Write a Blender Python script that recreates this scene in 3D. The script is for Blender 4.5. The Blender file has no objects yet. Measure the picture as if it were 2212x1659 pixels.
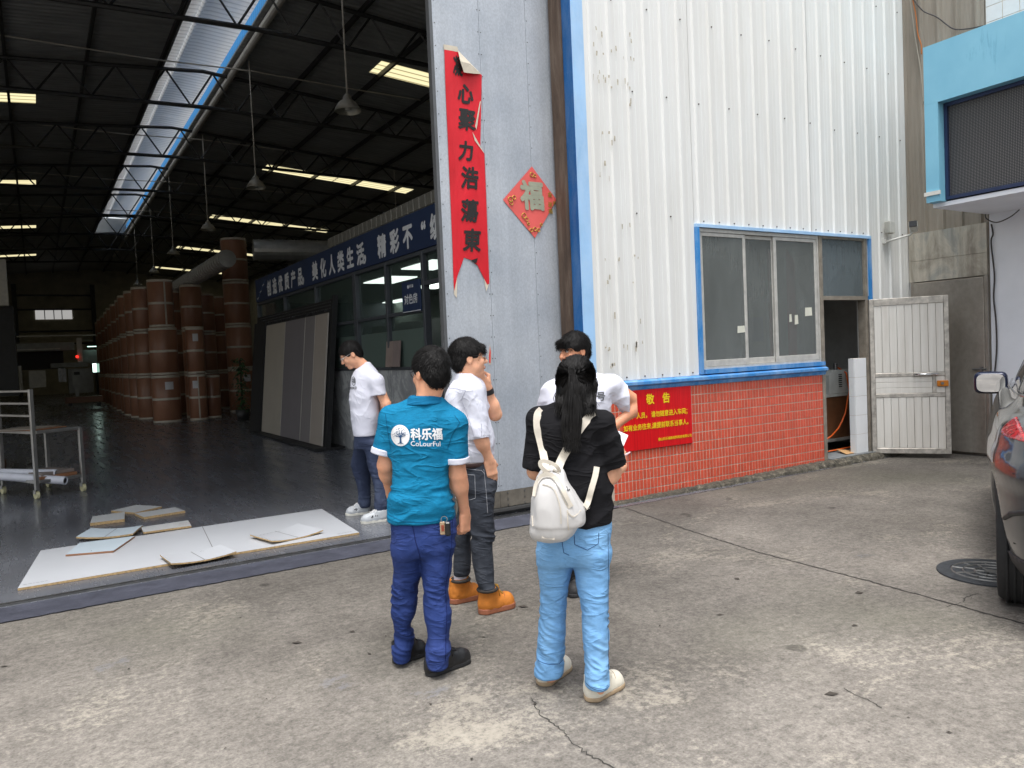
import bpy, bmesh, math, random
import numpy as np
from mathutils import Vector, Matrix, Euler

SC = bpy.context.scene
COL = SC.collection
RNG = random.Random(7)
rad = math.radians

# ---------------------------------------------------------------- camera
FPX = 1647.55                       # focal length in pixels of a 2212 px wide copy of the photograph
PITCH, ROLL, YAW, CAMH = -0.03987, -0.04458, 0.55636, 1.6
_cy, _sy = math.cos(YAW), math.sin(YAW)
FW = Vector((_sy*math.cos(PITCH), _cy*math.cos(PITCH), math.sin(PITCH)))
_r0 = Vector((_cy, -_sy, 0)); _u0 = _r0.cross(FW)
CR = _r0*math.cos(ROLL)+_u0*math.sin(ROLL)
CU = -_r0*math.sin(ROLL)+_u0*math.cos(ROLL)
cam = bpy.data.cameras.new('camera'); camo = bpy.data.objects.new('camera', cam); COL.objects.link(camo)
cam.sensor_fit = 'HORIZONTAL'; cam.sensor_width = 36; cam.lens = 36*FPX/2212
cam.clip_start = 0.05; cam.clip_end = 2000
M = Matrix.Identity(4)
for i in range(3):
    M[i][0] = CR[i]; M[i][1] = CU[i]; M[i][2] = -FW[i]
M[2][3] = CAMH
camo.matrix_world = M
SC.camera = camo

# ---------------------------------------------------------------- world, sun, exposure
SUN_EL, SUN_AZ = rad(74), rad(215)          # azimuth from +Y towards +X
world = bpy.data.worlds.new('World'); SC.world = world; world.use_nodes = True
nt = world.node_tree; nt.nodes.clear()
wo = nt.nodes.new('ShaderNodeOutputWorld'); bg = nt.nodes.new('ShaderNodeBackground')
sky = nt.nodes.new('ShaderNodeTexSky'); sky.sky_type = 'NISHITA'; sky.sun_disc = False
sky.sun_elevation = SUN_EL; sky.sun_rotation = SUN_AZ; sky.air_density = 1.4; sky.dust_density = 4.0; sky.ozone_density = 1.0
hsv = nt.nodes.new('ShaderNodeHueSaturation'); hsv.inputs['Saturation'].default_value = 0.34   # a white overcast
nt.links.new(sky.outputs[0], hsv.inputs['Color']); nt.links.new(hsv.outputs[0], bg.inputs['Color'])
bg.inputs['Strength'].default_value = 0.125
nt.links.new(bg.outputs[0], wo.inputs[0])
sl = bpy.data.lights.new('sun', 'SUN'); sl.energy = 1.15; sl.angle = rad(20); sl.color = (1, 0.985, 0.96)
so = bpy.data.objects.new('sun', sl); COL.objects.link(so)
sd = Vector((math.sin(SUN_AZ)*math.cos(SUN_EL), math.cos(SUN_AZ)*math.cos(SUN_EL), math.sin(SUN_EL)))
so.rotation_euler = sd.to_track_quat('Z', 'Y').to_euler(); so.location = (0, -5, 30)
vs = SC.view_settings
SC.display_settings.display_device = 'sRGB'
vs.view_transform = 'Standard'; vs.look = 'None'; vs.gamma = 1; vs.exposure = 1.1; vs.use_curve_mapping = False
SC.render.engine = 'CYCLES'
SC.cycles.use_denoising = True
SC.cycles.max_bounces = 8; SC.cycles.diffuse_bounces = 6; SC.cycles.glossy_bounces = 3; SC.cycles.transparent_max_bounces = 12
SC.cycles.caustics_reflective = False; SC.cycles.caustics_refractive = False
SC.cycles.sample_clamp_indirect = 6

# ---------------------------------------------------------------- pixel rays (2212 x 1659 pixel copy of the photograph)
def ray(x, y): return CR*((x-1106)/FPX) - CU*((y-829.5)/FPX) + FW
def on_z(x, y, z=0.0):
    d = ray(x, y); t = (z-CAMH)/d.z; return Vector((d.x*t, d.y*t, z))
def on_y(x, y, Y):
    d = ray(x, y); t = Y/d.y; return Vector((d.x*t, Y, CAMH+d.z*t))
def on_x(x, y, X):
    d = ray(x, y); t = X/d.x; return Vector((X, d.y*t, CAMH+d.z*t))

# ---------------------------------------------------------------- materials
MATS = {}
def lin(c):
    """sRGB 0-255 triple to linear"""
    return tuple(((v/255)/12.92 if v/255 <= 0.04045 else (((v/255)+0.055)/1.055)**2.4) for v in c)
class NG:
    def __init__(s, name):
        s.m = bpy.data.materials.new(name); s.m.use_nodes = True; s.t = s.m.node_tree; s.t.nodes.clear()
        s.out = s.t.nodes.new('ShaderNodeOutputMaterial'); s.b = s.t.nodes.new('ShaderNodeBsdfPrincipled')
        s.t.links.new(s.b.outputs[0], s.out.inputs[0]); s._pos = None
    def n(s, typ, **kw):
        x = s.t.nodes.new('ShaderNode'+typ)
        for k, v in kw.items():
            if k in x.inputs.keys(): x.inputs[k].default_value = v
            else: setattr(x, k, v)
        return x
    def l(s, a, b): s.t.links.new(a, b)
    def pos(s, mode='world'):
        if mode == 'world': return s.n('NewGeometry').outputs['Position']
        return s.n('TexCoord').outputs['Object']
    def scaled(s, sc, mode='world'):
        mp = s.n('Mapping'); mp.inputs['Scale'].default_value = sc; s.l(s.pos(mode), mp.inputs['Vector']); return mp.outputs[0]
    def noise(s, sc, detail=5, rough=0.6, mode='world', dist=0.0):
        v = s.scaled(sc if hasattr(sc, '__len__') else (sc,)*3, mode)
        x = s.n('TexNoise'); x.inputs['Scale'].default_value = 1; x.inputs['Detail'].default_value = detail
        x.inputs['Roughness'].default_value = rough; x.inputs['Distortion'].default_value = dist
        s.l(v, x.inputs['Vector']); return x.outputs['Fac']
    def ramp(s, fac, stops):
        x = s.n('ValToRGB'); e = x.color_ramp.elements
        while len(e) < len(stops): e.new(0.5)
        for q, (p, c) in zip(e, stops):
            q.position = p; q.color = (c, c, c, 1) if not hasattr(c, '__len__') else (*c[:3], 1)
        s.l(fac, x.inputs['Fac']); return x.outputs['Color']
    def mix(s, fac, a, b, mode='MIX'):
        x = s.n('Mix'); x.data_type = 'RGBA'; x.blend_type = mode
        for v, k in ((fac, 0), (a, 6), (b, 7)):
            if hasattr(v, 'is_output') or isinstance(v, bpy.types.NodeSocket): s.l(v, x.inputs[k])
            elif k == 0: x.inputs[0].default_value = v
            else: x.inputs[k].default_value = (*v[:3], 1) if hasattr(v, '__len__') else (v, v, v, 1)
        return x.outputs[2]
    def math(s, op, a, b=0.0, clamp=False):
        x = s.n('Math'); x.operation = op; x.use_clamp = clamp
        for v, k in ((a, 0), (b, 1)):
            if isinstance(v, bpy.types.NodeSocket): s.l(v, x.inputs[k])
            else: x.inputs[k].default_value = v
        return x.outputs[0]
    def col(s, c):
        if isinstance(c, bpy.types.NodeSocket): s.l(c, s.b.inputs['Base Color'])
        else: s.b.inputs['Base Color'].default_value = (*c[:3], 1)
    def set(s, **kw):
        for k, v in kw.items():
            i = s.b.inputs[{'rough': 'Roughness', 'metal': 'Metallic', 'spec': 'Specular IOR Level', 'coat': 'Coat Weight', 'sheen': 'Sheen Weight',
                            'alpha': 'Alpha', 'trans': 'Transmission Weight', 'sss': 'Subsurface Weight', 'coatr': 'Coat Roughness'}[k]]
            if isinstance(v, bpy.types.NodeSocket): s.l(v, i)
            else: i.default_value = v
        return s
    def bump(s, h, strength=0.3, dist=0.01):
        x = s.n('Bump'); x.inputs['Strength'].default_value = strength; x.inputs['Distance'].default_value = dist
        s.l(h, x.inputs['Height']); s.l(x.outputs[0], s.b.inputs['Normal'])
def simple(name, c, rough=0.6, metal=0.0, var=0.12, sc=6.0, bump=0.0, bsc=60, mode='world', **kw):
    """plain surface with slight procedural mottling"""
    if name in MATS: return MATS[name]
    g = NG(name)
    f = g.noise(sc, 4, 0.6, mode)
    a = tuple(max(0, x*(1-var)) for x in c); b = tuple(min(1, x*(1+var)) for x in c)
    g.col(g.ramp(f, [(0.3, a), (0.7, b)]))
    g.set(rough=rough, metal=metal, **kw)
    if bump: g.bump(g.noise(bsc, 3, 0.6, mode), bump, 0.004)
    MATS[name] = g.m; return g.m
def emit(name, c, strength):
    if name in MATS: return MATS[name]
    g = NG(name); g.col((0, 0, 0)); g.b.inputs['Emission Color'].default_value = (*c, 1); g.b.inputs['Emission Strength'].default_value = strength
    MATS[name] = g.m; return g.m

# ---------------------------------------------------------------- mesh helpers
def tag(o, label=None, cat=None, group=None, kind=None):
    if label: o['label'] = label
    if cat: o['category'] = cat
    if group: o['group'] = group
    if kind: o['kind'] = kind
    return o
def thing(name, label, cat, loc=(0, 0, 0), rz=0.0, group=None):
    o = bpy.data.objects.new(name, None); COL.objects.link(o); o.empty_display_size = 0.1
    o.location = loc; o.rotation_euler = (0, 0, rz)
    return tag(o, label, cat, group)
def link(name, me, mat=None, parent=None, world=False):
    """world=True: vertices are world coordinates although the root empty stands elsewhere (unrotated)"""
    o = bpy.data.objects.new(name, me); COL.objects.link(o)
    if mat is not None:
        if isinstance(mat, (list, tuple)):
            for m in mat: me.materials.append(m)
        elif not me.materials: me.materials.append(mat)
    if parent is not None:
        o.parent = parent
        if world and parent.type == 'EMPTY': o.location = -Vector(parent.location)
    return o
class MB:
    def __init__(s): s.v = []; s.f = []; s.mi = []; s.cur = 0
    def add(s, vs, fs):
        n = len(s.v); s.v.extend([tuple(p) for p in vs]); s.f.extend([tuple(i+n for i in q) for q in fs]); s.mi.extend([s.cur]*len(fs)); return s
    def box(s, a, b, mat=None):
        x0, y0, z0 = a; x1, y1, z1 = b
        vs = [Vector(p) for p in ((x0,y0,z0),(x1,y0,z0),(x1,y1,z0),(x0,y1,z0),(x0,y0,z1),(x1,y0,z1),(x1,y1,z1),(x0,y1,z1))]
        if mat is not None: vs = [mat @ p for p in vs]
        return s.add(vs, [(0,3,2,1),(4,5,6,7),(0,1,5,4),(1,2,6,5),(2,3,7,6),(3,0,4,7)])
    def bbox(s, a, b, bev=0.005, mat=None):
        """box with chamfered edges"""
        bm = bmesh.new(); bmesh.ops.create_cube(bm, size=1)
        c = [(a[i]+b[i])/2 for i in range(3)]; d = [b[i]-a[i] for i in range(3)]
        for v in bm.verts: v.co = Vector([c[i]+v.co[i]*d[i] for i in range(3)])
        bmesh.ops.bevel(bm, geom=bm.edges[:], offset=min(bev, min(abs(x) for x in d)*0.45), segments=1, affect='EDGES')
        bm.verts.index_update()
        vs = [(mat @ v.co) if mat is not None else v.co.copy() for v in bm.verts]
        s.add(vs, [[v.index for v in f.verts] for f in bm.faces]); bm.free(); return s
    def cyl(s, a, b, r0, r1=None, n=12, caps=True):
        a, b = Vector(a), Vector(b); r1 = r0 if r1 is None else r1
        ax = (b-a).normalized(); t = Vector((0,0,1)) if abs(ax.z) < 0.9 else Vector((1,0,0)); u = ax.cross(t).normalized(); w = ax.cross(u)
        vs = []
        for c, r in ((a, r0), (b, r1)):
            for i in range(n):
                q = 2*math.pi*i/n; vs.append(c+u*(r*math.cos(q))+w*(r*math.sin(q)))
        fs = [(i, (i+1) % n, n+(i+1) % n, n+i) for i in range(n)]
        if caps: fs += [tuple(range(n))[::-1], tuple(range(n, 2*n))]
        return s.add(vs, fs)
    def tube(s, pts, r, n=6, closed=False):
        pts = [Vector(p) for p in pts]; rs = r if hasattr(r, '__len__') else [r]*len(pts)
        vs = []; m = len(pts); pu = None
        for i, p in enumerate(pts):
            if closed: t = pts[(i+1) % m]-pts[i-1]
            else: t = pts[min(i+1, m-1)]-pts[max(i-1, 0)]
            t.normalize()
            if pu is None:
                q = Vector((0,0,1)) if abs(t.z) < 0.9 else Vector((1,0,0)); u = t.cross(q).normalized()
            else:
                u = (pu - t*pu.dot(t)).normalized()
            pu = u; w = t.cross(u)
            for k in range(n):
                a = 2*math.pi*k/n; vs.append(p+u*(rs[i]*math.cos(a))+w*(rs[i]*math.sin(a)))
        fs = []
        for i in range(m if closed else m-1):
            j = (i+1) % m
            for k in range(n): fs.append((i*n+k, i*n+(k+1) % n, j*n+(k+1) % n, j*n+k))
        if not closed: fs += [tuple(range(n))[::-1], tuple(range((m-1)*n, m*n))]
        return s.add(vs, fs)
    def lathe(s, prof, c=(0,0,0), n=24):
        """prof: (r, z) list"""
        vs = []; c = Vector(c)
        for r, z in prof:
            for i in range(n):
                a = 2*math.pi*i/n; vs.append(c+Vector((r*math.cos(a), r*math.sin(a), z)))
        fs = [(j*n+i, j*n+(i+1) % n, (j+1)*n+(i+1) % n, (j+1)*n+i) for j in range(len(prof)-1) for i in range(n)]
        return s.add(vs, fs)
    def prism(s, poly, d):
        """polygon (3d points) extruded by vector d"""
        d = Vector(d); p = [Vector(q) for q in poly]; n = len(p)
        return s.add(p+[q+d for q in p], [tuple(range(n))[::-1], tuple(range(n, 2*n))]+[(i, (i+1) % n, n+(i+1) % n, n+i) for i in range(n)])
    def quad(s, *p): return s.add(p, [tuple(range(len(p)))])
    def mesh(s, name, smooth=False):
        me = bpy.data.meshes.new(name); me.from_pydata(s.v, [], s.f); me.update()
        if any(s.mi): me.polygons.foreach_set('material_index', s.mi)
        if smooth: me.polygons.foreach_set('use_smooth', [True]*len(me.polygons))
        return me
    def build(s, name, mat, parent=None, smooth=False, world=False, fix=False):
        me = s.mesh(name, smooth)
        if fix:
            bm = bmesh.new(); bm.from_mesh(me); bmesh.ops.recalc_face_normals(bm, faces=bm.faces[:]); bm.to_mesh(me); bm.free()
        return link(name, me, mat, parent, world)
def text_mesh(body, size, bold=0.0, extrude=0.0, spacing=1.0):
    """lettering turned into a flat mesh in its XY plane, centred on the origin"""
    cu = bpy.data.curves.new('lettering', 'FONT'); cu.body = body; cu.size = size; cu.align_x = 'CENTER'; cu.align_y = 'CENTER'
    cu.offset = bold; cu.extrude = extrude; cu.space_character = spacing; cu.resolution_u = 3
    ob = bpy.data.objects.new('lettering', cu); COL.objects.link(ob)
    dg = bpy.context.evaluated_depsgraph_get(); dg.update()
    me = bpy.data.meshes.new_from_object(ob.evaluated_get(dg)); bpy.data.objects.remove(ob); bpy.data.curves.remove(cu)
    me.materials.clear()
    return me
def text_arr(body, size, bold0=0.0, spacing=1.0):
    me = text_mesh(body, size, 0.0, 0, spacing)
    v0 = [tuple(p.co) for p in me.vertices]; f0 = [tuple(p.vertices) for p in me.polygons]
    bpy.data.meshes.remove(me)
    if not bold0: return v0, f0
    v, f = [], []                                  # stroke weight: shifted copies, each a hair in front of the last
    for k in range(9):
        dx, dy = (0, 0) if k == 8 else (bold0*math.cos(k*math.pi/4), bold0*math.sin(k*math.pi/4))
        n = len(v); v += [(p[0]+dx, p[1]+dy, k*.00015) for p in v0]; f += [tuple(i+n for i in q) for q in f0]
    return v, f

# ================================================================ setting: ground
def concrete_mat():
    g = NG('yard_concrete')
    base = g.noise(0.45, 6, 0.6, dist=0.3); fine = g.noise(75, 3, 0.7); mid = g.noise(4.5, 7, 0.72); grit = g.noise(24, 6, 0.82)
    c = g.ramp(base, [(0.30, lin((120, 116, 110))), (0.5, lin((135, 131, 125))), (0.72, lin((152, 147, 140)))])
    c = g.mix(1.0, c, g.ramp(mid, [(0.34, 0.80), (0.5, 0.98), (0.68, 1.10)]), 'MULTIPLY')
    c = g.mix(1.0, c, g.ramp(grit, [(0.34, 0.60), (0.5, 1.0), (0.66, 1.36)]), 'MULTIPLY')
    c = g.mix(0.8, c, g.ramp(fine, [(0.33, 0.74), (0.5, 1.0), (0.68, 1.24)]), 'MULTIPLY')
    # pale worn cement patches with ragged outline
    pale = g.noise((0.8, 1.1, 1), 8, 0.72, dist=0.8)
    pm = g.ramp(g.math('ADD', pale, g.math('MULTIPLY', g.math('SUBTRACT', grit, 0.5), 0.55)), [(0.565, 0.0), (0.66, 1.0)])
    c = g.mix(g.math('MULTIPLY', pm, 0.5), c, lin((186, 180, 166)))
    # bluish grey repairs
    blu = g.noise(0.9, 6, 0.65, dist=1.2)
    vor = g.ramp(g.math('ADD', blu, g.math('MULTIPLY', g.math('SUBTRACT', grit, 0.5), 0.25)), [(0.66, 0.0), (0.70, 1.0)])
    c = g.mix(g.math('MULTIPLY', vor, 0.6), c, lin((132, 135, 142)))
    # dark stains
    st = g.ramp(g.noise(0.35, 5, 0.6, dist=0.5), [(0.36, 0.68), (0.56, 1.0)])
    c = g.mix(0.9, c, st, 'MULTIPLY')
    dots = g.ramp(g.noise(2.6, 2, 0.3), [(0.245, 0.35), (0.265, 1.0)])
    c = g.mix(0.7, c, dots, 'MULTIPLY')
    # moss tint
    c = g.mix(g.math('MULTIPLY', g.ramp(g.noise(0.28, 4), [(0.52, 0.0), (0.7, 1.0)]), 0.25), c, lin((118, 121, 100)))
    # concrete darkened towards the building, with a ragged boundary
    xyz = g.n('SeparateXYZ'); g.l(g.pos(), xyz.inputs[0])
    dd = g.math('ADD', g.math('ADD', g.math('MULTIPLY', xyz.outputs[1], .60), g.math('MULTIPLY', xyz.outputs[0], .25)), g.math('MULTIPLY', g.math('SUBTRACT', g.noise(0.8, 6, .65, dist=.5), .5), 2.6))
    dirt_and_tone = g.ramp(g.math('MULTIPLY', dd, .2), [(0.44, 1.0), (0.64, .76), (0.94, .50)])
    c = g.mix(1.0, c, dirt_and_tone, 'MULTIPLY'); c = g.mix(1.0, c, (0.99, .965, .945), 'MULTIPLY')
    g.col(c); g.set(rough=0.92, spec=0.25)
    g.bump(g.math('ADD', fine, g.math('MULTIPLY', grit, 1.5)), 0.45, 0.006)
    return g.m
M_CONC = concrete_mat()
def floor_mat():
    g = NG('epoxy_floor')
    n = g.noise((0.6, 0.6, 1), 5, 0.6); s = g.noise((7, 0.8, 1), 5, 0.7)
    g.col(g.ramp(n, [(0.3, lin((82, 84, 90))), (0.7, lin((104, 107, 114)))]))
    g.set(rough=g.ramp(s, [(0.35, 0.16), (0.7, 0.36)]), spec=0.42)
    g.bump(g.noise((2.2, 2.2, 1), 3, 0.5), 0.02, 0.02)
    return g.m
M_FLOOR = floor_mat()
def sheet(name, x0, y0, x1, y1, z, mat, kind='structure', nx=1, ny=1):
    mb = MB()
    for i in range(nx):
        for j in range(ny):
            a, b = x0+(x1-x0)*i/nx, x0+(x1-x0)*(i+1)/nx; c, d = y0+(y1-y0)*j/ny, y0+(y1-y0)*(j+1)/ny
            mb.quad((a, c, z), (b, c, z), (b, d, z), (a, d, z))
    o = mb.build(name, mat); tag(o, kind=kind); return o
YE = 5.93                                    # front edge of the painted threshold
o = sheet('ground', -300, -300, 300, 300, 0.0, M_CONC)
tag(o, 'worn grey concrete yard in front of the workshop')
o = sheet('workshop_floor', -8, YE+0.0, 16, 75, 0.004, M_FLOOR); tag(o, 'dark grey polished epoxy workshop floor')
# painted threshold strip and rail groove of the sliding gate
def strip_mat():
    g = NG('threshold_paint'); n = g.noise(5, 6, 0.7); s = g.noise(45, 4, 0.7)
    g.col(g.mix(0.5, g.ramp(n, [(0.3, lin((56, 58, 68))), (0.68, lin((80, 82, 94)))]), g.ramp(s, [(0.35, 0.55), (0.65, 1.2)]), 'MULTIPLY'))
    g.set(rough=0.5); g.bump(s, 0.25, 0.004); return g.m
M_THR = strip_mat()
mb = MB(); N = 240
for i in range(N):                            # ragged painted edge towards the yard
    x0 = -3.5+8.4*i/N; x1 = -3.5+8.4*(i+1)/N
    e = lambda x: YE-0.006+0.004*math.sin(x*3)+0.003*math.sin(x*23+1)+0.004*math.sin(x*57+2)+.003*math.sin(x*131)
    mb.quad((x0, e(x0), .008), (x1, e(x1), .008), (x1, 6.30, .008), (x0, 6.30, .008))
o = mb.build('threshold', M_THR); tag(o, 'painted dark grey threshold strip at the gate opening', kind='structure')
M_STEEL = simple('worn_steel', (0.20, 0.20, 0.20), 0.38, 0.85, 0.3, 9)
M_DARKGAP = simple('dark_gap', (0.012, 0.012, 0.013), 0.9)
t = thing('gate_track', 'steel floor track of the sliding gate along the threshold', 'gate track', (1, 6.36, 0))
mb = MB().box((-3.5, 6.335, 0.002), (4.6, 6.352, 0.017)); mb.build('rail', M_STEEL, t, world=True)
mb = MB().box((-3.5, 6.385, 0.002), (4.6, 6.40, 0.015)); mb.build('rail', M_STEEL, t, world=True)
mb = MB().box((-3.5, 6.352, 0.0045), (4.6, 6.385, 0.006)); mb.build('groove', M_DARKGAP, t, world=True)

# control joint cut across the yard, and hairline cracks (narrow strips with a real recess look)
def poly_strip(name, pts, w, z, mat, label, cat='crack'):
    mb = MB(); pts = [Vector((p[0], p[1], z)) for p in pts]
    L = []
    for i, p in enumerate(pts):
        t_ = (pts[min(i+1, len(pts)-1)]-pts[max(i-1, 0)]).normalized(); nrm = Vector((-t_.y, t_.x, 0)); ww = w*(0.6+0.8*RNG.random())
        L.append((p-nrm*ww/2, p+nrm*ww/2))
    for a, b in zip(L, L[1:]): mb.quad(a[0], b[0], b[1], a[1])
    o = mb.build(name, mat); tag(o, label, kind='structure'); return o
M_CRACK = simple('crack_dirt', (0.035, 0.032, 0.028), 0.95)
def wander(pix, n, amp):
    P = [on_z(*p) for p in pix]; out = []
    for a, b in zip(P, P[1:]):
        for k in range(n):
            q = a.lerp(b, k/n); out.append((q.x+RNG.gauss(0, amp), q.y+RNG.gauss(0, amp)))
    out.append(tuple(P[-1][:2])); return out
poly_strip('control_joint', wander([(1352, 1098), (1500, 1150), (1640, 1194), (1900, 1262), (2225, 1352)], 26, 0.004), 0.013, 0.003, M_CRACK, 'dark joint line cut across the concrete yard')
poly_strip('crack', wander([(1150, 1508), (1165, 1545), (1215, 1580), (1235, 1605), (1270, 1630), (1330, 1662)], 9, 0.006), 0.0045, 0.003, M_CRACK, 'crack in the concrete behind the girl')
poly_strip('crack', wander([(2110, 1282), (2085, 1290), (2080, 1300), (2045, 1312)], 6, 0.005), 0.005, 0.003, M_CRACK, 'short crack beside the manhole')
poly_strip('crack', wander([(1822, 1488), (1905, 1530)], 10, 0.004), 0.004, 0.003, M_CRACK, 'faint crack in the bare concrete at lower right')

# scattered specks of litter on the yard
mb = MB()
for k in range(40):
    px, py = RNG.uniform(0, 2212), RNG.uniform(1230, 1659); q = on_z(px, py)
    if q.y > 5.7: continue
    a = RNG.uniform(0, 6.28); L = RNG.uniform(.004, .014) if k > 9 else RNG.uniform(.02, .035); w = L*RNG.uniform(.3, .7); u_ = Vector((math.cos(a), math.sin(a), 0)); v_ = Vector((-u_.y, u_.x, 0))
    mb.add([q-u_*L+Vector((0, 0, .003)), q-v_*w+Vector((0, 0, .006)), q+u_*L+Vector((0, 0, .004)), q+v_*w+Vector((0, 0, .008))], [(0, 1, 2, 3)])
o = mb.build('litter_specks', simple('dry_leaf', (0.05, .042, .034), .9)); tag(o, 'tiny dark leaf bits scattered on the concrete yard', 'litter', kind='stuff')
# manhole cover
c = on_z(2112, 1243); c.z = 0
mx = thing('manhole_cover', 'round dark iron manhole cover behind the parked car wheel', 'manhole', (5.30, 2.60, 0))
mx.scale = (.75, .75, 1)
M_IRON = simple('cast_iron', (0.055, 0.06, 0.068), 0.55, 0.5, 0.3, 25, 0.3)
M_IRONR = simple('cast_iron_worn', (0.17, 0.17, 0.165), 0.5, 0.5, 0.3, 40)
MB().lathe([(0.43, 0.0), (0.43, 0.010), (0.425, 0.012), (0.325, 0.013), (0.322, 0.008), (0, 0.008)], n=48).build('ring', M_IRON, mx)
mb = MB()
for r in (0.31, 0.22, 0.13):
    mb.tube([(r*math.cos(a*2*math.pi/40), r*math.sin(a*2*math.pi/40), 0.010) for a in range(40)], 0.008, 4, True)
for r0, r1, n, off in ((0.22, 0.31, 10, 0), (0.13, 0.22, 8, .2), (0.05, .13, 6, 0)):
    for k in range(n):
        a = off+2*math.pi*k/n; mb.tube([(r0*math.cos(a), r0*math.sin(a), .010), (r1*math.cos(a), r1*math.sin(a), .010)], 0.007, 4)
mb.cyl((0, 0, .004), (0, 0, .016), 0.055, n=10); mb.build('raised_pattern', M_IRONR, mx)

# ================================================================ factory building
FY = 6.1                                      # outer face of the front wall
fac = thing('factory_building', 'white corrugated metal workshop with red tiled base and blue trim', 'building', (7.0, 6.2, 0))
def rgba_var(name, base, pitch, var=0.16, rough=0.4, dirt_and_tone=None):
    """per-piece colour variation from snapped world position"""
    g = NG(name)
    p = g.pos(); sn = g.n('VectorMath'); sn.operation = 'SNAP'; g.l(p, sn.inputs[0]); sn.inputs[1].default_value = pitch
    w = g.n('TexWhiteNoise'); w.noise_dimensions = '3D'; g.l(sn.outputs[0], w.inputs['Vector'])
    c = g.ramp(w.outputs['Value'], [(0.0, tuple(x*(1-var) for x in base)), (1.0, tuple(x*(1+var) for x in base))])
    c = g.mix(0.5, c, g.ramp(g.noise(30, 4, 0.7), [(0.35, 0.75), (0.65, 1.12)]), 'MULTIPLY')
    if dirt_and_tone:
        z = g.n('SeparateXYZ'); g.l(p, z.inputs[0])
        k = g.math('ADD', g.math('MULTIPLY', z.outputs[2], 3.2), g.math('MULTIPLY', g.noise(2.5, 6, 0.7), 1.6))
        c = g.mix(g.ramp(k, [(0.62, 0.85), (1.0, 0.0)]), c, dirt_and_tone)
    g.col(c); g.set(rough=rough); g.bump(g.noise(25, 3), 0.08, 0.003); return g.m
TX, TZ = 0.0497, 0.1055
TX0, TNX, TNZ = 4.975, 70, 11
M_TILE = rgba_var('red_tile', lin((208, 86, 62)), (TX, 5, TZ), 0.10, 0.33, lin((88, 66, 56)))
M_GROUT = simple('grout', lin((194, 181, 165)), 0.9, 0, 0.25, 8)
M_BLUE = None
def paint_mat(name, c, wear=0.35, chalk=(0.55, 0.68, 0.8), rough=0.5):
    g = NG(name)
    n = g.noise((5, 5, 1.4), 6, 0.7, dist=0.6); f = g.noise(40, 4, 0.7)
    k = g.ramp(g.math('ADD', n, g.math('MULTIPLY', f, 0.25)), [(0.52, 0.0), (0.8, wear)])
    g.col(g.mix(k, g.ramp(g.noise(2, 4), [(0.3, tuple(x*.88 for x in c)), (0.7, tuple(min(1, x*1.08) for x in c))]), chalk))
    g.set(rough=rough); g.bump(f, 0.08, 0.003); return g.m
M_BLUE = paint_mat('blue_paint', lin((50, 132, 200)))
M_LBLUE = paint_mat('chalky_blue_paint', lin((158, 198, 236)), 0.5, lin((190, 214, 238)))
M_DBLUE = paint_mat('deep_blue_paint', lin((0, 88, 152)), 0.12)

tb = MB().box((4.96, FY, 0.0), (8.452, FY+0.24, 1.16)).build('tiled_base', M_GROUT, fac, world=True)
tm = MB().bbox((-TX/2+0.0042, -0.005, -TZ/2+0.0046), (TX/2-0.0042, 0.002, TZ/2-0.0046), 0.0025).mesh('tile'); tm.materials.append(M_TILE)
spots = [(TX0+TX*(i+.5), 0.0+TZ*(j+.5)) for i in range(TNX) for j in range(TNZ)]
def tile_hidden(x, z): return (5.12 < x < 6.08 and z > 0.55) or x < 5.16
spots.sort(key=lambda s: (tile_hidden(*s), s[0]))
rest = MB()
for k, (x, z) in enumerate(spots):
    dy = RNG.uniform(-.0008, .0008)
    if k < 300:
        o = bpy.data.objects.new('tile', tm); COL.objects.link(o); o.parent = tb; o.location = (x, FY+dy, z); o.rotation_euler = (RNG.gauss(0, .006), RNG.gauss(0, .006), RNG.gauss(0, .012))
    else:
        rest.add([Vector(v.co)+Vector((x, FY+dy, z)) for v in tm.vertices], [tuple(p.vertices) for p in tm.polygons])
o = rest.build('tile_field', M_TILE, tb); o['kind'] = 'stuff'
# rough dark plinth / kerb at the foot
def plinth_mat():
    g = NG('mossy_plinth'); n = g.noise(14, 6, 0.75, dist=.5)
    g.col(g.ramp(n, [(0.35, lin((44, 42, 36))), (0.55, lin((84, 80, 70))), (0.68, lin((128, 122, 108)))])); g.set(rough=0.95)
    g.bump(n, 0.9, 0.02); return g.m
mb = MB(); NP = 150
prev = None
for i in range(NP+1):
    x = 4.9+5.5*i/NP; u = max(0, min(1, (x-4.9)/3.6)); w = 0.05+0.10*u+0.012*math.sin(x*9)+RNG.uniform(-.012, .012); h = 0.03+0.045*u+RNG.uniform(-.006, .006)
    sec = [(x, FY+.1, h+.006), (x, FY-w*.7, h), (x, FY-w, h*.55), (x, FY-w-.015, -0.005)]
    if prev:
        for k in range(3): mb.quad(prev[k], prev[k+1], sec[k+1], sec[k])
    prev = sec
mb.build('plinth', plinth_mat(), fac, world=True, fix=False)
# blue ledge on top of the tiles
LX0, LX1 = 4.93, 8.46
mb = MB().prism([(LX0, FY-.012, 1.160), (LX0, FY-.020, 1.185), (LX0, FY-.02, 1.195), (LX0, FY-.055, 1.215), (LX0, FY-.055, 1.245), (LX0, FY-.02, 1.262), (LX0, FY+.06, 1.275), (LX0, FY+.06, 1.16)], (LX1-LX0, 0, 0))
mb.build('ledge', M_BLUE, fac, world=True)
mb = MB().box((6.32, FY-.03, 1.276), (8.44, FY+.04, 1.325)); mb.build('sill_trim', M_BLUE, fac, world=True)

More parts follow.
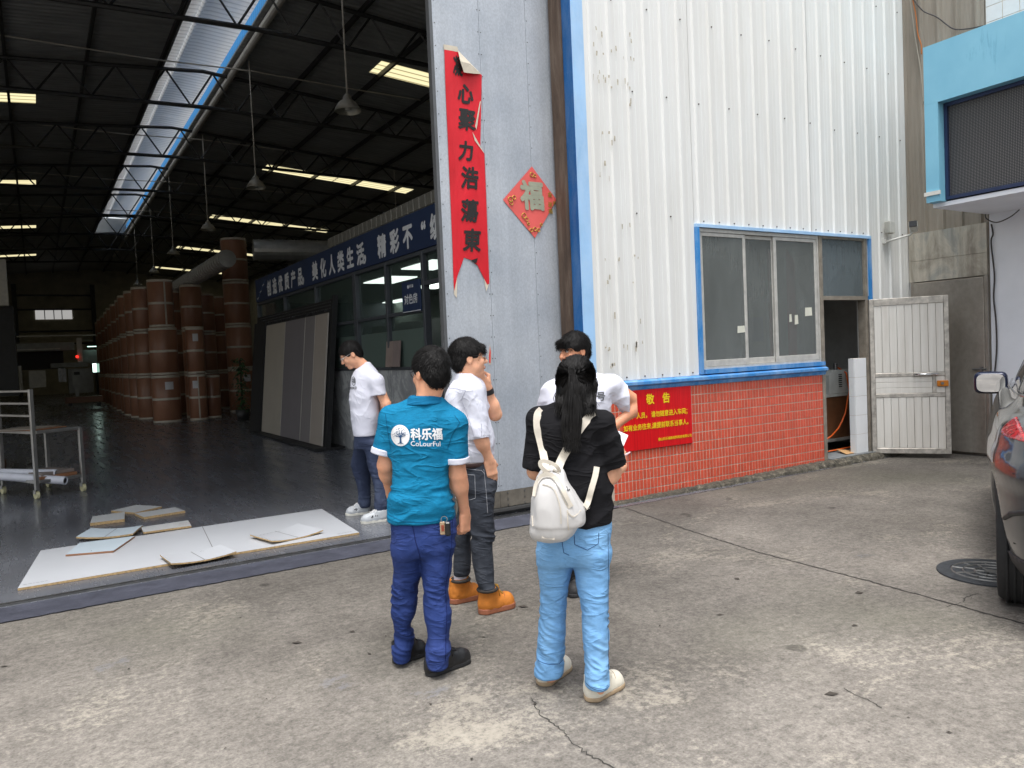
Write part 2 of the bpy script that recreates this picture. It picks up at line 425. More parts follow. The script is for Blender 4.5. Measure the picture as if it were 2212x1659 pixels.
# corrugated wall sheets
def wall_mat(name, c, dirt_and_tone, amt):
    g = NG(name)
    v = g.noise((9, 9, 0.5), 6, 0.7, dist=.2); f = g.noise((30, 30, 6), 4, .6); b = g.noise((0.5, .5, 0.35), 4)
    k = g.math('MULTIPLY', g.ramp(g.math('ADD', g.math('MULTIPLY', v, .6), g.math('MULTIPLY', b, .5)), [(0.44, 0.0), (0.75, 1.0)]), amt)
    # rust and grime in a ragged band just above the ledge
    z = g.n('SeparateXYZ'); g.l(g.pos(), z.inputs[0])
    g.col(g.mix(k, c, dirt_and_tone)); g.set(rough=0.42, spec=0.4); g.bump(f, 0.05, 0.003); return g.m
M_WALL = wall_mat('white_sheet', lin((228, 229, 227)), lin((192, 187, 176)), 0.36)
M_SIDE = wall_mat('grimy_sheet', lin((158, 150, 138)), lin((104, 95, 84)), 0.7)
RP = 0.2405
def rib_profile(x0, x1, off=4.89, d=0.020):
    """(x, depth) list of a trapezoid rib sheet between x0 and x1"""
    pts = set([x0, x1]); k0 = int((x0-off)/RP)-1
    segs = []
    k = k0
    while off+k*RP < x1+RP:
        b = off+k*RP
        segs += [(b-.030, 0), (b-.014, d), (b+.014, d), (b+.030, 0), (b+.088, 0), (b+.093, .0025), (b+.099, 0), (b+.145, 0), (b+.15, .0025), (b+.156, 0)]; k += 1
    out = [(x, h) for x, h in segs if x0 < x < x1]
    def hh(x):
        for (a, p), (b, q) in zip(segs, segs[1:]):
            if a <= x <= b: return p+(q-p)*(x-a)/(b-a)
        return 0
    return [(x0, hh(x0))]+out+[(x1, hh(x1))]
def sheet_panel(x0, x1, z0, z1, y=FY):
    mb = MB(); pr = rib_profile(x0, x1)
    for (a, p), (b, q) in zip(pr, pr[1:]): mb.quad((a, y-p, z0), (b, y-q, z0), (b, y-q, z1), (a, y-p, z1))
    return mb
ZT = 9.0
k = 0; x = 4.84
edges = [4.84, 5.61, 6.25]
e = 6.25
cuts = [4.84, 5.611, 6.25, 7.295, 8.257, 9.459, 10.42]
for a, b in zip(cuts, cuts[1:]):
    zb = 1.268 if b <= 6.26 else (2.935 if b <= 9.46 else 0.05)
    mb = sheet_panel(a+.001, b-.001, zb, ZT, FY+(0.002 if cuts.index(a) % 2 else 0)); mb.build('wall_sheet', M_WALL, fac, world=True)
MB().box((4.84, FY+.012, 1.2), (6.25, FY+.2, ZT)).build('wall_core', M_WALL, fac, world=True)
MB().box((6.25, FY+.012, 2.94), (9.46, FY+.2, ZT)).build('wall_core', M_WALL, fac, world=True)
MB().box((9.46, FY+.012, 0.0), (10.40, FY+.2, ZT)).build('wall_core', M_WALL, fac, world=True)
# screws (too small to pick out singly)
mb = MB()
def screw(x, z): mb.cyl((x, FY-.001, z), (x, FY-.010, z), 0.009, 0.006, 6)
for z, s in ((4.27, 0), (6.0, 0), (3.0, 0), (5.15, 1)):
    for i in range(23):
        xx = 4.89+RP*(i)
        if i % 2 == s and xx > 5 and not (z < 3.1 and 6.2 < xx < 9.3): screw(xx+.05, z+RNG.uniform(-.015, .015))
for xx in (5.2, 5.45, 5.7, 5.95, 6.15): screw(xx, 1.30)
for i in range(13): screw(6.4+i*.245, 2.975)
o = mb.build('screw_heads', simple('rusty_screw', (0.05, 0.035, 0.025), .8), fac, world=True); o['kind'] = 'stuff'
# left-over tape and poster scraps near the corner
mb = MB()
for k in range(60):
    z = RNG.choice((4.75, 4.6, 4.55, 4.3, 4.1, 3.75, 3.45, 3.3, 2.85, 2.55, 2.3, 1.9, 1.6, 1.42))+RNG.gauss(0, .03); x = RNG.choice((4.93, 4.97, 5.02, 5.12, 5.2, 5.3, 5.34, 5.4))+RNG.gauss(0, .015)
    w, h = RNG.uniform(.006, .022), RNG.uniform(.012, .07)
    j = [RNG.uniform(-.004, .004) for _ in range(8)]
    y = FY-.0275
    mb.quad((x+j[0], y, z+j[1]), (x+w+j[2], y, z+j[3]), (x+w+j[4], y, z+h+j[5]), (x+j[6], y, z+h+j[7]))
o = mb.build('tape_residue', simple('old_tape', lin((182, 174, 158)), .8, 0, .3, 40), fac, world=True); o['kind'] = 'stuff'
# blue corner jamb, brown column
MB().box((4.652, FY-.012, 0.0), (4.80, FY-.002, ZT)).build('jamb_front', M_LBLUE, fac, world=True)
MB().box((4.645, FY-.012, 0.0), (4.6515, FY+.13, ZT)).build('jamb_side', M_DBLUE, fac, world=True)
MB().box((4.801, FY-.008, 1.27), (4.845, FY+.2, ZT)).build('corner_flashing', M_WALL, fac, world=True)
MB().box((4.801, FY-.002, 0), (4.962, FY+.2, 1.2)).build('corner_flashing', M_GROUT, fac, world=True)
M_RUST = None
g = NG('rusty_brown_steel'); n = g.noise((8, 8, 1.2), 6, .7, dist=.4)
g.col(g.ramp(n, [(0.3, lin((58, 46, 38))), (0.5, lin((88, 72, 60))), (0.66, lin((110, 96, 84))), (0.75, lin((112, 62, 40)))])); g.set(rough=.75); g.bump(n, .2, .006); M_RUST = g.m
MB().box((4.615, FY+.135, 0.0), (4.80, FY+.31, ZT)).build('column', M_RUST, fac, world=True)
MB().box((4.80, FY+.2, 0.0), (4.95, FY+.31, ZT)).build('inner_jamb', M_RUST, fac, world=True)

# ---- window band and door frame
M_ALU = simple('dull_aluminium', lin((198, 196, 190)), 0.42, 0.25, 0.14, 12, .05)
M_ALUD = simple('stained_steel_frame', lin((150, 142, 130)), 0.45, 0.35, 0.3, 9, .1)
def dirty_glass(name, base, rough, alpha, streak):
    g = NG(name); n = g.noise((5, 5, 1.0), 5, .7, dist=.5); s = g.noise((60, 60, 5), 4, .6); b = g.noise(1.2, 3)
    k = g.ramp(g.math('ADD', g.math('MULTIPLY', n, .6), g.math('MULTIPLY', s, streak)), [(0.3, 0.78), (0.75, 1.28)])
    g.col(g.mix(1, base, k, 'MULTIPLY')); g.set(rough=rough, spec=.5)
    a = g.ramp(b, [(0.3, alpha-.1), (0.7, alpha+.08)]); g.set(alpha=a)
    return g.m
M_GLASS = dirty_glass('dusty_glass', lin((118, 123, 121)), 0.10, 0.64, .3)
M_GLASS2 = dirty_glass('streaked_glass', lin((96, 106, 110)), 0.15, 0.70, .8)
win = MB().box((6.30, FY+.0, 1.325), (8.40, FY+.06, 1.352)).build('window', M_ALU, fac, world=True)
def sub(a, b, m, name='frame', par=win, bev=None):
    mb = MB(); (mb.bbox(a, b, bev) if bev else mb.box(a, b)); return mb.build(name, m, par)
# outer aluminium frame
sub((6.30, FY+.0, 2.86), (8.40, FY+.06, 2.90), M_ALU); sub((6.30, FY, 1.352), (6.328, FY+.06, 2.86), M_ALU); sub((8.372, FY, 1.352), (8.40, FY+.06, 2.86), M_ALU)
def sash(x0, x1, y, st=.05):
    for a, b in (((x0, y, 1.353), (x0+st, y+.022, 2.855)), ((x1-st, y, 1.353), (x1, y+.022, 2.855)), ((x0+st, y, 1.353), (x1-st, y+.022, 1.425)), ((x0+st, y, 2.815), (x1-st, y+.022, 2.855))):
        sub(a, b, M_ALU, 'sash_rail', win, .003)
    sub((x0+st, y+.008, 1.425), (x1-st, y+.013, 2.815), M_GLASS, 'pane')
sash(6.329, 7.075, FY+.006, .045); sash(7.02, 7.60, FY+.034, .045); sash(7.565, 8.371, FY+.006, .048)
# blue surround
for a, b in (((6.25, FY-.03, 2.905), (9.47, FY+.03, 2.94)), ((6.25, FY-.03, 1.276), (6.30, FY+.04, 2.905)), ((9.425, FY-.03, 2.10), (9.47, FY+.03, 2.905))):
    MB().box(a, b).build('window_surround', M_BLUE if a[0] > 6.3 or b[0] < 6.4 else M_LBLUE, fac, world=True)
# taped notes on the panes
mb = MB()
for x, z, w, h in ((6.90, 1.72, .13, .085), (7.09, 1.73, .02, .09), (8.12, 1.90, .14, .11), (7.82, 1.83, .05, .1), (7.92, 1.80, .07, .12)):
    y = FY+.0125 if x < 7 or x > 7.6 else FY+.041
    mb.quad((x, y-.001, z), (x+w, y-.001, z+.008), (x+w-.008, y-.001, z+h), (x+.006, y-.001, z+h-.004))
o = mb.build('paper_scraps', simple('note_paper', lin((214, 214, 200)), .9), win); o['kind'] = 'stuff'
# door frame, transom pane
dfr = MB().box((8.402, FY-.01, 0.03), (8.462, FY+.10, 2.905)).build('door_frame', M_ALUD, fac, world=True)
sub((9.335, FY-.01, 0.03), (9.395, FY+.10, 2.905), M_ALUD, 'post', dfr); sub((8.462, FY-.01, 2.10), (9.335, FY+.10, 2.15), M_ALUD, 'lintel', dfr)
sub((8.462, FY+.0, 2.875), (9.335, FY+.06, 2.905), M_ALUD, 'head', dfr); sub((9.395, FY+.0, 2.15), (9.425, FY+.06, 2.905), M_ALU, 'post', dfr)
sub((8.462, FY+.02, 2.15), (9.335, FY+.026, 2.875), M_GLASS2, 'pane', dfr)
# doorstep
MB().box((8.462, FY-.06, 0.0), (9.40, FY+.30, 0.085)).build('door_step', simple('step_cement', lin((112, 116, 118)), .85, 0, .2, 14, .4), fac, world=True)

# ---- side wall of the workshop returning towards the camera, brown gate
SX = 10.40
def side_sheet(y0, y1, z0, z1):
    mb = MB(); pr = rib_profile(y0, y1, 4.9, .04)
    for (a, p), (b, q) in zip(pr, pr[1:]): mb.quad((SX-p, b, z0), (SX-p, a, z0), (SX-p, a, z1), (SX-p, b, z1)) if False else mb.quad((SX-p, a, z0), (SX-q, b, z0), (SX-q, b, z1), (SX-p, a, z1))
    return mb
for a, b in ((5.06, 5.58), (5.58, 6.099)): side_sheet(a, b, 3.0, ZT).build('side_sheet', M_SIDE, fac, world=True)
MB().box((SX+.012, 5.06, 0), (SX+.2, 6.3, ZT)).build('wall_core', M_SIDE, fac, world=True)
def stain_panel_mat():
    g = NG('stained_galvanised'); n = g.noise((2.5, 3, 1.0), 6, .7, dist=.6); v = g.noise((14, 14, .8), 5, .6)
    g.col(g.mix(.6, g.ramp(n, [(0.35, lin((150, 143, 131))), (0.52, lin((190, 184, 171))), (0.62, lin((160, 160, 154)))]), g.ramp(v, [(0.35, .62), (0.6, 1.1)]), 'MULTIPLY'))
    g.set(rough=.55, metal=.2); return g.m
M_STAINP = stain_panel_mat()
for a, b, z0, z1 in ((5.07, 6.09, 2.335, 2.62), (5.07, 6.09, 2.624, 3.0)): MB().box((SX-.035, a, z0), (SX+.01, b, z1)).build('overdoor_panel', M_STAINP, fac, world=True)
g = NG('brown_steel_door'); n = g.noise((2, 2, .8), 6, .65, dist=.5); s = g.noise(16, 5, .7)
g.col(g.mix(.4, g.ramp(n, [(0.3, lin((124, 117, 108))), (0.5, lin((148, 141, 132))), (0.7, lin((166, 160, 150)))]), g.ramp(s, [(0.35, .75), (0.65, 1.15)]), 'MULTIPLY')); g.set(rough=.36, metal=.35); M_BROWN = g.m
bg_ = thing('steel_door', 'tall plain brown steel door between workshop and white building', 'door', (SX-.05, 5.55, 0))
MB().bbox((SX-.075, 5.10, 0.035), (SX-.036, 6.02, 2.315), .006).build('leaf', M_BROWN, bg_, world=True)
MB().box((SX-.06, 5.06, 0.0), (SX-.03, 5.097, 2.33)).build('door_post', M_BROWN, bg_, world=True)
MB().box((SX-.06, 6.023, 0.0), (SX-.03, 6.06, 2.33)).build('door_post', M_BROWN, bg_, world=True)
mb = MB().cyl((SX-.10, 5.24, 1.13), (SX-.10, 5.07, 1.13), .012, n=8).box((SX-.11, 5.12, 1.09), (SX-.074, 5.15, 1.16)); mb.build('bolt', M_STEEL, bg_, world=True)

# ---- open metal door of the side room
M_DOORW = wall_mat('grey_door_paint', lin((218, 216, 210)), lin((160, 150, 134)), .6)
M_DOORE = simple('worn_door_edge', lin((178, 173, 165)), .4, .4, .35, 14, .1)
hinge = Vector((9.395, FY-.02, 0)); tip = Vector((9.925, 5.33, 0)); dv = (tip-hinge); dw = dv.length; da = math.atan2(dv.y, dv.x)
od = thing('hinged_door', 'scuffed pale grey metal door standing open, with orange lock', 'door', hinge, da)
H0, H1 = .06, 2.10
fr = [((0, -.02, H0), (.055, .02, H1)), ((dw-.055, -.02, H0), (dw, .02, H1)), ((.055, -.02, H0), (dw-.055, .02, H0+.07)), ((.055, -.02, H1-.09), (dw-.055, .02, H1)), ((.055, -.018, 1.07), (dw-.055, .018, 1.12)), ((.055, -.018, .80), (dw-.055, .018, .85))]
for a, b in fr: MB().bbox(a, b, .004).build('rail', M_DOORE, od)
nb = 9
for z0, z1 in ((H0+.072, .798), (1.122, H1-.092)):
    for k in range(nb):
        w = (dw-.112)/nb; a = .056+k*w; deep = k % 2
        MB().bbox((a+.002, -.010-(.004 if deep else 0), z0), (a+w-.002, .008, z1), .003).build('board', M_DOORW, od)
for k in range(3):
    z0 = .852+k*.0725; MB().bbox((.056, -.012, z0), (dw-.20, .008, z0+.070), .004).build('board', M_DOORW, od)
MB().bbox((dw-.198, -.014, .852), (dw-.16, .012, 1.068), .003).build('lock_stile', M_DOORE, od)
MB().bbox((dw-.158, -.012, .852), (dw-.057, .008, 1.068), .003).build('board', M_DOORW, od)
M_ORANGE = simple('amber_lock', lin((196, 118, 30)), .35, .3, .2, 40)
lk = MB().bbox((dw-.15, -.05, .935), (dw-.02, -.0125, 1.01), .006).build('lock', M_ORANGE, od)
MB().cyl((dw-.09, -.052, .975), (dw-.09, -.062, .975), .018, n=12).build('keyhole', M_STEEL, lk)
mb = MB().tube([(dw-.40, -.02, 1.095), (dw-.40, -.06, 1.095), (dw-.14, -.06, 1.095), (dw-.14, -.02, 1.095)], .016, 8); mb.build('handle', simple('chrome', (0.6, .6, .6), .15, 1.0), od, smooth=True)

# ---- things inside the side room, seen through the doorway
M_BLKP0 = simple('black_cable', (0.015, .015, .016), .5)
M_ROOM = simple('room_wall', (0.55, 0.55, 0.53), .85)
rm = MB()
rm.quad((6.0, 8.6, 0), (10.39, 8.6, 0), (10.39, 8.6, 2.95), (6.0, 8.6, 2.95)); rm.quad((6.0, 6.32, 2.95), (10.39, 6.32, 2.95), (10.39, 8.6, 2.95), (6.0, 8.6, 2.95))
rm.quad((6.0, 6.12, 0), (6.0, 8.6, 0), (6.0, 8.6, 2.95), (6.0, 6.12, 2.95)); rm.quad((10.39, 6.3, 0), (10.39, 8.6, 0), (10.39, 8.6, 2.95), (10.39, 6.3, 2.95))
rm.build('room_lining', M_ROOM, fac, world=True)
pil = thing('tiled_pillar', 'low white tiled pillar just inside the open doorway', 'pillar', (9.19, 6.13, 0))
MB().box((9.075, 6.10, .086), (9.315, 6.18, 1.335)).build('core', M_GROUT, pil, world=True)
M_WTILE = simple('white_glazed_tile', lin((222, 224, 226)), .18, 0, .04, 3)
for k in range(5):
    z0 = .088+k*.25; z1 = min(z0+.247, 1.34)
    MB().bbox((9.071, 6.090, z0), (9.318, 6.0985, z1), .002).build('tile', M_WTILE, pil, world=True)
    MB().bbox((9.064, 6.099, z0), (9.0735, 6.18, z1), .002).build('tile', M_WTILE, pil, world=True)
bx = thing('control_box', 'pale grey machine control box with vents inside the doorway', 'control box', (9.5, 6.8, .84))
M_BOXG = simple('pale_enamel', lin((206, 210, 206)), .4)
MB().prism([(9.27, 6.62, .845), (9.62, 6.62, .845), (9.62, 6.62, 1.17), (9.36, 6.62, 1.17), (9.27, 6.62, 1.10)], (0, .3, 0)).build('housing', M_BOXG, bx, world=True)
MB().bbox((9.63, 6.64, .845), (9.80, 6.9, 1.17), .006).build('side_module', M_BOXG, bx, world=True)
for k in range(7): MB().box((9.48, 6.613, .93+k*.028), (9.55, 6.619, .942+k*.028)).build('vent', M_DARKGAP, bx, world=True)
MB().cyl((9.56, 6.72, 1.17), (9.56, 6.72, 1.26), .028, n=10).build('gauge', M_STEEL, bx, world=True)
bench = thing('workbench', 'brown cabinet bench under the control box inside the doorway', 'bench', (9.7, 7.0, 0))
M_WOODD = simple('brown_laminate', lin((118, 80, 54)), .5, 0, .25, 5)
MB().box((9.16, 6.64, .22), (10.37, 7.3, .80)).build('cabinet', M_WOODD, bench, world=True)
MB().box((9.14, 6.62, .802), (10.38, 7.32, .842)).build('top', M_BOXG, bench, world=True)
MB().box((9.14, 6.62, .18), (10.37, 7.3, .218)).build('foot_rail', M_ALU, bench, world=True)
M_HOSE = simple('orange_hose', lin((232, 104, 36)), .45)
mb = MB().tube([(9.58, 6.70, 1.20), (9.63, 6.60, 1.12), (9.66, 6.58, .87), (9.60, 6.58, .70), (9.54, 6.57, .56), (9.45, 6.56, .46), (9.35, 6.55, .37), (9.18, 6.54, .28), (9.0, 6.54, .22)], .012, 6)
tag(mb.build('air_hose', M_HOSE, smooth=True), 'orange air hose hanging from the control box in the doorway', 'hose')
mb = MB().tube([(8.85, 6.42, .10), (9.1, 6.40, .11), (9.35, 6.38, .12), (9.7, 6.42, .14)], .010, 6)
tag(mb.build('air_hose', M_HOSE, smooth=True), 'orange air hose lying on the doorway floor', 'hose')
mb = MB().tube([(9.0, 6.36, .045), (9.2, 6.3, .05), (9.35, 6.42, .05), (9.6, 6.36, .06)], .014, 6); tag(mb.build('power_cable', M_BLKP0, smooth=True), 'black power cable on the doorway floor', 'cable')
mb = MB().prism([(8.88, 6.12, .092), (9.06, 6.13, .090), (9.20, 6.24, .10), (9.02, 6.36, .12)], (0, 0, .006)); tag(mb.build('cardboard_sheet', simple('cardboard', lin((186, 146, 100)), .85)), 'flat piece of brown cardboard on the doorway floor', 'cardboard')
mb = MB().prism([(9.9, 8.57, 1.62), (10.3, 8.57, 1.62), (10.3, 8.57, 2.02), (9.9, 8.57, 2.02)], (0, .01, 0)); tag(mb.build('wall_notice', simple('pale_blue_paper', lin((150, 156, 205)), .9)), 'pale blue paper notice on the back wall inside the doorway', 'notice')
for x0, x1, lb in ((7.68, 7.80, 'narrow red strip imitating a reflection in the middle window pane'), (8.03, 8.17, 'wider red strip imitating a reflection in the right window pane')):
    mb = MB().prism([(x0, 6.28, 1.3), (x1, 6.28, 1.3), (x1, 6.28, 2.6), (x0, 6.28, 2.75)], (0, .02, 0)); tag(mb.build('red_reflection', simple('red_reflection', lin((206, 40, 62)), .8)), lb, 'reflection')  # red strips added behind the glass to imitate reflections on it
MB().box((6.0, 6.11, 0), (10.4, 8.6, .03)).build('room_floor', simple('room_cement', lin((98, 100, 102)), .85, 0, .2, 6), fac, world=True)

# ---- red notice board
nb_ = thing('notice_sign', 'red notice board with yellow characters on the tiled wall', 'sign', (5.6, FY-.03, .84))
g = NG('red_notice_paint'); v = g.noise((60, 60, 1.5), 4, .6); g.col(g.ramp(v, [(0.3, lin((196, 8, 18))), (0.7, lin((226, 22, 30)))])); g.set(rough=.35); M_REDS = g.m
M_YEL = simple('yellow_letter', lin((240, 208, 30)), .5)
MB().bbox((5.115, FY-.022, .527), (6.095, FY-.0065, 1.158), .003).build('board', M_REDS, nb_, world=True)
def wall_text(body, size, x, z, y, mat, par, name='lettering', bold=0.0, world=True, sx=1.0, spacing=1.0):
    v, f = text_arr(body, size, bold, spacing)
    mb = MB(); mb.add([(x+p[0]*sx, y-p[2], z+p[1]) for p in v], f); return mb.build(name, mat, par, world=world)
yl = FY-.0245
wall_text('敬', .115, 5.49, 1.045, yl, M_YEL, nb_, 'character', bold=.0035); wall_text('告', .115, 5.72, 1.045, yl, M_YEL, nb_, 'character', bold=.0035)
wall_text('非本厂人员，', .068, 5.29, 0.885, yl, M_YEL, nb_, bold=.0016, sx=.93); wall_text('请勿随意进入车间；', .068, 5.78, 0.885, yl, M_YEL, nb_, bold=.0016, sx=.93)
wall_text('如有业务往来，', .068, 5.33, 0.765, yl, M_YEL, nb_, bold=.0016, sx=.93); wall_text('请提前联系当事人。', .068, 5.79, 0.765, yl, M_YEL, nb_, bold=.0016, sx=.93)
wall_text('佛山科乐福新材料科技有限公司', .036, 5.83, .612, yl, M_YEL, nb_, bold=.0008, sx=.98)

# ---- security camera and junction box
sc_ = thing('security_camera', 'small white bullet security camera on a wall bracket', 'camera', (10.05, FY-.05, 2.88))
M_WPL = simple('white_plastic', lin((206, 206, 200)), .4); M_BLKP = simple('black_plastic', (0.015, .015, .016), .35)
p = on_y(*[v/1.8517 for v in (3200+555/1.6585, 900+110/1.6585)], FY); 
MB().box((p.x-.03, FY-.045, p.z-.03), (p.x+.03, FY-.0, p.z+.03)).build('base', M_WPL, sc_, world=True)
MB().tube([(p.x, FY-.04, p.z-.01), (p.x+.06, FY-.16, p.z+.02), (p.x+.12, FY-.30, p.z+.05), (p.x+.13, FY-.33, p.z+.09)], .014, 8).build('arm', M_WPL, sc_, world=True, smooth=True)
cmat = Matrix.Translation((p.x+.13, FY-.34, p.z+.145)) @ Matrix.Rotation(rad(-62), 4, 'Z') @ Matrix.Rotation(rad(-10), 4, 'X')
MB().bbox((-.05, -.14, -.045), (.05, .10, .045), .012, cmat).build('housing', M_WPL, sc_, world=True)
MB().bbox((-.046, -.152, -.04), (.046, -.1405, .04), .008, cmat).build('lens_plate', M_BLKP, sc_, world=True)
jb = thing('junction_box', 'small grey electrical box on the ribbed wall beside the security camera', 'electrical box', (9.98, FY-.04, 2.95))
MB().bbox((p.x-.02, FY-.10, p.z+.10), (p.x+.11, FY-.026, p.z+.26), .008).build('case', simple('grey_plastic', lin((168, 168, 160)), .5), jb, world=True)
MB().bbox((p.x-.015, FY-.108, p.z+.105), (p.x+.105, FY-.101, p.z+.255), .004).build('lid', M_WPL, jb, world=True)

# ================================================================ sliding gate
GY = 6.45
def galv_mat():
    g = NG('galvanised_sheet'); n = g.noise(1.1, 5, .6); f = g.noise((90, 90, 55), 3, .6); v = g.noise((10, 10, .5), 4, .6)
    z = g.n('SeparateXYZ'); g.l(g.pos(), z.inputs[0])
    c = g.ramp(n, [(0.3, lin((168, 175, 184))), (0.7, lin((194, 199, 205)))])
    c = g.mix(.35, c, g.ramp(f, [(0.35, .7), (0.65, 1.2)]), 'MULTIPLY'); c = g.mix(.3, c, g.ramp(v, [(0.35, .75), (0.65, 1.1)]), 'MULTIPLY')
    g.col(c); g.set(rough=.5, metal=.25, spec=.4); g.bump(g.math('ADD', f, g.math('MULTIPLY', n, 3)), .12, .006); return g.m
M_GALV = galv_mat()
gate = thing('sliding_gate', 'tall grey galvanised sliding gate leaf pasted with red festive paper', 'gate', (4.0, GY, 0))
GX = [3.315, 3.815, 4.355, 4.74]
for a, b in zip(GX, GX[1:]):
    MB().box((a+.0015, GY, .245), (b-.0015, GY+.006, 6.2)).build('sheet', M_GALV, gate, world=True)
    MB().box((a+.0015, GY-.004, .085), (b-.0015, GY+.004, .243)).build('skirt', simple('muddy_sheet', lin((110, 104, 94)), .8, .1, .3, 6, .3), gate, world=True)
MB().box((3.29, GY+.0065, .06), (4.74, GY+.06, 6.2)).build('backing', M_STEEL, gate, world=True)
MB().box((3.283, GY-.003, .06), (3.3135, GY+.064, 6.2)).build('edge_post', simple('grey_edge', lin((98, 100, 102)), .5, .4), gate, world=True)
mb = MB()
for x in (3.335, 3.80, 3.83, 4.37):
    for k in range(28): mb.cyl((x, GY-.003, .30+k*.21), (x, GY+.001, .30+k*.21), .006, .004, 6)
o = mb.build('rivets', simple('rivet', (0.12, .12, .12), .5, .6), gate, world=True); o['kind'] = 'stuff'
mb = MB()
for z in (.10, .16, .22):
    for x in (3.9, 4.1, 4.32, 4.5): mb.cyl((x, GY-.008, z), (x, GY-.003, z), .009, .006, 6)
o = mb.build('skirt_bolts', M_STEEL, gate, world=True); o['kind'] = 'stuff'
MB().tube([(3.4, GY-.03, .06), (3.9, GY-.035, .055), (4.6, GY-.03, .06)], .03, 8).build('floor_seal', simple('black_rubber', (0.02, .02, .02), .7), gate, world=True)

# couplet: torn red paper strip
M_RPAP = None
g = NG('red_couplet_paper'); n = g.noise((3, 3, 1.5), 5, .6, dist=.3); w = g.noise((120, 120, 120), 2)
g.col(g.ramp(n, [(0.3, lin((196, 8, 26))), (0.7, lin((228, 20, 42)))])); g.set(rough=.55); g.bump(n, .5, .02); M_RPAP = g.m
M_INK = simple('couplet_ink', (0.012, .01, .009), .45); M_PBACK = simple('paper_back', lin((206, 196, 178)), .9)
cp = thing('couplet', 'long torn red paper couplet with black calligraphy down the gate', 'couplet', (3.62, GY-.012, 3.3))
def c1px(x, y): return ((1700+x/1.3825)/1.8517, (100+y/1.3825)/1.8517)
def onG(x, y, off=.004): q = on_y(*c1px(x, y), GY-off); return q
out = [(106, 135), (190, 152), (222, 235), (314, 276), (309, 420), (296, 500), (284, 580), (262, 592), (300, 660), (328, 712), (337, 960), (345, 1200), (356, 1430), (344, 1436), (325, 1400), (290, 1330), (255, 1300), (215, 1286), (176, 1290), (178, 1390), (162, 1470), (158, 1440), (150, 1200), (138, 900), (122, 560), (112, 330)]
def paper(name, pts, off, mat, par):
    bm = bmesh.new(); vs = [bm.verts.new(onG(*p, off)) for p in pts]; f = bm.faces.new(vs); bmesh.ops.triangulate(bm, faces=[f])
    bmesh.ops.subdivide_edges(bm, edges=bm.edges[:], cuts=2, use_grid_fill=True)
    for v in bm.verts: v.co.y += -.0022*(1+math.sin(v.co.z*9+v.co.x*13)*math.sin(v.co.x*21+v.co.z*3))
    bmesh.ops.recalc_face_normals(bm, faces=bm.faces[:])
    if sum(f.normal.y for f in bm.faces) > 0: bmesh.ops.reverse_faces(bm, faces=bm.faces[:])
    me = bpy.data.meshes.new(name); bm.to_mesh(me); bm.free(); return link(name, me, mat, par, world=True)
paper('paper', out, .006, M_RPAP, cp)
paper('white_border', [(101, 107), (178, 120), (188, 150), (104, 136)], .0065, M_PBACK, cp)
paper('white_border', [(158, 1440), (176, 1380), (178, 1395), (176, 1510), (160, 1490)], .0045, M_PBACK, cp)
paper('white_border', [(325, 1400), (344, 1436), (354, 1425), (352, 1440), (338, 1474)], .0045, M_PBACK, cp)
for pts in ([(309, 420), (296, 500), (284, 580), (276, 560), (288, 500), (302, 425)], [(262, 592), (300, 660), (328, 712), (300, 672), (275, 640)]): paper('torn_edge', pts, .013, M_PBACK, cp)
# curled flap at the top
a, b, c_, d = onG(182, 140, .012), onG(312, 272, .015), onG(215, 262, .06), onG(195, 200, .07)
mb = MB(); mb.add([a, b, c_, d, onG(250, 215, .05), onG(262, 268, .05)], [(0, 3, 4), (3, 2, 4), (2, 5, 4), (5, 1, 4), (1, 0, 4)])
mb.build('curled_flap', M_PBACK, cp, world=True)
for ch, py, s in (('凝', 232, .165), ('心', 385, .17), ('聚', 527, .185), ('力', 700, .165), ('浩', 850, .19), ('蕩', 1032, .19), ('東', 1195, .195)):
    px = {'凝': 185, '心': 222, '聚': 230, '力': 225, '浩': 245, '蕩': 245, '東': 258}[ch]
    q = onG(px, py)
    v, f = text_arr(ch, s*1.16, .0078)
    v = [(p_[0]*.88+.10*p_[1], p_[1]-0.01, p_[2]) for p_ in v]      # brush-like slant
    if ch == '凝': 
        mb = MB(); mb.add([(q.x+p_[0]*.62-.01, GY-.0125-p_[2], q.z+p_[1]) for p_ in v], f)
    else:
        mb = MB(); mb.add([(q.x+p_[0], GY-.0125-p_[2], q.z+p_[1]) for p_ in v], f)
    mb.build('character', M_INK, cp, world=True)
paper('character', [(255, 1300), (270, 1296), (292, 1288), (284, 1316), (272, 1316)], .013, M_INK, cp)
# fu diamond
fu = thing('fortune_diamond', 'red diamond paper with grey good fortune character on the gate', 'paper decoration', (4.34, GY-.01, 3.12))
M_PINK = simple('faded_red_paper', lin((228, 98, 92)), .5, 0, .05, 4); M_GOLD = simple('gold_print', lin((186, 152, 62)), .4, .4); M_SILV = simple('embossed_silver', lin((176, 178, 156)), .4, .4)
paper('paper', [(590, 782), (727, 966), (607, 1178), (430, 966)], .005, M_PINK, fu)
q = onG(592, 945)
v, f = text_arr('福', .30, .013); mb = MB(); mb.add([(q.x+p_[0]*.95-.045*p_[1], GY-.0125-p_[2], q.z+p_[1]-.02) for p_ in v], f); mb.build('character', M_SILV, fu, world=True)
for ch, x, y, s in (('金', 688, 940, .055), ('送', 690, 995, .055), ('福', 692, 1032, .055), ('龙', 712, 985, .04)):
    q = onG(x, y); v, f = text_arr(ch, s, .001); mb = MB(); mb.add([(q.x+p_[0], GY-.0125-p_[2], q.z+p_[1]) for p_ in v], f); mb.build('small_character', M_GOLD, fu, world=True)
mb = MB()
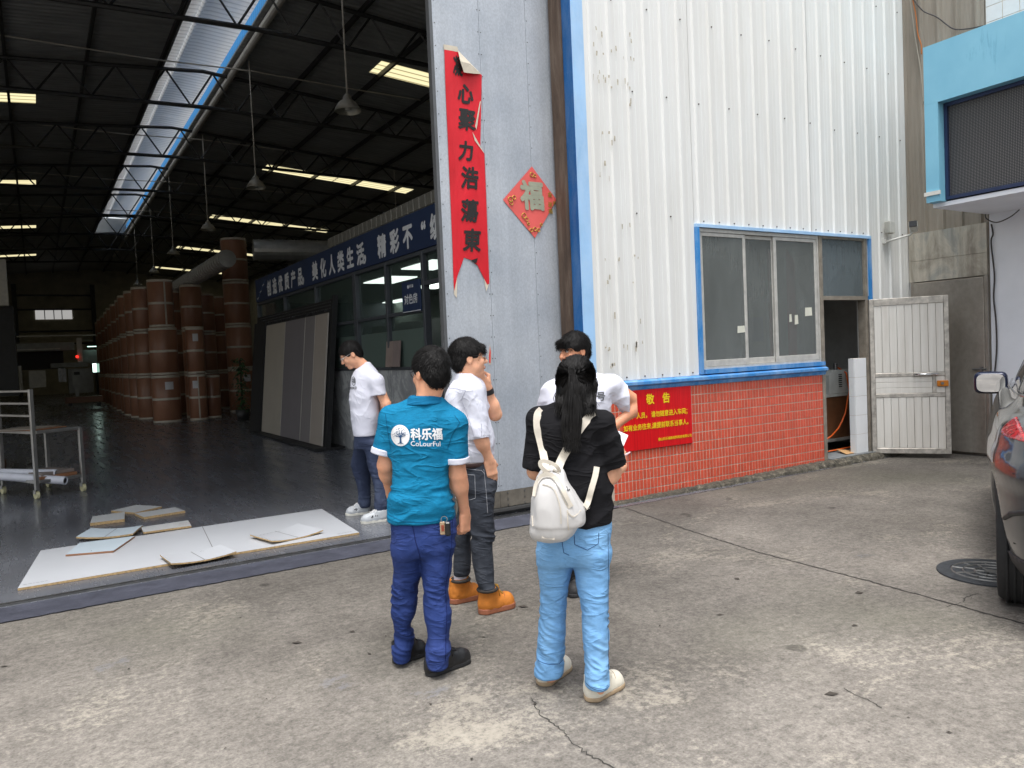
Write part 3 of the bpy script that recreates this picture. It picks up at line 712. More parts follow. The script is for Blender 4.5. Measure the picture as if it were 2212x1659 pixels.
for x, y, r in ((588, 828, .022), (604, 835, .016), (470, 965, .026), (490, 955, .02), (475, 985, .02), (545, 1055, .026), (560, 1075, .02), (605, 1130, .02), (585, 1135, .018), (625, 1135, .018), (640, 1105, .014), (570, 1100, .014)):
    q = onG(x, y); mb.tube([(q.x+r*math.cos(a*.7854), GY-.0125, q.z+r*math.sin(a*.7854)) for a in range(8)], .004, 4, True)
mb.build('ornament', M_GOLD, fu, world=True)
sp = thing('paper_shred', 'thin torn shred of red paper low on the gate', 'paper shred', (3.8, GY-.01, 1.3))
def c4px(x, y): return ((1700+x/2.764)/1.8517, (1300+y/2.764)/1.8517)
for nm, pts, off, m in (('backing', [(705, 440), (700, 330), (718, 208), (732, 300), (730, 440)], .004, M_PBACK), ('red_face', [(710, 420), (708, 335), (719, 235), (727, 300), (724, 420)], .007, M_RPAP)):
    bm = bmesh.new(); f = bm.faces.new([bm.verts.new(on_y(*c4px(*p_), GY-off)) for p_ in pts]); bmesh.ops.recalc_face_normals(bm, faces=bm.faces[:])
    me = bpy.data.meshes.new(nm); bm.to_mesh(me); bm.free(); link(nm, me, m, sp, world=True)

# ================================================================ white building with blue canopy on the right
wb = thing('white_building', 'white walled building with sky blue canopy at the right edge', 'building', (11.5, 3, 0))
M_WWALL = simple('white_plaster', lin((232, 235, 242)), .75, 0, .06, 1.5, .15)
MB().box((SX, -9, 0), (SX+5, 5.05, 4.9)).build('wall', M_WWALL, wb, world=True)
up = MB().box((SX+.01, -9, 4.9), (SX+5, 5.05, 7.6)).build('upper_wall', M_GROUT, wb, world=True)
M_WT2 = simple('white_facade_tile', lin((214, 216, 216)), .3, 0, .05, 6)
wt = MB().bbox((-.004, -.094, -.094), (.01, .094, .094), .003).mesh('tile'); wt.materials.append(M_WT2)
for j in range(5):
    for i in range(7):
        o = bpy.data.objects.new('tile', wt); COL.objects.link(o); o.parent = up; o.location = (SX+.009, 4.95-i*.196, 5.0+j*.196)
M_SKYB = None
g = NG('sky_blue_paint'); n = g.noise((1.5, 1.2, 1), 5, .6); d = g.noise((16, 16, 2), 6, .75, dist=.4); e = g.noise((.9, .9, .7), 3)
c = g.ramp(n, [(0.3, lin((112, 174, 202))), (0.7, lin((132, 192, 216)))])
c = g.mix(g.ramp(g.math('ADD', g.math('MULTIPLY', d, .5), g.math('MULTIPLY', e, .55)), [(0.60, 0.0), (0.68, .55)]), c, lin((66, 138, 172)))
c = g.mix(g.ramp(g.noise((22, 22, 3), 5, .7), [(0.70, 0.0), (0.76, .6)]), c, lin((196, 214, 220)))
g.col(c); g.set(rough=.55); M_SKYB = g.m
KX = 9.0
def frame_y(y0, y1, z0, z1, x0, x1, mat, name): return MB().box((x0, y0, z0), (x1, y1, z1)).build(name, mat, wb, world=True)
frame_y(-4, 5.06, 4.28, 4.95, KX, SX, M_SKYB, 'canopy_fascia')
frame_y(4.905, 5.06, 3.15, 4.279, KX, SX, M_SKYB, 'canopy_fascia')
frame_y(-4, 4.904, 3.165, 4.279, KX+.24, SX, M_WWALL, 'canopy_core')
frame_y(-4, 5.06, 3.10, 3.149, KX+.14, SX-.0, M_WWALL, 'soffit')
MB().box((KX-.02, 4.89, 3.225), (KX-.001, 5.075, 3.27)).build('cable_duct', M_WPL, wb, world=True)
led = thing('led_display', 'dark dotted screen panel in a navy frame under the blue canopy', 'display', (KX+.06, 3.5, 3.16))
M_NAVY = simple('navy_frame', lin((44, 56, 88)), .4, .3)
g = NG('led_modules'); p_ = g.pos(); sc2 = g.n('VectorMath'); sc2.operation = 'MULTIPLY'; g.l(p_, sc2.inputs[0]); sc2.inputs[1].default_value = (0, 1/.0165, 1/.0165)
fr_ = g.n('VectorMath'); fr_.operation = 'FRACTION'; g.l(sc2.outputs[0], fr_.inputs[0]); sb = g.n('VectorMath'); sb.operation = 'SUBTRACT'; g.l(fr_.outputs[0], sb.inputs[0]); sb.inputs[1].default_value = (0, .5, .5)
ln = g.n('VectorMath'); ln.operation = 'LENGTH'; g.l(sb.outputs[0], ln.inputs[0])
g.col(g.ramp(ln.outputs['Value'], [(0.24, lin((120, 118, 117))), (0.34, lin((24, 26, 31)))])); g.set(rough=.5); M_LED = g.m
MB().box((KX+.155, 0.6, 3.205), (KX+.175, 4.865, 4.235)).build('screen', M_LED, led, world=True)
for a, b in (((KX+.12, 4.866, 3.165), (KX+.20, 4.903, 4.277)), ((KX+.12, .56, 3.165), (KX+.20, 4.866, 3.204)), ((KX+.12, .56, 4.236), (KX+.20, 4.866, 4.277)), ((KX+.12, .52, 3.165), (KX+.20, .56, 4.277))): MB().box(a, b).build('frame', M_NAVY, led, world=True)
dp = MB().cyl((10.2, 4.05, 4.95), (10.2, 4.05, 7.6), .075, n=16)
tag(dp.build('downpipe', simple('cream_pipe', lin((208, 202, 186)), .5)), 'cream drain pipe standing on top of the blue canopy', 'pipe')
# hanging cables
def cable(name, pts, r, mat, label):
    P = [Vector(p) for p in pts]; out = []
    for i in range(len(P)-1):
        p0, p1, p2, p3 = P[max(i-1, 0)], P[i], P[i+1], P[min(i+2, len(P)-1)]
        for k in range(6):
            t_ = k/6; out.append(0.5*((2*p1)+(p2-p0)*t_+(2*p0-5*p1+4*p2-p3)*t_*t_+(3*p1-p0-3*p2+p3)*t_**3))
    out.append(P[-1]); o = MB().tube(out, r, 5).build(name, mat, smooth=True); return tag(o, label, 'cable')
def k3(x, y): return ((3172+x/1.843)/1.8517, (y/1.843)/1.8517)
M_CBL = simple('dark_cable', (0.04, .035, .035), .6); M_CBO = simple('orange_cable', lin((176, 104, 48)), .6); M_CBG = simple('grey_cable', lin((150, 144, 132)), .6)
cable('cable', [on_x(*k3(*p), 10.33) for p in ((885, -10), (960, 80), (1060, 125), (1180, 210), (1290, 212), (1400, 190))], .009, M_CBL, 'dark cable sagging across the ribbed side wall above the canopy')
cable('cable', [on_x(*k3(*p), 10.34) for p in ((880, -15), (905, 110), (920, 250), (945, 330), (948, 400))], .008, M_CBO, 'orange cable running down the wall corner beside the canopy')
cable('cable', [on_x(*k3(*p), 10.345) for p in ((862, -15), (890, 200), (910, 330), (935, 480), (950, 620), (960, 760))], .008, M_CBG, 'grey cable running down the wall corner to the canopy end')
def k5(x, y): return ((3200+x/1.6585)/1.8517, (900+y/1.6585)/1.8517)
cable('cable', [on_x(*k5(*p), 10.37) for p in ((1270, -5), (1280, 60), (1268, 120), (1290, 330), (1285, 480), (1300, 640), (1305, 820), (1290, 1000))], .010, M_CBL, 'dark cable clipped along the white wall edge beside the brown door')
cable('cable', [on_x(*k3(*p), 10.33) for p in ((1420, 1560), (1425, 1610), (1500, 1640), (1600, 1600), (1670, 1545))], .007, M_CBL, 'dark cable looping under the canopy soffit')

# ================================================================ workshop interior
RX = 4.35                                     # ridge line
def roof_z(x): return 9.85-0.08*abs(x-RX)
g = NG('dark_roof_sheet'); n = g.noise((1.2, 5, 1), 5, .6); g.col(g.ramp(n, [(0.3, (0.26, 0.265, 0.26)), (0.7, (0.42, 0.425, 0.41))])); g.set(rough=.6, metal=.2)
wv = g.n('TexWave'); wv.wave_type = 'BANDS'; wv.bands_direction = 'Y'; wv.inputs['Scale'].default_value = 1.6; g.l(g.pos(), wv.inputs['Vector']); g.bump(wv.outputs['Fac'], .6, .03); M_ROOF = g.m
M_TRUSS = simple('truss_steel', (0.045, .045, .044), .5, .3, .2, 4)
M_CONDUIT = simple('conduit_grey', (0.5, .47, .41), .5)
YB = 70.0
def slope(x0, x1, y0, y1, dz=0.0, mat=M_ROOF, name='roof_sheet'):
    mb = MB(); a, b = roof_z(x0)+dz, roof_z(x1)+dz
    mb.add([(x0, y0, a), (x1, y0, b), (x1, y1, b), (x0, y1, a), (x0, y0, a+.05), (x1, y0, b+.05), (x1, y1, b+.05), (x0, y1, a+.05)], [(0, 3, 2, 1), (4, 5, 6, 7), (0, 1, 5, 4), (1, 2, 6, 5), (2, 3, 7, 6), (3, 0, 4, 7)])
    o_ = mb.build(name, mat, fac, world=True)
    MB().add([(x0, y0, a+.054), (x1, y0, b+.054), (x1, y1, b+.054), (x0, y1, a+.054)], [(0, 1, 2, 3)]).build('roof_bounce_sheet', M_BOUNCE, fac, world=True)  # unseen pale sheet added to bounce daylight up into the monitor
    return o_
M_BOUNCE = simple('pale_bounce_sheet', (0.62, .63, .64), .5)
MO0, MO1, MY0, MY1 = 3.42, 4.93, 9.0, 51.0     # ridge monitor opening
for y0, y1 in zip([6.2, 18, 30, 42, 54], [18, 30, 42, 54, YB]):
    slope(-8, MO0, y0, y1-.002); slope(MO1, 16, y0, y1-.002)
slope(MO0, RX, 6.2, MY0); slope(RX, MO1, 6.2, MY0); slope(MO0, RX, MY1, YB); slope(RX, MO1, MY1, YB)
g = NG('monitor_sheet'); wv = g.n('TexWave'); wv.wave_type = 'BANDS'; wv.bands_direction = 'Y'; wv.inputs['Scale'].default_value = 1.3; g.l(g.pos(), wv.inputs['Vector'])
g.col(g.ramp(wv.outputs['Fac'], [(0.0, (0.6, .6, .6)), (0.25, (0.8, .8, .79)), (1.0, (0.84, .84, .83))])); g.set(rough=.5); g.bump(wv.outputs['Fac'], .5, .03); M_MON = g.m
M_BSH = NG('blue_ridge_sheet'); g = M_BSH; wv = g.n('TexWave'); wv.wave_type = 'BANDS'; wv.bands_direction = 'Y'; wv.inputs['Scale'].default_value = 1.6; g.l(g.pos(), wv.inputs['Vector'])
g.col(g.ramp(wv.outputs['Fac'], [(0.0, lin((40, 100, 160))), (0.4, lin((80, 160, 225)))])); tr = g.n('BsdfTranslucent'); tr.inputs['Color'].default_value = (*lin((90, 170, 235)), 1); ms = g.n('MixShader'); ms.inputs[0].default_value = .7
g.l(g.b.outputs[0], ms.inputs[1]); g.l(tr.outputs[0], ms.inputs[2]); g.l(ms.outputs[0], g.out.inputs[0]); M_BSH = g.m
for y0, y1 in zip([9, 19.5, 30, 40.5], [19.5, 30, 40.5, 51]):
    mb = MB(); mb.add([(2.9, y0, 10.62), (RX, y0, 10.72), (5.75, y0, 10.62), (5.75, y1-.01, 10.62), (RX, y1-.01, 10.72), (2.9, y1-.01, 10.62)], [(0, 1, 4, 5), (1, 2, 3, 4)]); mb.build('monitor_roof', M_MON, fac, world=True)
    MB().quad((5.06, y0, 9.85), (5.06, y1, 9.85), (5.06, y1, 10.33), (5.06, y0, 10.33)).build('monitor_side', M_BSH, fac, world=True)
for y in (9.0, 51.0): MB().box((2.8, y-.02, 9.75), (5.7, y+.02, 10.65)).build('monitor_end', M_ROOF, fac, world=True)
MB().tube([(4.05, 9, 10.6), (4.05, 51, 10.6)], .06, 8).build('monitor_beam', M_MON, fac, world=True)
MB().tube([(5.06, 7, 9.62), (5.06, 60, 9.62)], .085, 10).build('ridge_gutter', M_CONDUIT, fac, world=True)
# outer walls
M_INW = simple('inner_wall_sheet', (0.5, .5, .49), .7, 0, .2, 2)
MB().box((-8.1, FY+.05, 4.6), (-8.0, YB, 9.6)).build('outer_wall', M_INW, fac, world=True)     # opening below is out of view, added to let daylight in
MB().box((-8.1, 25.0, 0), (-8.0, YB, 4.598)).build('outer_wall', M_INW, fac, world=True)
for k in range(3): MB().box((-8.15, 8.4+5.6*k, 0), (-7.95, 8.7+5.6*k, 4.599)).build('side_column', M_TRUSS, fac, world=True)
MB().box((16.0, FY+.05, 0), (16.1, YB, 9.6)).build('outer_wall', M_INW, fac, world=True)
MB().box((10.41, FY+.21, 0), (16.0, FY+.28, 9.9)).build('outer_wall', M_INW, fac, world=True)
MB().box((4.81, FY+.32, 2.96), (10.41, FY+.38, 9.9)).build('outer_wall', M_INW, fac, world=True)
MB().box((-8.0, FY+.02, 0), (-7.4, FY+.2, 9.9)).build('front_wall', M_WALL, fac, world=True)
MB().box((-7.4, FY+.02, 7.4), (4.61, FY+.2, 9.9)).build('front_wall', M_WALL, fac, world=True)  # gate opening widened out of view to let more daylight in
MB().box((4.85, 6.5, 2.5), (4.95, 8.4, 9.7)).build('office_flank_wall', M_INW, fac, world=True)
bw = MB().box((-8.0, YB, 0), (16, YB+.1, 9.9)).build('back_wall', simple('back_wall_sheet', (0.42, .39, .31), .7, 0, .25, 1.2), fac, world=True)
for x in (-1.1, 4.2): MB().box((x-.15, YB-.35, 0), (x+.15, YB-.001, 8.6)).build('pilaster', M_TRUSS, bw)
for z in (3.9, 4.9, 6.6, 7.7): MB().box((-1.0, YB-.12, z), (4.1, YB-.001, z+.12)).build('girt', M_TRUSS, bw)
M_WLIT = emit('daylit_window', (0.82, .80, .78), 0.22)
a, b = on_y(77, 690, YB-.05), on_y(155, 668, YB-.05)
wl = MB().box((a.x, YB-.04, a.z), (b.x, YB-.001, b.z)).build('far_window', M_WLIT, bw)
for k in (.25, .5, .72): x = a.x+(b.x-a.x)*k; MB().box((x-.03, YB-.08, a.z), (x+.03, YB-.041, b.z)).build('mullion', M_TRUSS, wl)
# trusses
def truss(y):
    t = MB().tube([(x, y, 8.72-.03*abs(x-RX)) for x in (-8, RX, 16)], .055, 6).build('truss', M_TRUSS, fac, world=True)
    MB().tube([(x, y, roof_z(x)-.16) for x in (-8, RX, 16)], .05, 6).build('top_chord', M_TRUSS, t)
    n = 20
    for k in range(n):
        xa = -8+24*k/n; xb = -8+24*(k+1)/n; xm = (xa+xb)/2
        for p, q in (((xa, 8.72-.03*abs(xa-RX)), (xm, roof_z(xm)-.16)), ((xm, roof_z(xm)-.16), (xb, 8.72-.03*abs(xb-RX)))):
            MB().tube([(p[0], y, p[1]), (q[0], y, q[1])], .026, 4).build('web_member', M_TRUSS, t)
for k in range(9): truss(11.1+5.6*k)
# purlins
for k in range(14):
    x = -7.2+1.75*k
    if MO0-.2 < x < MO1+.2: x = MO0-.15 if x < RX else MO1+.15
    MB().box((x-.035, 6.3, roof_z(x)-.13), (x+.035, YB, roof_z(x)-.002)).build('purlin', M_TRUSS, fac, world=True)
# skylights: ribbed translucent roof panels glowing with daylight
g = NG('skylight_panel'); sx_ = g.n('SeparateXYZ'); g.l(g.pos(), sx_.inputs[0]); s = g.math('FRACT', g.math('MULTIPLY', sx_.outputs[1], 1/.29))
c = g.ramp(s, [(0.0, (0.22, .18, .08)), (0.16, (1.0, .88, .50)), (0.8, (1.0, .90, .55)), (0.97, (0.3, .25, .11))]); g.col((0, 0, 0)); g.l(c, g.b.inputs['Emission Color']); g.b.inputs['Emission Strength'].default_value = 0.52; M_SKYL = g.m
for i, y in enumerate((19.6, 31.4, 42.6, 54.0, 65.0)):
    for x0, x1 in ((8.28, 11.2), (11.25, 14.6)):
        mb = MB(); mb.quad((x0, y-.45, roof_z(x0)-.004), (x1, y-.45, roof_z(x1)-.004), (x1, y+.45, roof_z(x1)-.004), (x0, y+.45, roof_z(x0)-.004)); mb.build('skylight', M_SKYL, fac, world=True)
for y in (26.0, 37.2, 48.3, 59.6):
    mb = MB(); mb.quad((-6, y-.42, roof_z(-6)-.004), (.45, y-.42, roof_z(.45)-.004), (.45, y+.42, roof_z(.45)-.004), (-6, y+.42, roof_z(-6)-.004)); mb.build('skylight', M_SKYL, fac, world=True)
# conduits along the lamp rows
for k, y in enumerate((14, 21, 28, 34.8, 41.5)):
    z = 9.42 if k else 9.3
    o = MB().tube([(-7.5, y, z-.15), (0, y+.1, z-.02), (3, y, z-.08), (5.3, y, z), (8, y, z-.07), (12.4, y, z-.12)], .02, 5).build('conduit', M_CONDUIT, smooth=True)
    tag(o, ['nearest', 'second', 'third', 'fourth', 'fifth'][k]+' sagging electric conduit crossing under the dark roof, counted from the gate', 'conduit', 'conduits under the roof')
# pendant lamps
M_LAMP = simple('lamp_aluminium', (0.36, .34, .29), .4, .3, .15, 6); M_LAMPI = simple('lamp_inside', (0.34, .33, .27), .3, .4)
def lamp(x, y, z, ztop, label):
    t = thing('pendant_lamp', label, 'lamp', (x, y, z), group='pendant lamps under the roof')
    MB().lathe([(.245, 0), (.25, .012), (.225, .07), (.18, .145), (.12, .20), (.085, .225), (.075, .28), (.05, .31), (.03, .32), (.02, .36)], n=28).build('shade', M_LAMP, t, smooth=True)
    MB().lathe([(.243, .002), (.218, .068), (.172, .14), (.11, .195), (.0, .20)], n=28).build('reflector', M_LAMPI, t, smooth=True)
    MB().cyl((0, 0, .02), (0, 0, .19), .05, n=12).build('bulb', simple('bulb_glass', (0.6, .6, .55), .2), t)
    MB().cyl((0, 0, .35), (0, 0, ztop-z), .016, n=8).build('rod', M_CONDUIT, t)
for (x, y), lb in zip(((5.31, 14), (5.28, 21), (5.33, 28), (5.12, 34.4), (5.2, 41.2), (5.12, 47.5)), ('biggest dome pendant lamp, nearest the gate', 'second dome pendant lamp from the gate, above the skylit aisle', 'third dome pendant lamp, by the left end of a yellow skylight', 'fourth dome pendant lamp, small and dim above the tall roll stack', 'fifth dome pendant lamp, tiny and dim in the distance', 'farthest dome pendant lamp, tiny above the roll stacks')):
    lamp(x, y, 6.33, roof_z(x)-.1, lb)
lamp(12.39, 28, 5.2, 9.35, 'dome pendant lamp on a long rod half hidden behind the office parapet')

# ---- office box with glass front
OX = 4.74
off = thing('glass_office', 'glass fronted colour matching office inside the workshop', 'office', (6.2, 14, 0))
M_FRM = simple('grey_office_frame', lin((86, 90, 96)), .45, .4)
def ogl(name, base, alpha, rough=.06):
    g = NG(name); g.col(base); g.set(rough=rough, spec=.6, alpha=alpha); MATS[name] = g.m; return g.m
M_OGL = ogl('green_office_glass', (0.06, .09, .078), .40); M_FILM = ogl('green_frosted_film', (0.12, .165, .145), .97, .25)
def marble():
    g = NG('grey_marble'); n = g.noise(1.3, 7, .7, dist=1.6); g.col(g.ramp(n, [(0.35, lin((150, 152, 154))), (0.5, lin((168, 170, 172))), (0.53, lin((190, 192, 192))), (0.57, lin((196, 198, 198)))])); g.set(rough=.22); return g.m
M_MARB = marble()
MB().box((OX+.02, 8.45, 0), (OX+.2, 19.3, 1.42)).build('base_wall', M_FRM, off, world=True)
ys = [9.86, 11.2, 12.58, 14.73, 16.94, 19.3]
for a, b in zip(ys, ys[1:]): MB().bbox((OX, a+.004, .0), (OX+.025, b-.004, 1.425), .003).build('marble_slab', M_MARB, off, world=True)
for a, b in zip(ys, ys[1:]):
    for z0, z1 in ((1.47, 2.03), (2.06, 2.25), (2.30, 3.06)):
        nm = 'frosted_pane' if z1 < 2.05 else 'pane'
        if z0 == 2.06: continue
        if nm == 'frosted_pane':
            MB().box((OX+.03, a+.035, 1.46), (OX+.04, b-.035, 2.03)).build(nm, M_FILM, off, world=True)
            MB().box((OX+.03, a+.035, 2.032), (OX+.04, b-.035, 2.25)).build('pane', M_OGL, off, world=True)
        else: MB().box((OX+.03, a+.035, z0), (OX+.04, b-.035, z1)).build(nm, M_OGL, off, world=True)
for y in ys+[9.0]:
    w = .075 if y == 12.58 else .035
    MB().bbox((OX-.03, y-w, 1.43 if y > 9.9 else 0), (OX+.07, y+w, 3.10), .004).build('mullion', M_FRM, off, world=True)
for z0, z1, y0, y1 in ((1.425, 1.47, 9.9, 19.3), (2.25, 2.30, 9.9, 19.3), (3.06, 3.12, 8.45, 19.3), (2.62, 2.68, 9.03, 9.83)): MB().bbox((OX-.02, y0, z0), (OX+.06, y1, z1), .004).build('rail', M_FRM, off, world=True)
MB().box((OX+.03, 9.035, 2.69), (OX+.04, 9.82, 3.05)).build('pane', M_OGL, off, world=True)
M_PARA = simple('parapet_sheet', lin((120, 118, 110)), .5, .2)
for k in range(28):
    y = 13.9-.2*k
    if y < 8.4: break
    MB().bbox((OX+.0, y-.196, 3.70), (OX+.06, y, 3.885), .012).build('parapet_panel', M_PARA, off, world=True)
MB().box((OX+.06, 8.45, 3.12), (OX+3.6, 19.3, 3.18)).build('office_ceiling', simple('office_ceiling', (0.42, .44, .42), .8), off, world=True)
MB().box((OX+3.6, 8.45, 0), (OX+3.7, 19.3, 3.7)).build('office_back', simple('office_back', (0.3, .34, .31), .8), off, world=True)
MB().box((OX+.2, 19.3, 0), (OX+3.7, 19.4, 3.7)).build('office_end', M_FRM, off, world=True); MB().box((OX+.1, 8.4, 0), (OX+3.7, 8.44, 3.7)).build('office_end', M_FRM, off, world=True)
MB().box((OX+.9, 9.6, 1.5), (OX+.93, 14.2, 2.24)).build('partition', simple('partition_white', (0.34, .36, .35), .7), off, world=True)
M_TUBE = emit('office_light_panel', (0.86, 1.0, .92), 1.6)
for px, py in ((842, 606), (935, 574), (940, 618), (868, 651)):
    q = on_z(px, py, 3.1); MB().box((q.x-.3, q.y-.6, 3.10), (q.x+.3, q.y+.6, 3.118)).build('light_panel', M_TUBE, off, world=True)
# long blue banner with slogan
bn = thing('slogan_banner', 'long navy banner with grey slogan characters over the office', 'banner', (OX-.03, 14, 3.1))
M_BNAVY = simple('banner_navy', lin((34, 52, 86)), .5, 0, .12, 1.5); M_BTXT = simple('banner_grey', lin((226, 228, 230)), .5)
MB().bbox((OX-.035, 8.45, 3.125), (OX-.001, 19.33, 3.68), .004).build('board', M_BNAVY, bn, world=True)
def side_text(body, size, y, z, x, mat, par, bold=0.0, sx=1.0, name='character'):
    v, f = text_arr(body, size, bold); mb = MB(); mb.add([(x-p[2], y-p[0]*sx, z+p[1]) for p in v], f); return mb.build(name, mat, par, world=True)
for ch, y, z in zip('创造优质产品，美化人类生活，精彩不“缤', (18.06, 17.57, 17.08, 16.58, 16.09, 15.6, 15.3, 14.62, 14.12, 13.62, 13.14, 12.66, 12.17, 11.88, 11.24, 10.74, 10.26, 9.72, 9.34), [3.365]*19):
    side_text(ch, .37, y, z-.02, OX-.038, M_BTXT, bn, .016, .94)
for k in range(9): MB().quad(*[(OX-.0375, 19.2-.09*k-dy, 3.2+.045*k % .4+dz) for dy, dz in ((0, 0), (.16, .03), (.16, .05), (0, .02))]).build('skyline_mark', M_BTXT if k % 3 == 0 else simple('banner_pale_blue', lin((70, 100, 140)), .5), bn, world=True)
rs = thing('room_sign', 'square navy sign reading colour matching room in white characters', 'sign', (OX-.05, 10.2, 2.27))
MB().bbox((OX-.055, 9.90, 2.27), (OX-.032, 10.52, 2.72), .003).build('board', M_BNAVY, rs, world=True)
side_text('对色房', .155, 10.21, 2.45, OX-.058, M_BTXT, rs, .003, 1.0, 'lettering'); side_text('科乐福', .05, 10.18, 2.64, OX-.058, M_BTXT, rs, .001, 1.0, 'lettering')
MB().cyl((OX-.056, 10.29, 2.64), (OX-.0585, 10.29, 2.64), .028, n=16).build('emblem', M_BTXT, rs, world=True); MB().box((OX-.058, 9.90, 2.275), (OX-.0555, 10.52, 2.285)).build('stripe', M_BTXT, rs, world=True)
# sample board leaning on the sill in front of the glass
q0, q1 = on_x(833.5, 740, OX-.03), on_x(864, 742, OX-.03)
sb_ = thing('sample_board', 'small two tone taupe sample board standing on the office sill', 'board', (OX-.05, (q0.y+q1.y)/2, 1.47))
M_TAU = simple('taupe', lin((150, 134, 126)), .5); M_TAU2 = simple('taupe_dark', lin((136, 122, 118)), .5)
for a, b, m in ((q0.y, (q0.y+q1.y)/2, M_TAU), ((q0.y+q1.y)/2, q1.y, M_TAU2)):
    MB().prism([(OX-.06, a, 1.475), (OX-.06, b, 1.475), (OX-.02, b, 1.475+.40), (OX-.02, a, 1.475+.40)], (.012, 0, 0)).build('panel', m, sb_, world=True)
# leaning sample panels on a black pegboard rack
rk = thing('display_rack', 'black pegboard display rack leaning against the office wall', 'rack', (4.5, 16, 0))
M_BLK = simple('matt_black', (0.012, .012, .013), .6); 
def lean(y0, y1, z0, z1, dx, th):
    f = lambda z: 4.36+.26*z/2.5+dx
    return MB().prism([(f(z0), y0, z0), (f(z0), y1, z0), (f(z1), y1, z1), (f(z1), y0, z1)], (th, 0, .0))
lean(13.45, 19.2, .0, 2.75, .03, .03).build('backboard', M_BLK, rk, world=True)
lean(13.42, 13.48, .0, 2.8, -.02, .09).build('side_post', M_BLK, rk, world=True); lean(18.2, 19.2, .0, 2.6, -.03, .05).build('end_board', M_BLK, rk, world=True)
MB().box((4.16, 13.4, .01), (4.7, 18.3, .05)).build('foot', M_BLK, rk, world=True)
mb = MB()
for j in range(3):
    for i in range(46):
        z = 2.58+j*.06; x = 4.36+.26*z/2.5+.028; mb.cyl((x, 13.7+i*.115, z), (x-.012, 13.7+i*.115, z), .014, n=6)
o = mb.build('peg_holes', M_STEEL, rk, world=True); o['kind'] = 'stuff'
for k in range(12): 
    z = 2.53; x = 4.36+.26*z/2.5-.02; MB().box((x-.03, 13.8+k*.36, z), (x+.05, 13.83+k*.36, z+.03)).build('hook', M_BLK, rk, world=True)
for y0, y1, c, lb in ((16.52, 18.1, (142, 136, 126), 'leftmost warm grey sample panel leaning on the black rack'), (15.10, 16.50, (104, 100, 102), 'wide dark grey sample panel, second from left on the rack'), (14.44, 15.06, (110, 106, 106), 'narrow charcoal sample panel, third from left on the rack'), (13.70, 14.42, (140, 132, 124), 'rightmost beige grey sample panel leaning on the black rack')):
    o = lean(y0, y1, .06, 2.50, -.012, .018).build('sample_slab', [simple('panel_%d' % c[0], lin(tuple(q*1.22 for q in c)), .42, 0, .05, 2)]); tag(o, lb, 'panel', 'sample panels on the rack')
    lean(y0-.012, y0-.001, .06, 2.50, -.014, .022).build('edge_strip', simple('panel_edge', lin((188, 184, 176)), .4), o)

# ---- stacks of wrapped paper rolls
def kraft():
    g = NG('kraft_wrap'); n = g.noise((2, 2, .8), 5, .6); g.col(g.ramp(n, [(0.3, lin((126, 87, 67))), (0.7, lin((154, 111, 88)))])); g.set(rough=.38, spec=.45); g.bump(g.noise((14, 14, 1.2), 4), .12, .01); return g.m
M_KRAFT = kraft(); M_TAPE = simple('parcel_tape', lin((186, 178, 164)), .22, 0, .12, 8); M_LABEL = simple('paper_label', lin((196, 196, 200)), .7); M_ENDP = simple('roll_end', lin((150, 118, 88)), .8)
ROLL = {}
def roll_meshes(r, h):
    k = (round(r, 3), round(h, 3))
    if k not in ROLL:
        b = MB().lathe([(0, 0), (r-.015, 0), (r, .015), (r, h-.015), (r-.015, h), (0, h)], n=28).mesh('wrap', True); b.materials.append(M_KRAFT)
        m = {}
        for nm, z0, z1 in (('lower_tape', .01, .075), ('middle_tape', h*.5-.035, h*.5+.035), ('upper_tape', h-.08, h-.006)):
            m[nm] = MB().lathe([(r+.0005, z0), (r+.004, z0+.003), (r+.004, z1-.003), (r+.0005, z1)], n=28).mesh(nm, True); m[nm].materials.append(M_TAPE)
        ROLL[k] = (b, m)
    return ROLL[k]
def roll(x, y, z, r, h, label, group, lab=None, vert=None, rich=True):
    t = thing('paper_roll', label, 'paper roll', (x, y, z), RNG.uniform(0, 6), group)
    b, m = roll_meshes(r, h)
    o = bpy.data.objects.new('wrap', b); COL.objects.link(o); o.parent = t
    for nm, me in m.items():
        o = bpy.data.objects.new('tape_band', me); COL.objects.link(o); o.parent = t
    cam_a = math.atan2(-y, -x)-t.rotation_euler.z
    def patch(a0, a1, z0, z1, mat, nm, rr):
        mb = MB(); n = 5
        for k in range(n):
            p, q = cam_a+a0+(a1-a0)*k/n, cam_a+a0+(a1-a0)*(k+1)/n
            mb.quad((rr*math.cos(p), rr*math.sin(p), z0), (rr*math.cos(q), rr*math.sin(q), z0), (rr*math.cos(q), rr*math.sin(q), z1), (rr*math.cos(p), rr*math.sin(p), z1))
        mb.build(nm, mat, t)
    if lab: patch(lab-.3, lab+.28, h*.70, h*.86, M_LABEL, 'label', r+.006)
    if vert is not None: patch(vert-.07, vert+.07, .01, h-.01, M_TAPE, 'upright_tape', r+.0055)
    return t
FRG = 'paper rolls in the front stacks'
for k, (r, z, lb) in enumerate(((.40, 0, 'bottom brown paper roll with white label, big front stack of three'), (.395, 1.42, 'middle brown paper roll of the big front stack of three'), (.355, 2.84, 'top brown paper roll with upright tape, big front stack of three'))):
    roll(3.27, 24.9, z, r, 1.415, lb, FRG, .25 if k == 0 else None, .35 if k == 2 else None)
for k, lb in enumerate(('bottom slim paper roll with upright tape, right of the big front stack', 'top slim paper roll with white label, right of the big front stack')):
    roll(4.12, 24.7, 1.41*k, .26, 1.405, lb, FRG, .1 if k else -.2, None if k else 0.1)
roll(4.62, 25.2, 0, .25, 1.35, 'single short paper roll behind the slim two-roll stack', FRG)
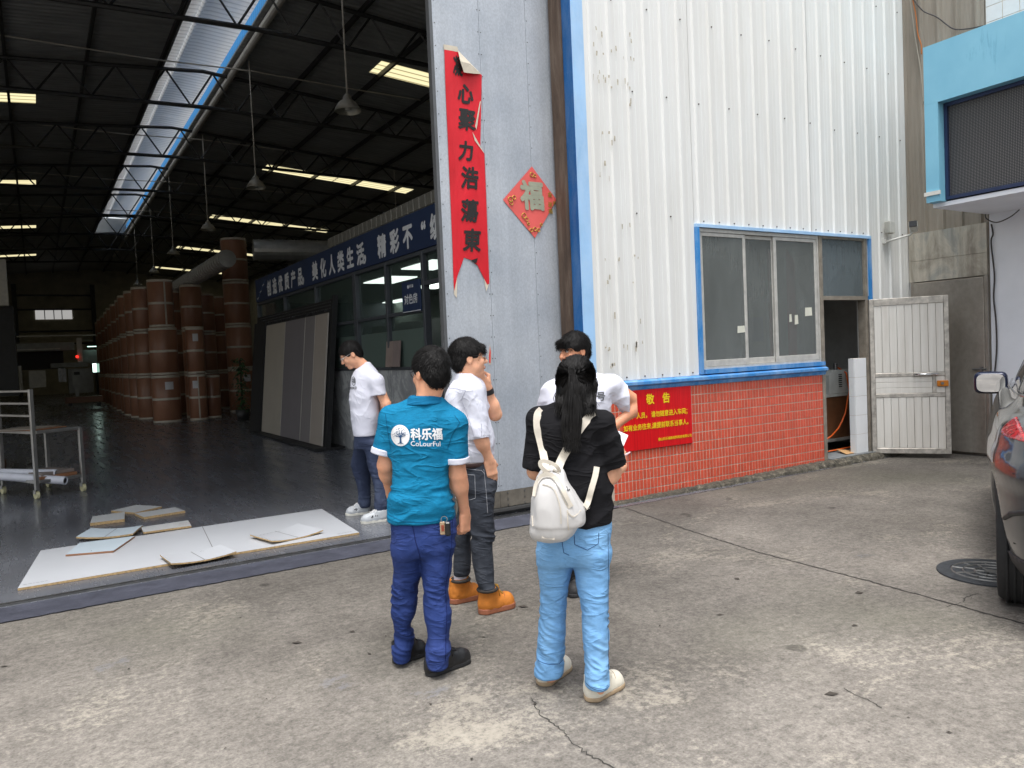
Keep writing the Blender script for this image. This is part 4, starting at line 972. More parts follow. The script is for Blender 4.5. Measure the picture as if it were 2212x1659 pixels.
for k, n_ in enumerate(('bottom', 'middle', 'top')): roll(4.35, 26.3, 1.42*k, .33, 1.415, n_+' paper roll of the three-high stack behind the slim front stack', FRG)
for k, n_ in enumerate(('lowest', 'second lowest', 'second highest', 'topmost')): roll(6.05, 27.6, 1.5*k, .43, 1.495, n_+' paper roll of the tallest four-high stack', FRG, .5 if k == 0 else None)
far_label = 'brown paper roll in the long dim row of stacks receding behind the front stacks'
for j, (x, y) in enumerate([(3.05, 27.2), (3.0, 28.6), (2.95, 30.3), (2.98, 32.2), (3.0, 34.2), (3.02, 36.4), (3.05, 38.8), (3.1, 41.3), (3.1, 43.8), (3.15, 46.5), (4.0, 28.4), (4.0, 30.4), (5.3, 29.4), (5.2, 31.5), (6.2, 30.5), (5.0, 34)]):
    for k in range(3): roll(x, y, 1.42*k, .38 if j % 3 else .34, 1.415, far_label, 'paper rolls in the far row')
# spiral ducts
M_DUCT = simple('galvanised_duct', (0.42, .42, .40), .3, .75, .15, 6)
def duct(a, b, r, label, rings=True):
    t = thing('air_duct', label, 'duct', a); A = Vector((0, 0, 0)); B = Vector(b)-Vector(a)
    MB().cyl(A, B, r, n=20).build('pipe', M_DUCT, t, smooth=False)
    L = B.length; d = B.normalized(); nr = int(L/.28)
    for k in range(nr):
        p = d*(L*(k+.5)/nr); MB().cyl(p-d*.012, p+d*.012, r+.012, n=20).build('seam_ring', M_DUCT, t)
duct((4.9, 20.15, 4.55), (8.4, 19.6, 4.55), .27, 'round spiral metal duct running level above the office end')
duct((4.62, 21.9, 4.55), (4.38, 29.3, 4.45), .24, 'round metal duct slanting back above the roll stacks')
# climbing plant by the stack
M_LEAF = simple('dark_leaf', (0.03, .085, .03), .4, 0, .4, 9)
pl = thing('potted_plant', 'tall leafy climbing plant in a pot by the tallest roll stack', 'plant', (5.12, 23.4, 0))
MB().lathe([(0, 0), (.16, 0), (.21, .30), (.19, .30), (.18, .27), (0, .27)], n=20).build('pot', simple('dark_pot', (0.03, .03, .03), .5), pl, smooth=True)
MB().cyl((0, 0, .25), (0, 0, 1.75), .035, .03, 8).build('moss_pole', simple('moss_pole', (0.05, .04, .025), .9), pl)
mb = MB()
for k in range(260):
    h = RNG.uniform(.3, 1.85); a = RNG.uniform(0, 6.28); r = RNG.uniform(.05, .30)*(1-.35*abs(h-1.2)); s = RNG.uniform(.05, .10)
    c = Vector((r*math.cos(a), r*math.sin(a), h)); o_ = Vector((math.cos(a), math.sin(a), RNG.uniform(-1.2, -.2))).normalized(); sd_ = o_.cross(Vector((0, 0, 1))).normalized()
    mb.add([c, c+o_*s*.6+sd_*s*.5, c+o_*s*1.5, c+o_*s*.6-sd_*s*.5], [(0, 1, 2, 3)])
mb.build('foliage', M_LEAF, pl)

# ---- far machinery
def pbox(px0, py0, px1, py1, Y, d, mat, name, par):
    a, b = on_y(px0, py1, Y), on_y(px1, py0, Y); return MB().box((a.x, Y, max(a.z, .01)), (b.x, Y+d, b.z)).build(name, mat, par, world=True)
M_MACH = simple('machine_grey', (0.32, .33, .32), .5, .2, .2, 3); M_MACHD = simple('machine_dark', (0.05, .05, .05), .6); M_BEAM = simple('beam_pale', (0.6, .58, .52), .45, .2)
pm = thing('printing_machine', 'long dim printing machine with rails at the far end of the hall', 'machine', (1.2, 52, 0))
pbox(36, 722, 212, 728, 50, .3, M_BEAM, 'rail', pm); pbox(36, 735, 200, 739, 50.5, .25, M_BEAM, 'rail', pm); pbox(36, 739, 160, 760, 51, 1, M_MACH, 'gantry_panel', pm)
pbox(36, 752, 130, 757, 49.6, .3, M_BEAM, 'rail', pm); pbox(36, 757, 136, 800, 52, 2, M_MACHD, 'press_body', pm); pbox(168, 730, 176, 782, 50, .3, M_BEAM, 'post', pm); pbox(170, 755, 225, 785, 50.6, 1.2, M_MACH, 'control_hood', pm)
pbox(110, 782, 190, 795, 48.5, 1.2, M_MACH, 'roller_housing', pm); pbox(150, 795, 200, 850, 47.5, 1.2, M_MACH, 'cabinet', pm); pbox(64, 800, 98, 838, 49, 1.0, M_BEAM, 'bin', pm); pbox(36, 790, 46, 845, 49, .6, M_BEAM, 'bin', pm)
for x in (127, 131, 136, 140): pbox(x, 796, x+2, 825, 47.3, .06, M_STEEL, 'roller', pm)
for x in (2, 8, 12): pbox(x, 776, x+2, 820, 40, .06, M_BEAM, 'roller', pm)
pbox(0, 560, 12, 660, 33, .4, M_BEAM, 'upright', pm); pbox(-60, 660, 28, 860, 34, 1.5, M_MACHD, 'press_body', pm)
pbox(164, 768, 169, 773, 49.9, .05, emit('red_indicator', (1, .03, .02), 1.2), 'indicator', pm)
pbox(189, 747, 222, 749.5, 50.3, .08, emit('tube_light', (.6, 1, .85), 1.2), 'tube_light', pm)
cs = thing('control_screen', 'glowing pale green screen beside the roll stacks at the far end', 'screen', on_y(210, 800, 46))
pbox(200, 784, 223, 806, 46, .1, M_MACHD, 'bezel', cs); pbox(201, 785, 208, 804, 45.98, .015, emit('screen_white', (.75, 1, .9), 1.6), 'bright_strip', cs); pbox(208.5, 785, 222, 804, 45.98, .015, emit('screen_green', (.35, .6, .48), .4), 'display', cs)
kp = thing('keypad_stand', 'upright control stand with a small dark screen before the machine', 'control stand', on_y(168, 850, 42))
pbox(157, 800, 177, 833, 42, .15, M_MACH, 'panel', kp); pbox(160, 803, 172, 810, 41.98, .015, M_MACHD, 'screen', kp); pbox(164, 833, 170, 868, 42.03, .08, M_MACH, 'post', kp)
pt_ = thing('pallet_truck', 'low brown platform trolley on the far workshop floor', 'trolley', on_z(185, 872))
pbox(142, 855, 222, 872, 38, 1.0, simple('wooden_deck', lin((110, 72, 46)), .5), 'deck', pt_)
for x in (148, 210): pbox(x, 870, x+8, 878, 38.1, .1, M_BLK, 'wheel', pt_)
wr = thing('wrapped_goods', 'dim plastic wrapped pile of goods behind the trolley at left', 'goods', (-.9, 15.5, 0))
g = NG('plastic_wrap'); n = g.noise(9, 5, .7); g.col(g.ramp(n, [(0.35, (0.015, .018, .015)), (0.65, (0.12, .125, .11))])); g.set(rough=.25); g.bump(n, 1, .05); M_WRAP = g.m
MB().bbox((-2.2, 15, .12), (-.62, 16.4, 1.25), .08).build('pile', M_WRAP, wr, world=True); MB().box((-2.25, 14.95, .005), (-.55, 16.45, .115)).build('pallet', M_WOODD, wr, world=True)

# ---- wheeled cart at left
A, B, C_ = Vector((-.08, 11.54, 0)), Vector((.45, 11.77, 0)), Vector((-.49, 12.42, 0)); ca = math.atan2((B-A).y, (B-A).x); cl, cw = .97, .58
ct = thing('wheeled_cart', 'bare steel two-shelf cart on casters at the left edge', 'cart', A, ca)
M_SST = simple('stainless_tube', (0.45, .44, .42), .28, .9, .15, 9); M_CAST = simple('cream_wheel', lin((206, 200, 160)), .5)
M_WOODB = simple('brown_board', lin((140, 98, 68)), .6, 0, .2, 4)
T = .024
for x, y, h in ((0, 0, 1.42), (cw, 0, .87), (0, cl, 1.42), (cw, cl, .87)): MB().bbox((x-T, y-T, .12), (x+T, y+T, h), .004).build('post', M_SST, ct)
for z in (.84, .20):
    for a, b in (((T, -T, z), (cw-T, T, z+.04)), ((T, cl-T, z), (cw-T, cl+T, z+.04)), ((-T, T, z), (T, cl-T, z+.04)), ((cw-T, T, z), (cw+T, cl-T, z+.04))): MB().bbox(a, b, .004).build('shelf_rail', M_SST, ct)
    MB().box((T, T, z+.022), (cw-T, cl-T, z+.036)).build('shelf', M_WOODB if z < .5 else M_FRM, ct)
for z in (1.38, 1.22, 1.06): MB().bbox((-T+.006, T, z), (T-.006, cl-T, z+.03), .004).build('handle_rail', M_SST, ct)
for x, y in ((0, 0), (cw, 0), (0, cl), (cw, cl)):
    w = MB().cyl((x-.018, y+.02, .055), (x+.018, y+.02, .055), .055, n=20).build('caster', M_CAST, ct)
    MB().bbox((x-.03, y-.01, .07), (x-.02, y+.05, .12), .002).bbox((x+.02, y-.01, .07), (x+.03, y+.05, .12), .002).box((x-.03, y-.03, .112), (x+.03, y+.05, .1195)).build('fork', M_SST, w)
CM = Matrix.Translation(A) @ Matrix.Rotation(ca, 4, 'Z')
def carton(name, a, b, rz, mat, label, cat):
    m = CM @ Matrix.Translation(((a[0]+b[0])/2, (a[1]+b[1])/2, 0)) @ Matrix.Rotation(rz, 4, 'Z'); hx_, hy_ = (b[0]-a[0])/2, (b[1]-a[1])/2
    return tag(MB().bbox((-hx_, -hy_, a[2]), (hx_, hy_, b[2]), .003, m).build(name, mat), label, cat)
carton('fibre_board', (-.10, .1, .878), (.42, .75, .892), rad(18), M_WOODB, 'thin brown board lying on the upper shelf of the cart', 'board')
carton('fibre_board', (-.16, .15, .893), (.36, .7, .902), rad(30), simple('grey_board', lin((150, 140, 128)), .6), 'grey topped board on top of the brown board on the cart', 'board')
carton('fibre_board', (.05, .05, .238), (.52, .62, .275), rad(4), M_WOODB, 'lower brown board on the bottom shelf of the cart', 'board')
carton('fibre_board', (.06, .10, .276), (.50, .66, .318), rad(8), simple('board_grey_top', lin((128, 118, 112)), .6), 'upper grey brown board on the bottom shelf of the cart', 'board')
M_PWH = simple('white_paper_roll', lin((206, 208, 216)), .5)
def ptube(a, b, r, label):
    a, b = CM @ Vector(a), CM @ Vector(b); t = thing('paper_tube', label, 'paper tube', a)
    d = b-a; MB().cyl((0, 0, 0), d, r, n=20, caps=False).build('wrap', M_PWH, t, smooth=True)
    n = d.normalized(); mb = MB().cyl((0, 0, 0), n*.004, r-.002, n=20); mb.build('end', M_PWH, t)
    MB().cyl(d-n*.05, d-n*.012, r*.98, n=20, caps=True).build('end', M_PWH, t); MB().cyl(d-n*.0115, d-n*.006, r*.62, n=16).build('hollow', M_DARKGAP, t)
ptube((-.35, .75, .33), (.30, -.12, .20), .055, 'front white paper tube jutting out of the cart')
ptube((-.30, .95, .35), (.30, .10, .29), .048, 'rear white paper tube on the lower shelf of the cart')

# ---- boards on the floor
def c6(x, y): return (x/1.3825/1.8517, (1900+y/1.3825)/1.8517)
M_WHB = simple('white_melamine', lin((186, 189, 194)), .35, 0, .03, 2); M_CHIP = simple('chipboard_edge', lin((178, 150, 108)), .9, 0, .35, 60); M_GRB = simple('pale_grey_melamine', lin((196, 198, 198)), .35, 0, .04, 2)
M_BLB = simple('pale_blue_melamine', lin((190, 203, 212)), .35, 0, .04, 2); M_SCR = simple('marker_scribble', (0.03, .05, .05), .6); M_SCRR = simple('red_pencil', lin((160, 84, 70)), .7); M_SEAM = simple('pencil_seam', (0.16, .16, .16), .8)
def floor_board(px, z0, th, mat, label, curve=0.0, seam=None, scrib=None, proj=c6, edge=M_CHIP):
    """px: four pixel corners of the top face in order round"""
    P = [on_z(*proj(*p), z0+th) for p in px]; cen = sum(P, Vector())/4
    t = thing('panel_board', label, 'board', (cen.x, cen.y, z0), group='loose boards on the floor')
    L01, L12 = (P[1]-P[0]).length, (P[2]-P[1]).length
    if L12 > L01: P = P[1:]+P[:1]
    n = 12 if curve else 1; top = []
    for i in range(n+1):
        u = i/n; dz = curve*(2*u-1)**2
        top.append((P[0].lerp(P[1], u)+Vector((0, 0, dz)), P[3].lerp(P[2], u)+Vector((0, 0, dz))))
    o3 = Vector((cen.x, cen.y, z0))
    mb = MB()
    for (a, b), (c, d) in zip(top, top[1:]): mb.quad(a-o3, c-o3, d-o3, b-o3)
    mb.build('face', mat, t, fix=False)
    eb = MB(); dn = Vector((0, 0, -th)); e1 = Vector((0, 0, -.0005))
    for (a, b), (c, d) in zip(top, top[1:]): eb.quad(a+dn-o3, c+dn-o3, c+e1-o3, a+e1-o3); eb.quad(d+dn-o3, b+dn-o3, b+e1-o3, d+e1-o3); eb.quad(a+dn-o3, b+dn-o3, d+dn-o3, c+dn-o3)
    (a, b) = top[0]; eb.quad(b+dn-o3, a+dn-o3, a+e1-o3, b+e1-o3); (a, b) = top[-1]; eb.quad(a+dn-o3, b+dn-o3, b+e1-o3, a+e1-o3)
    eb.build('edge', edge, t)
    up = Vector((0, 0, .0016))
    if seam is not None:
        i = seam*n; k = min(int(i), n-1) if n > 1 else 0
        a = P[0].lerp(P[1], seam); b = P[3].lerp(P[2], seam); dz = Vector((0, 0, curve*(2*seam-1)**2)); s = (P[1]-P[0]).normalized()*.003
        MB().quad(a-s-o3+up+dz, a+s-o3+up+dz, b+s-o3+up+dz, b-s-o3+up+dz).build('seam', M_SEAM, t)
    if scrib:
        for (u, v, w, m) in scrib:
            mb = MB(); ax = (P[1]-P[0]).normalized(); bx_ = (P[3]-P[0]).normalized()
            c = P[0].lerp(P[1], u).lerp(P[3].lerp(P[2], u), v)-o3+up+Vector((0, 0, curve*(2*u-1)**2)); q = 0
            while q < w:
                l_ = RNG.uniform(.01, .03); hh = RNG.uniform(-.012, .012)
                mb.quad(c+ax*q, c+ax*(q+l_)+bx_*hh, c+ax*(q+l_)+bx_*(hh+.006), c+ax*q+bx_*.006); q += l_+.006
            mb.build('handwriting', m, t)
    return t
D0 = lambda x, y: (x, y)
floor_board([(38, 1271), (776, 1150), (695, 1099), (88, 1189)], .006, .018, M_WHB, 'long white melamine board lying across the gate threshold', 0, .53, [(.01, .06, .14, M_SCR), (.93, .05, .12, M_SCR)], D0)
floor_board([(498, 266), (688, 243), (690, 204), (512, 228)], .006, .03, M_GRB, 'leftmost small grey board of the three on bare floor')
floor_board([(614, 197), (745, 208), (895, 173), (752, 165)], .006, .02, M_GRB, 'farthest small grey board of the three on bare floor')
floor_board([(744, 212), (795, 233), (1024, 197), (968, 178)], .006, .025, M_GRB, 'rightmost small grey board of the three on bare floor')
floor_board([(421, 352), (735, 333), (790, 287), (505, 302)], .02, .016, M_BLB, 'bowed pale blue board overhanging the back of the long board', .018, .5)
floor_board([(793, 316), (1058, 280), (1040, 250), (780, 288)], .0265, .018, M_GRB, 'cream board with red pencil marks at the back of the long board', 0, None, [(.75, .35, .12, M_SCRR), (.78, .6, .16, M_SCRR)])
floor_board([(362, 440), (628, 418), (745, 337), (440, 375)], .0265, .016, M_BLB, 'pale blue board lying on the left half of the long board', 0, None, [(.1, .5, .02, M_SCR)], edge=M_WOODB)
floor_board([(948, 503), (1308, 436), (1220, 398), (885, 455)], .0265, .012, M_WHB, 'bowed white board overhanging the front of the long board', .022, .5, [(.62, .85, .2, M_SCR)])
floor_board([(1383, 343), (1505, 378), (1787, 316), (1650, 280)], .0265, .012, M_WHB, 'bowed white board on the right half of the long board', .022, .5, [(.1, .8, .2, M_SCR)])

# ================================================================ implicit-surface modelling for people, bag and car
from mathutils.bvhtree import BVHTree
def vnoise(p, seed=0):
    """smooth value noise in [-1, 1] for an (n, 3) array"""
    i = np.floor(p).astype(np.int64); f = p-i; f = f*f*(3-2*f); out = np.zeros(len(p))
    for dx in (0, 1):
        for dy in (0, 1):
            for dz in (0, 1):
                h = ((i[:, 0]+dx)*374761393+(i[:, 1]+dy)*668265263+(i[:, 2]+dz)*2147483647+seed*974711) & 0xffffffff
                h = (h ^ (h >> 13))*1274126177 & 0xffffffff; h = (h ^ (h >> 16)) & 0xffff
                w = (f[:, 0] if dx else 1-f[:, 0])*(f[:, 1] if dy else 1-f[:, 1])*(f[:, 2] if dz else 1-f[:, 2]); out += w*(h/32767.5-1)
    return out
def fold(p, sc, seed=0):
    """ridged folds"""
    n = vnoise(p*np.array(sc), seed); return 1-2*np.abs(n)
class Sdf:
    def __init__(s, lo, hi, h):
        s.lo = np.array(lo, float); s.h = h; s.n = np.ceil((np.array(hi)-s.lo)/h).astype(int)+1
        s.D = np.full(s.n, 1.0, np.float32); s.ax = [s.lo[i]+h*np.arange(s.n[i]) for i in range(3)]
    def _w(s, lo, hi):
        a = np.clip(np.floor((np.array(lo)-s.lo)/s.h).astype(int), 0, s.n); b = np.clip(np.ceil((np.array(hi)-s.lo)/s.h).astype(int)+1, 0, s.n)
        if np.any(b <= a): return None, None
        sl = tuple(slice(a[i], b[i]) for i in range(3))
        g = [s.ax[0][sl[0]][:, None, None], s.ax[1][sl[1]][None, :, None], s.ax[2][sl[2]][None, None, :]]
        return sl, g
    def _mix(s, sl, d, k, op):
        A = s.D[sl]; d = d.astype(np.float32)
        if op == 'u':
            if k > 0:
                h = np.clip(.5+.5*(A-d)/k, 0, 1); s.D[sl] = A+(d-A)*h-k*h*(1-h)
            else: s.D[sl] = np.minimum(A, d)
        elif op == 's':
            d = -d
            if k > 0:
                h = np.clip(.5+.5*(d-A)/k, 0, 1); s.D[sl] = A+(d-A)*h+k*h*(1-h)
            else: s.D[sl] = np.maximum(A, d)
        else: s.D[sl] = np.maximum(A, d)
    def cap(s, a, b, ra, rb=None, k=.02, op='u', flat=None):
        """rounded cone; flat=(axis, factor) squashes it along a direction"""
        a, b = np.array(a, float), np.array(b, float); rb = ra if rb is None else rb; m = max(ra, rb)*(1 if flat is None else max(1, flat[1]))+k+.03
        sl, g = s._w(np.minimum(a, b)-m, np.maximum(a, b)+m)
        if sl is None: return s
        ba = b-a; L = max(ba@ba, 1e-9); q = [g[i]-a[i] for i in range(3)]
        t = np.clip((q[0]*ba[0]+q[1]*ba[1]+q[2]*ba[2])/L, 0, 1); q = [q[i]-t*ba[i] for i in range(3)]
        d2 = q[0]**2+q[1]**2+q[2]**2; sc = 1
        if flat is not None:
            w, fac = np.array(flat[0], float), flat[1]; w = w/np.linalg.norm(w); qw = q[0]*w[0]+q[1]*w[1]+q[2]*w[2]; d2 = d2+qw**2*(1/fac**2-1); sc = min(1, fac)
        s._mix(sl, (np.sqrt(np.maximum(d2, 0))-(ra+(rb-ra)*t))*sc, k, op); return s
    def chain(s, pts, rs, k=.015, **kw):
        for p, q, r0, r1 in zip(pts, pts[1:], rs, rs[1:]): s.cap(p, q, r0, r1, k, **kw)
        return s
    def ell(s, c, r, k=.015, op='u', R=None, p=2.0):
        c, r = np.array(c, float), np.array(r, float); m = max(r)+k+.03
        sl, g = s._w(c-m, c+m)
        if sl is None: return s
        q = [g[i]-c[i] for i in range(3)]
        if R is not None: R = np.array(R); q = [q[0]*R[0, i]+q[1]*R[1, i]+q[2]*R[2, i] for i in range(3)]
        n = (np.abs(q[0]/r[0])**p+np.abs(q[1]/r[1])**p+np.abs(q[2]/r[2])**p)**(1/p)
        s._mix(sl, (n-1)*min(r), k, op); return s
    def box(s, c, hs, rr=.01, k=.0, op='u', R=None):
        c, hs = np.array(c, float), np.array(hs, float); m = np.linalg.norm(hs)+k+.03
        sl, g = s._w(c-m, c+m)
        if sl is None: return s
        q = [g[i]-c[i] for i in range(3)]
        if R is not None: R = np.array(R); q = [q[0]*R[0, i]+q[1]*R[1, i]+q[2]*R[2, i] for i in range(3)]
        e = [np.abs(q[i])-(hs[i]-rr) for i in range(3)]
        d = np.sqrt(sum(np.maximum(x, 0)**2 for x in e))+np.minimum(np.maximum(np.maximum(e[0], e[1]), e[2]), 0)-rr
        s._mix(sl, d, k, op); return s
    def loft(s, secs, k=.02, p=2.3, op='u', ends=.012):
        """secs: (z, cx, cy, rx, ry) stacked along z, smoothly interpolated"""
        secs = sorted(secs); Z = np.array([q[0] for q in secs]); V = np.array([q[1:] for q in secs])
        m = .05+k; lo = (min(q[1]-q[3] for q in secs)-m, min(q[2]-q[4] for q in secs)-m, Z[0]-m); hi = (max(q[1]+q[3] for q in secs)+m, max(q[2]+q[4] for q in secs)+m, Z[-1]+m)
        sl, g = s._w(lo, hi)
        if sl is None: return s
        z = g[2].ravel(); zc = np.clip(z, Z[0], Z[-1]); j = np.clip(np.searchsorted(Z, zc)-1, 0, len(Z)-2); t = (zc-Z[j])/(Z[j+1]-Z[j])
        T = np.zeros_like(V)
        for i in range(len(Z)):
            a, b = max(i-1, 0), min(i+1, len(Z)-1); T[i] = (V[b]-V[a])/(Z[b]-Z[a])
        dz = (Z[j+1]-Z[j])[:, None]; t = t[:, None]
        W = V[j]*(2*t**3-3*t**2+1)+T[j]*dz*(t**3-2*t**2+t)+V[j+1]*(-2*t**3+3*t**2)+T[j+1]*dz*(t**3-t**2)
        cx, cy, rx, ry = [W[:, i][None, None, :] for i in range(4)]; rx = np.maximum(rx, .01); ry = np.maximum(ry, .01)
        n = (np.abs((g[0]-cx)/rx)**p+np.abs((g[1]-cy)/ry)**p)**(1/p); d = (n-1)*np.minimum(rx, ry)
        dz_ = np.maximum(Z[0]-g[2], g[2]-Z[-1])+0*d
        e0, e1 = d+ends, dz_+ends
        d = np.sqrt(np.maximum(e0, 0)**2+np.maximum(e1, 0)**2)+np.minimum(np.maximum(e0, e1), 0)-ends
        s._mix(sl, d, k, op); return s
    def cut(s, p, n, lo=None, hi=None, flip=False):
        """remove everything on the +n side of the plane (inside the optional box)"""
        n = np.array(n, float); n = n/np.linalg.norm(n)
        sl, g = s._w(s.lo if lo is None else lo, s.lo+s.h*s.n if hi is None else hi)
        if sl is None: return s
        d = (g[0]-p[0])*n[0]+(g[1]-p[1])*n[1]+(g[2]-p[2])*n[2]; s.D[sl] = np.maximum(s.D[sl], d.astype(np.float32)); return s
    def like(s):
        o = Sdf.__new__(Sdf); o.lo, o.h, o.n, o.ax = s.lo, s.h, s.n, s.ax; o.D = np.full(s.n, 1.0, np.float32); return o
    def merge(s, o, k=.02):
        sl = tuple(slice(0, n) for n in s.n); s._mix(sl, o.D, k, 'u'); return s
    def sleeve(s, sh, hem, r0, r1, k=.03, flat=None, hollow=.035, thick=.008, nrm=None):
        sh, hem = np.array(sh, float), np.array(hem, float); d = (hem-sh)/np.linalg.norm(hem-sh); o = s.like()
        o.cap(sh, hem+d*.02, r0, r1, 0, flat=flat); o.cap(sh, hem+d*.06, r0*.9, r1, .02, flat=flat); n = d if nrm is None else np.array(nrm, float); o.cut(hem, n)
        o.cap(hem-d*(hollow-r1+thick), hem+d*.1, r1-thick, r1-thick, 0, 's', flat=flat); s.merge(o, k); return s
    def mesh(s, smooth=1):
        D = s.D; D[0], D[-1] = 1, 1; D[:, 0], D[:, -1] = 1, 1; D[:, :, 0], D[:, :, -1] = 1, 1
        ins = D < 0; nx, ny, nz = D.shape
        cnt = np.zeros((nx-1, ny-1, nz-1), np.int8)
        for i in (0, 1):
            for j in (0, 1):
                for k in (0, 1): cnt += ins[i:nx-1+i, j:ny-1+j, k:nz-1+k]
        cells = np.argwhere((cnt > 0) & (cnt < 8)); idx = np.full(cnt.shape, -1, np.int32); idx[tuple(cells.T)] = np.arange(len(cells))
        acc = np.zeros((len(cells), 3)); num = np.zeros(len(cells))
        cor = [(i, j, k) for i in (0, 1) for j in (0, 1) for k in (0, 1)]
        for a in cor:
            for ax in range(3):
                if a[ax]: continue
                b = list(a); b[ax] = 1
                va = D[tuple((cells+a).T)].astype(float); vb = D[tuple((cells+b).T)].astype(float); m = (va < 0) != (vb < 0)
                t = va[m]/(va[m]-vb[m]); q = np.tile(np.array(a, float), (m.sum(), 1)); q[:, ax] = t; acc[m] += q; num[m] += 1
        V = s.lo+s.h*(cells+acc/num[:, None])
        F = []
        for ax in range(3):
            sl0 = [slice(None)]*3; sl1 = [slice(None)]*3; sl0[ax] = slice(0, -1); sl1[ax] = slice(1, None)
            A, B = ins[tuple(sl0)], ins[tuple(sl1)]
            e = np.argwhere(A != B); u, w = (ax+1) % 3, (ax+2) % 3
            e = e[(e[:, u] > 0) & (e[:, w] > 0) & (e[:, u] < D.shape[u]-1) & (e[:, w] < D.shape[w]-1)]
            fl = A[tuple(e.T)]
            def c(du, dw):
                q = e.copy(); q[:, u] += du; q[:, w] += dw; return idx[tuple(q.T)]
            q = np.stack([c(-1, -1), c(0, -1), c(0, 0), c(-1, 0)], 1); q[~fl] = q[~fl][:, ::-1]; F.append(q)
        F = np.concatenate(F)
        for _ in range(smooth):
            S = np.zeros_like(V); N = np.zeros(len(V))
            for a, b in ((0, 1), (1, 2), (2, 3), (3, 0)):
                for x, y in ((a, b), (b, a)): np.add.at(S, F[:, x], V[F[:, y]]); np.add.at(N, F[:, x], 1)
            V = V*.4+(S/np.maximum(N, 1)[:, None])*.6
        return V, F
def vnormals(V, F):
    n = np.cross(V[F[:, 2]]-V[F[:, 0]], V[F[:, 3]]-V[F[:, 1]]); N = np.zeros_like(V)
    for i in range(4): np.add.at(N, F[:, i], n)
    return N/np.maximum(np.linalg.norm(N, axis=1), 1e-9)[:, None]
def arr_mesh(name, V, F, smooth=True):
    me = bpy.data.meshes.new(name); me.vertices.add(len(V)); me.vertices.foreach_set('co', np.ascontiguousarray(V, np.float32).ravel())
    F = np.asarray(F, np.int32); me.loops.add(F.size); me.loops.foreach_set('vertex_index', F.ravel()); me.polygons.add(len(F))
    me.polygons.foreach_set('loop_start', np.arange(0, F.size, F.shape[1], dtype=np.int32)); me.polygons.foreach_set('loop_total', np.full(len(F), F.shape[1], np.int32))
    me.update(calc_edges=True); me.validate()
    if smooth: me.polygons.foreach_set('use_smooth', np.ones(len(me.polygons), bool))
    return me
def skin_mesh(name, sdf, mat, parent, disp=None, smooth=1):
    V, F = sdf.mesh(smooth)
    if disp is not None: V = V+vnormals(V, F)*disp(V)[:, None]
    me = arr_mesh(name, V, F); o = link(name, me, mat, parent); o['vf'] = 0; del o['vf']
    return o, V, F
def ribbons(name, strands, mat, parent, smooth=True):
    """strands: list of (points (n,3), widths (n,), side vector)"""
    mb = MB()
    for P, W, sd_ in strands:
        base = len(mb.v); n = len(P)
        for p, w in zip(P, W): mb.v += [tuple(p-sd_*w), tuple(p+sd_*w)]
        for i in range(n-1): mb.f.append((base+2*i, base+2*i+1, base+2*i+3, base+2*i+2)); mb.mi.append(0)
    return mb.build(name, mat, parent, smooth=smooth)

# ---------------------------------------------------------------- people
def fabric(name, c, var=.12, rough=.85, weave=240, streak=0.0, sheen=0.0, pale=None, wr=.6, wsc=(4.5, 4.5, 12)):
    g = NG(name); n = g.noise(7, 5, .6, 'object'); w = g.noise(weave, 2, .5, 'object')
    col = g.ramp(n, [(0.3, tuple(x*(1-var) for x in c)), (0.7, tuple(min(1, x*(1+var)) for x in c))])
    if streak: col = g.mix(streak, col, g.ramp(g.noise((45, 45, 160), 3, .6, 'object'), [(0.3, .55), (0.7, 1.45)]), 'MULTIPLY')
    if pale is not None: col = g.mix(g.ramp(g.noise((5, 5, 3), 4, .6, 'object'), [(0.48, 0.0), (0.72, .7)]), col, pale)
    col = g.mix(.2 if max(c) < .5 else .08, col, g.ramp(w, [(0.3, .7), (0.7, 1.25)]), 'MULTIPLY')
    g.col(col); g.set(rough=rough, sheen=0.0, spec=.2)
    # crumpled cloth relief: two scales of creases plus the weave
    r1 = g.math('ABSOLUTE', g.math('SUBTRACT', g.noise(wsc, 2, .45, 'object', .8), .5)); mk = g.ramp(g.noise(4.5, 2, .5, 'object'), [(0.40, 0.1), (0.62, 1.0)])
    r2 = g.math('ABSOLUTE', g.math('SUBTRACT', g.noise((wsc[0]*1.9, wsc[1]*1.9, wsc[2]*2.1), 2, .45, 'object', .6), .5)); mk2 = g.ramp(g.noise(7.5, 2, .5, 'object'), [(0.45, 0.0), (0.65, 1.0)])
    cr_ = lambda r_: g.ramp(r_, [(0.0, 1.0), (0.05, .45), (0.16, 0.0)])
    h = g.math('ADD', g.math('ADD', g.math('MULTIPLY', cr_(r1), mk), g.math('MULTIPLY', g.math('MULTIPLY', cr_(r2), mk2), .5)), g.math('MULTIPLY', w, .05)); g.bump(h, wr, .012); return g.m
def skin_mat(name, c):
    c = tuple(min(1, x*1.12) for x in c); g = NG(name); n = g.noise(14, 4, .6, 'object'); g.col(g.ramp(n, [(0.3, tuple(x*.86 for x in c)), (0.7, tuple(min(1, x*1.1) for x in c))])); g.set(rough=.5, sss=.08, spec=.4)
    g.b.inputs['Subsurface Radius'].default_value = (.012, .005, .003); g.bump(g.noise(180, 2, .5, 'object'), .1, .002); return g.m
M_HAIR = simple('black_hair', (0.008, .0072, .007), .6, 0, .3, 30, mode='object', spec=.22)
M_EYEW = simple('eye_white', (0.7, .68, .65), .3); M_IRIS = simple('iris', (0.015, .01, .008), .2); M_LIP = simple('lip', lin((158, 96, 84)), .5)
M_FRAME = simple('spectacle_frame', (0.015, .015, .018), .3); M_LENS = ogl('spectacle_lens', (0.6, .62, .65), .25, .05)
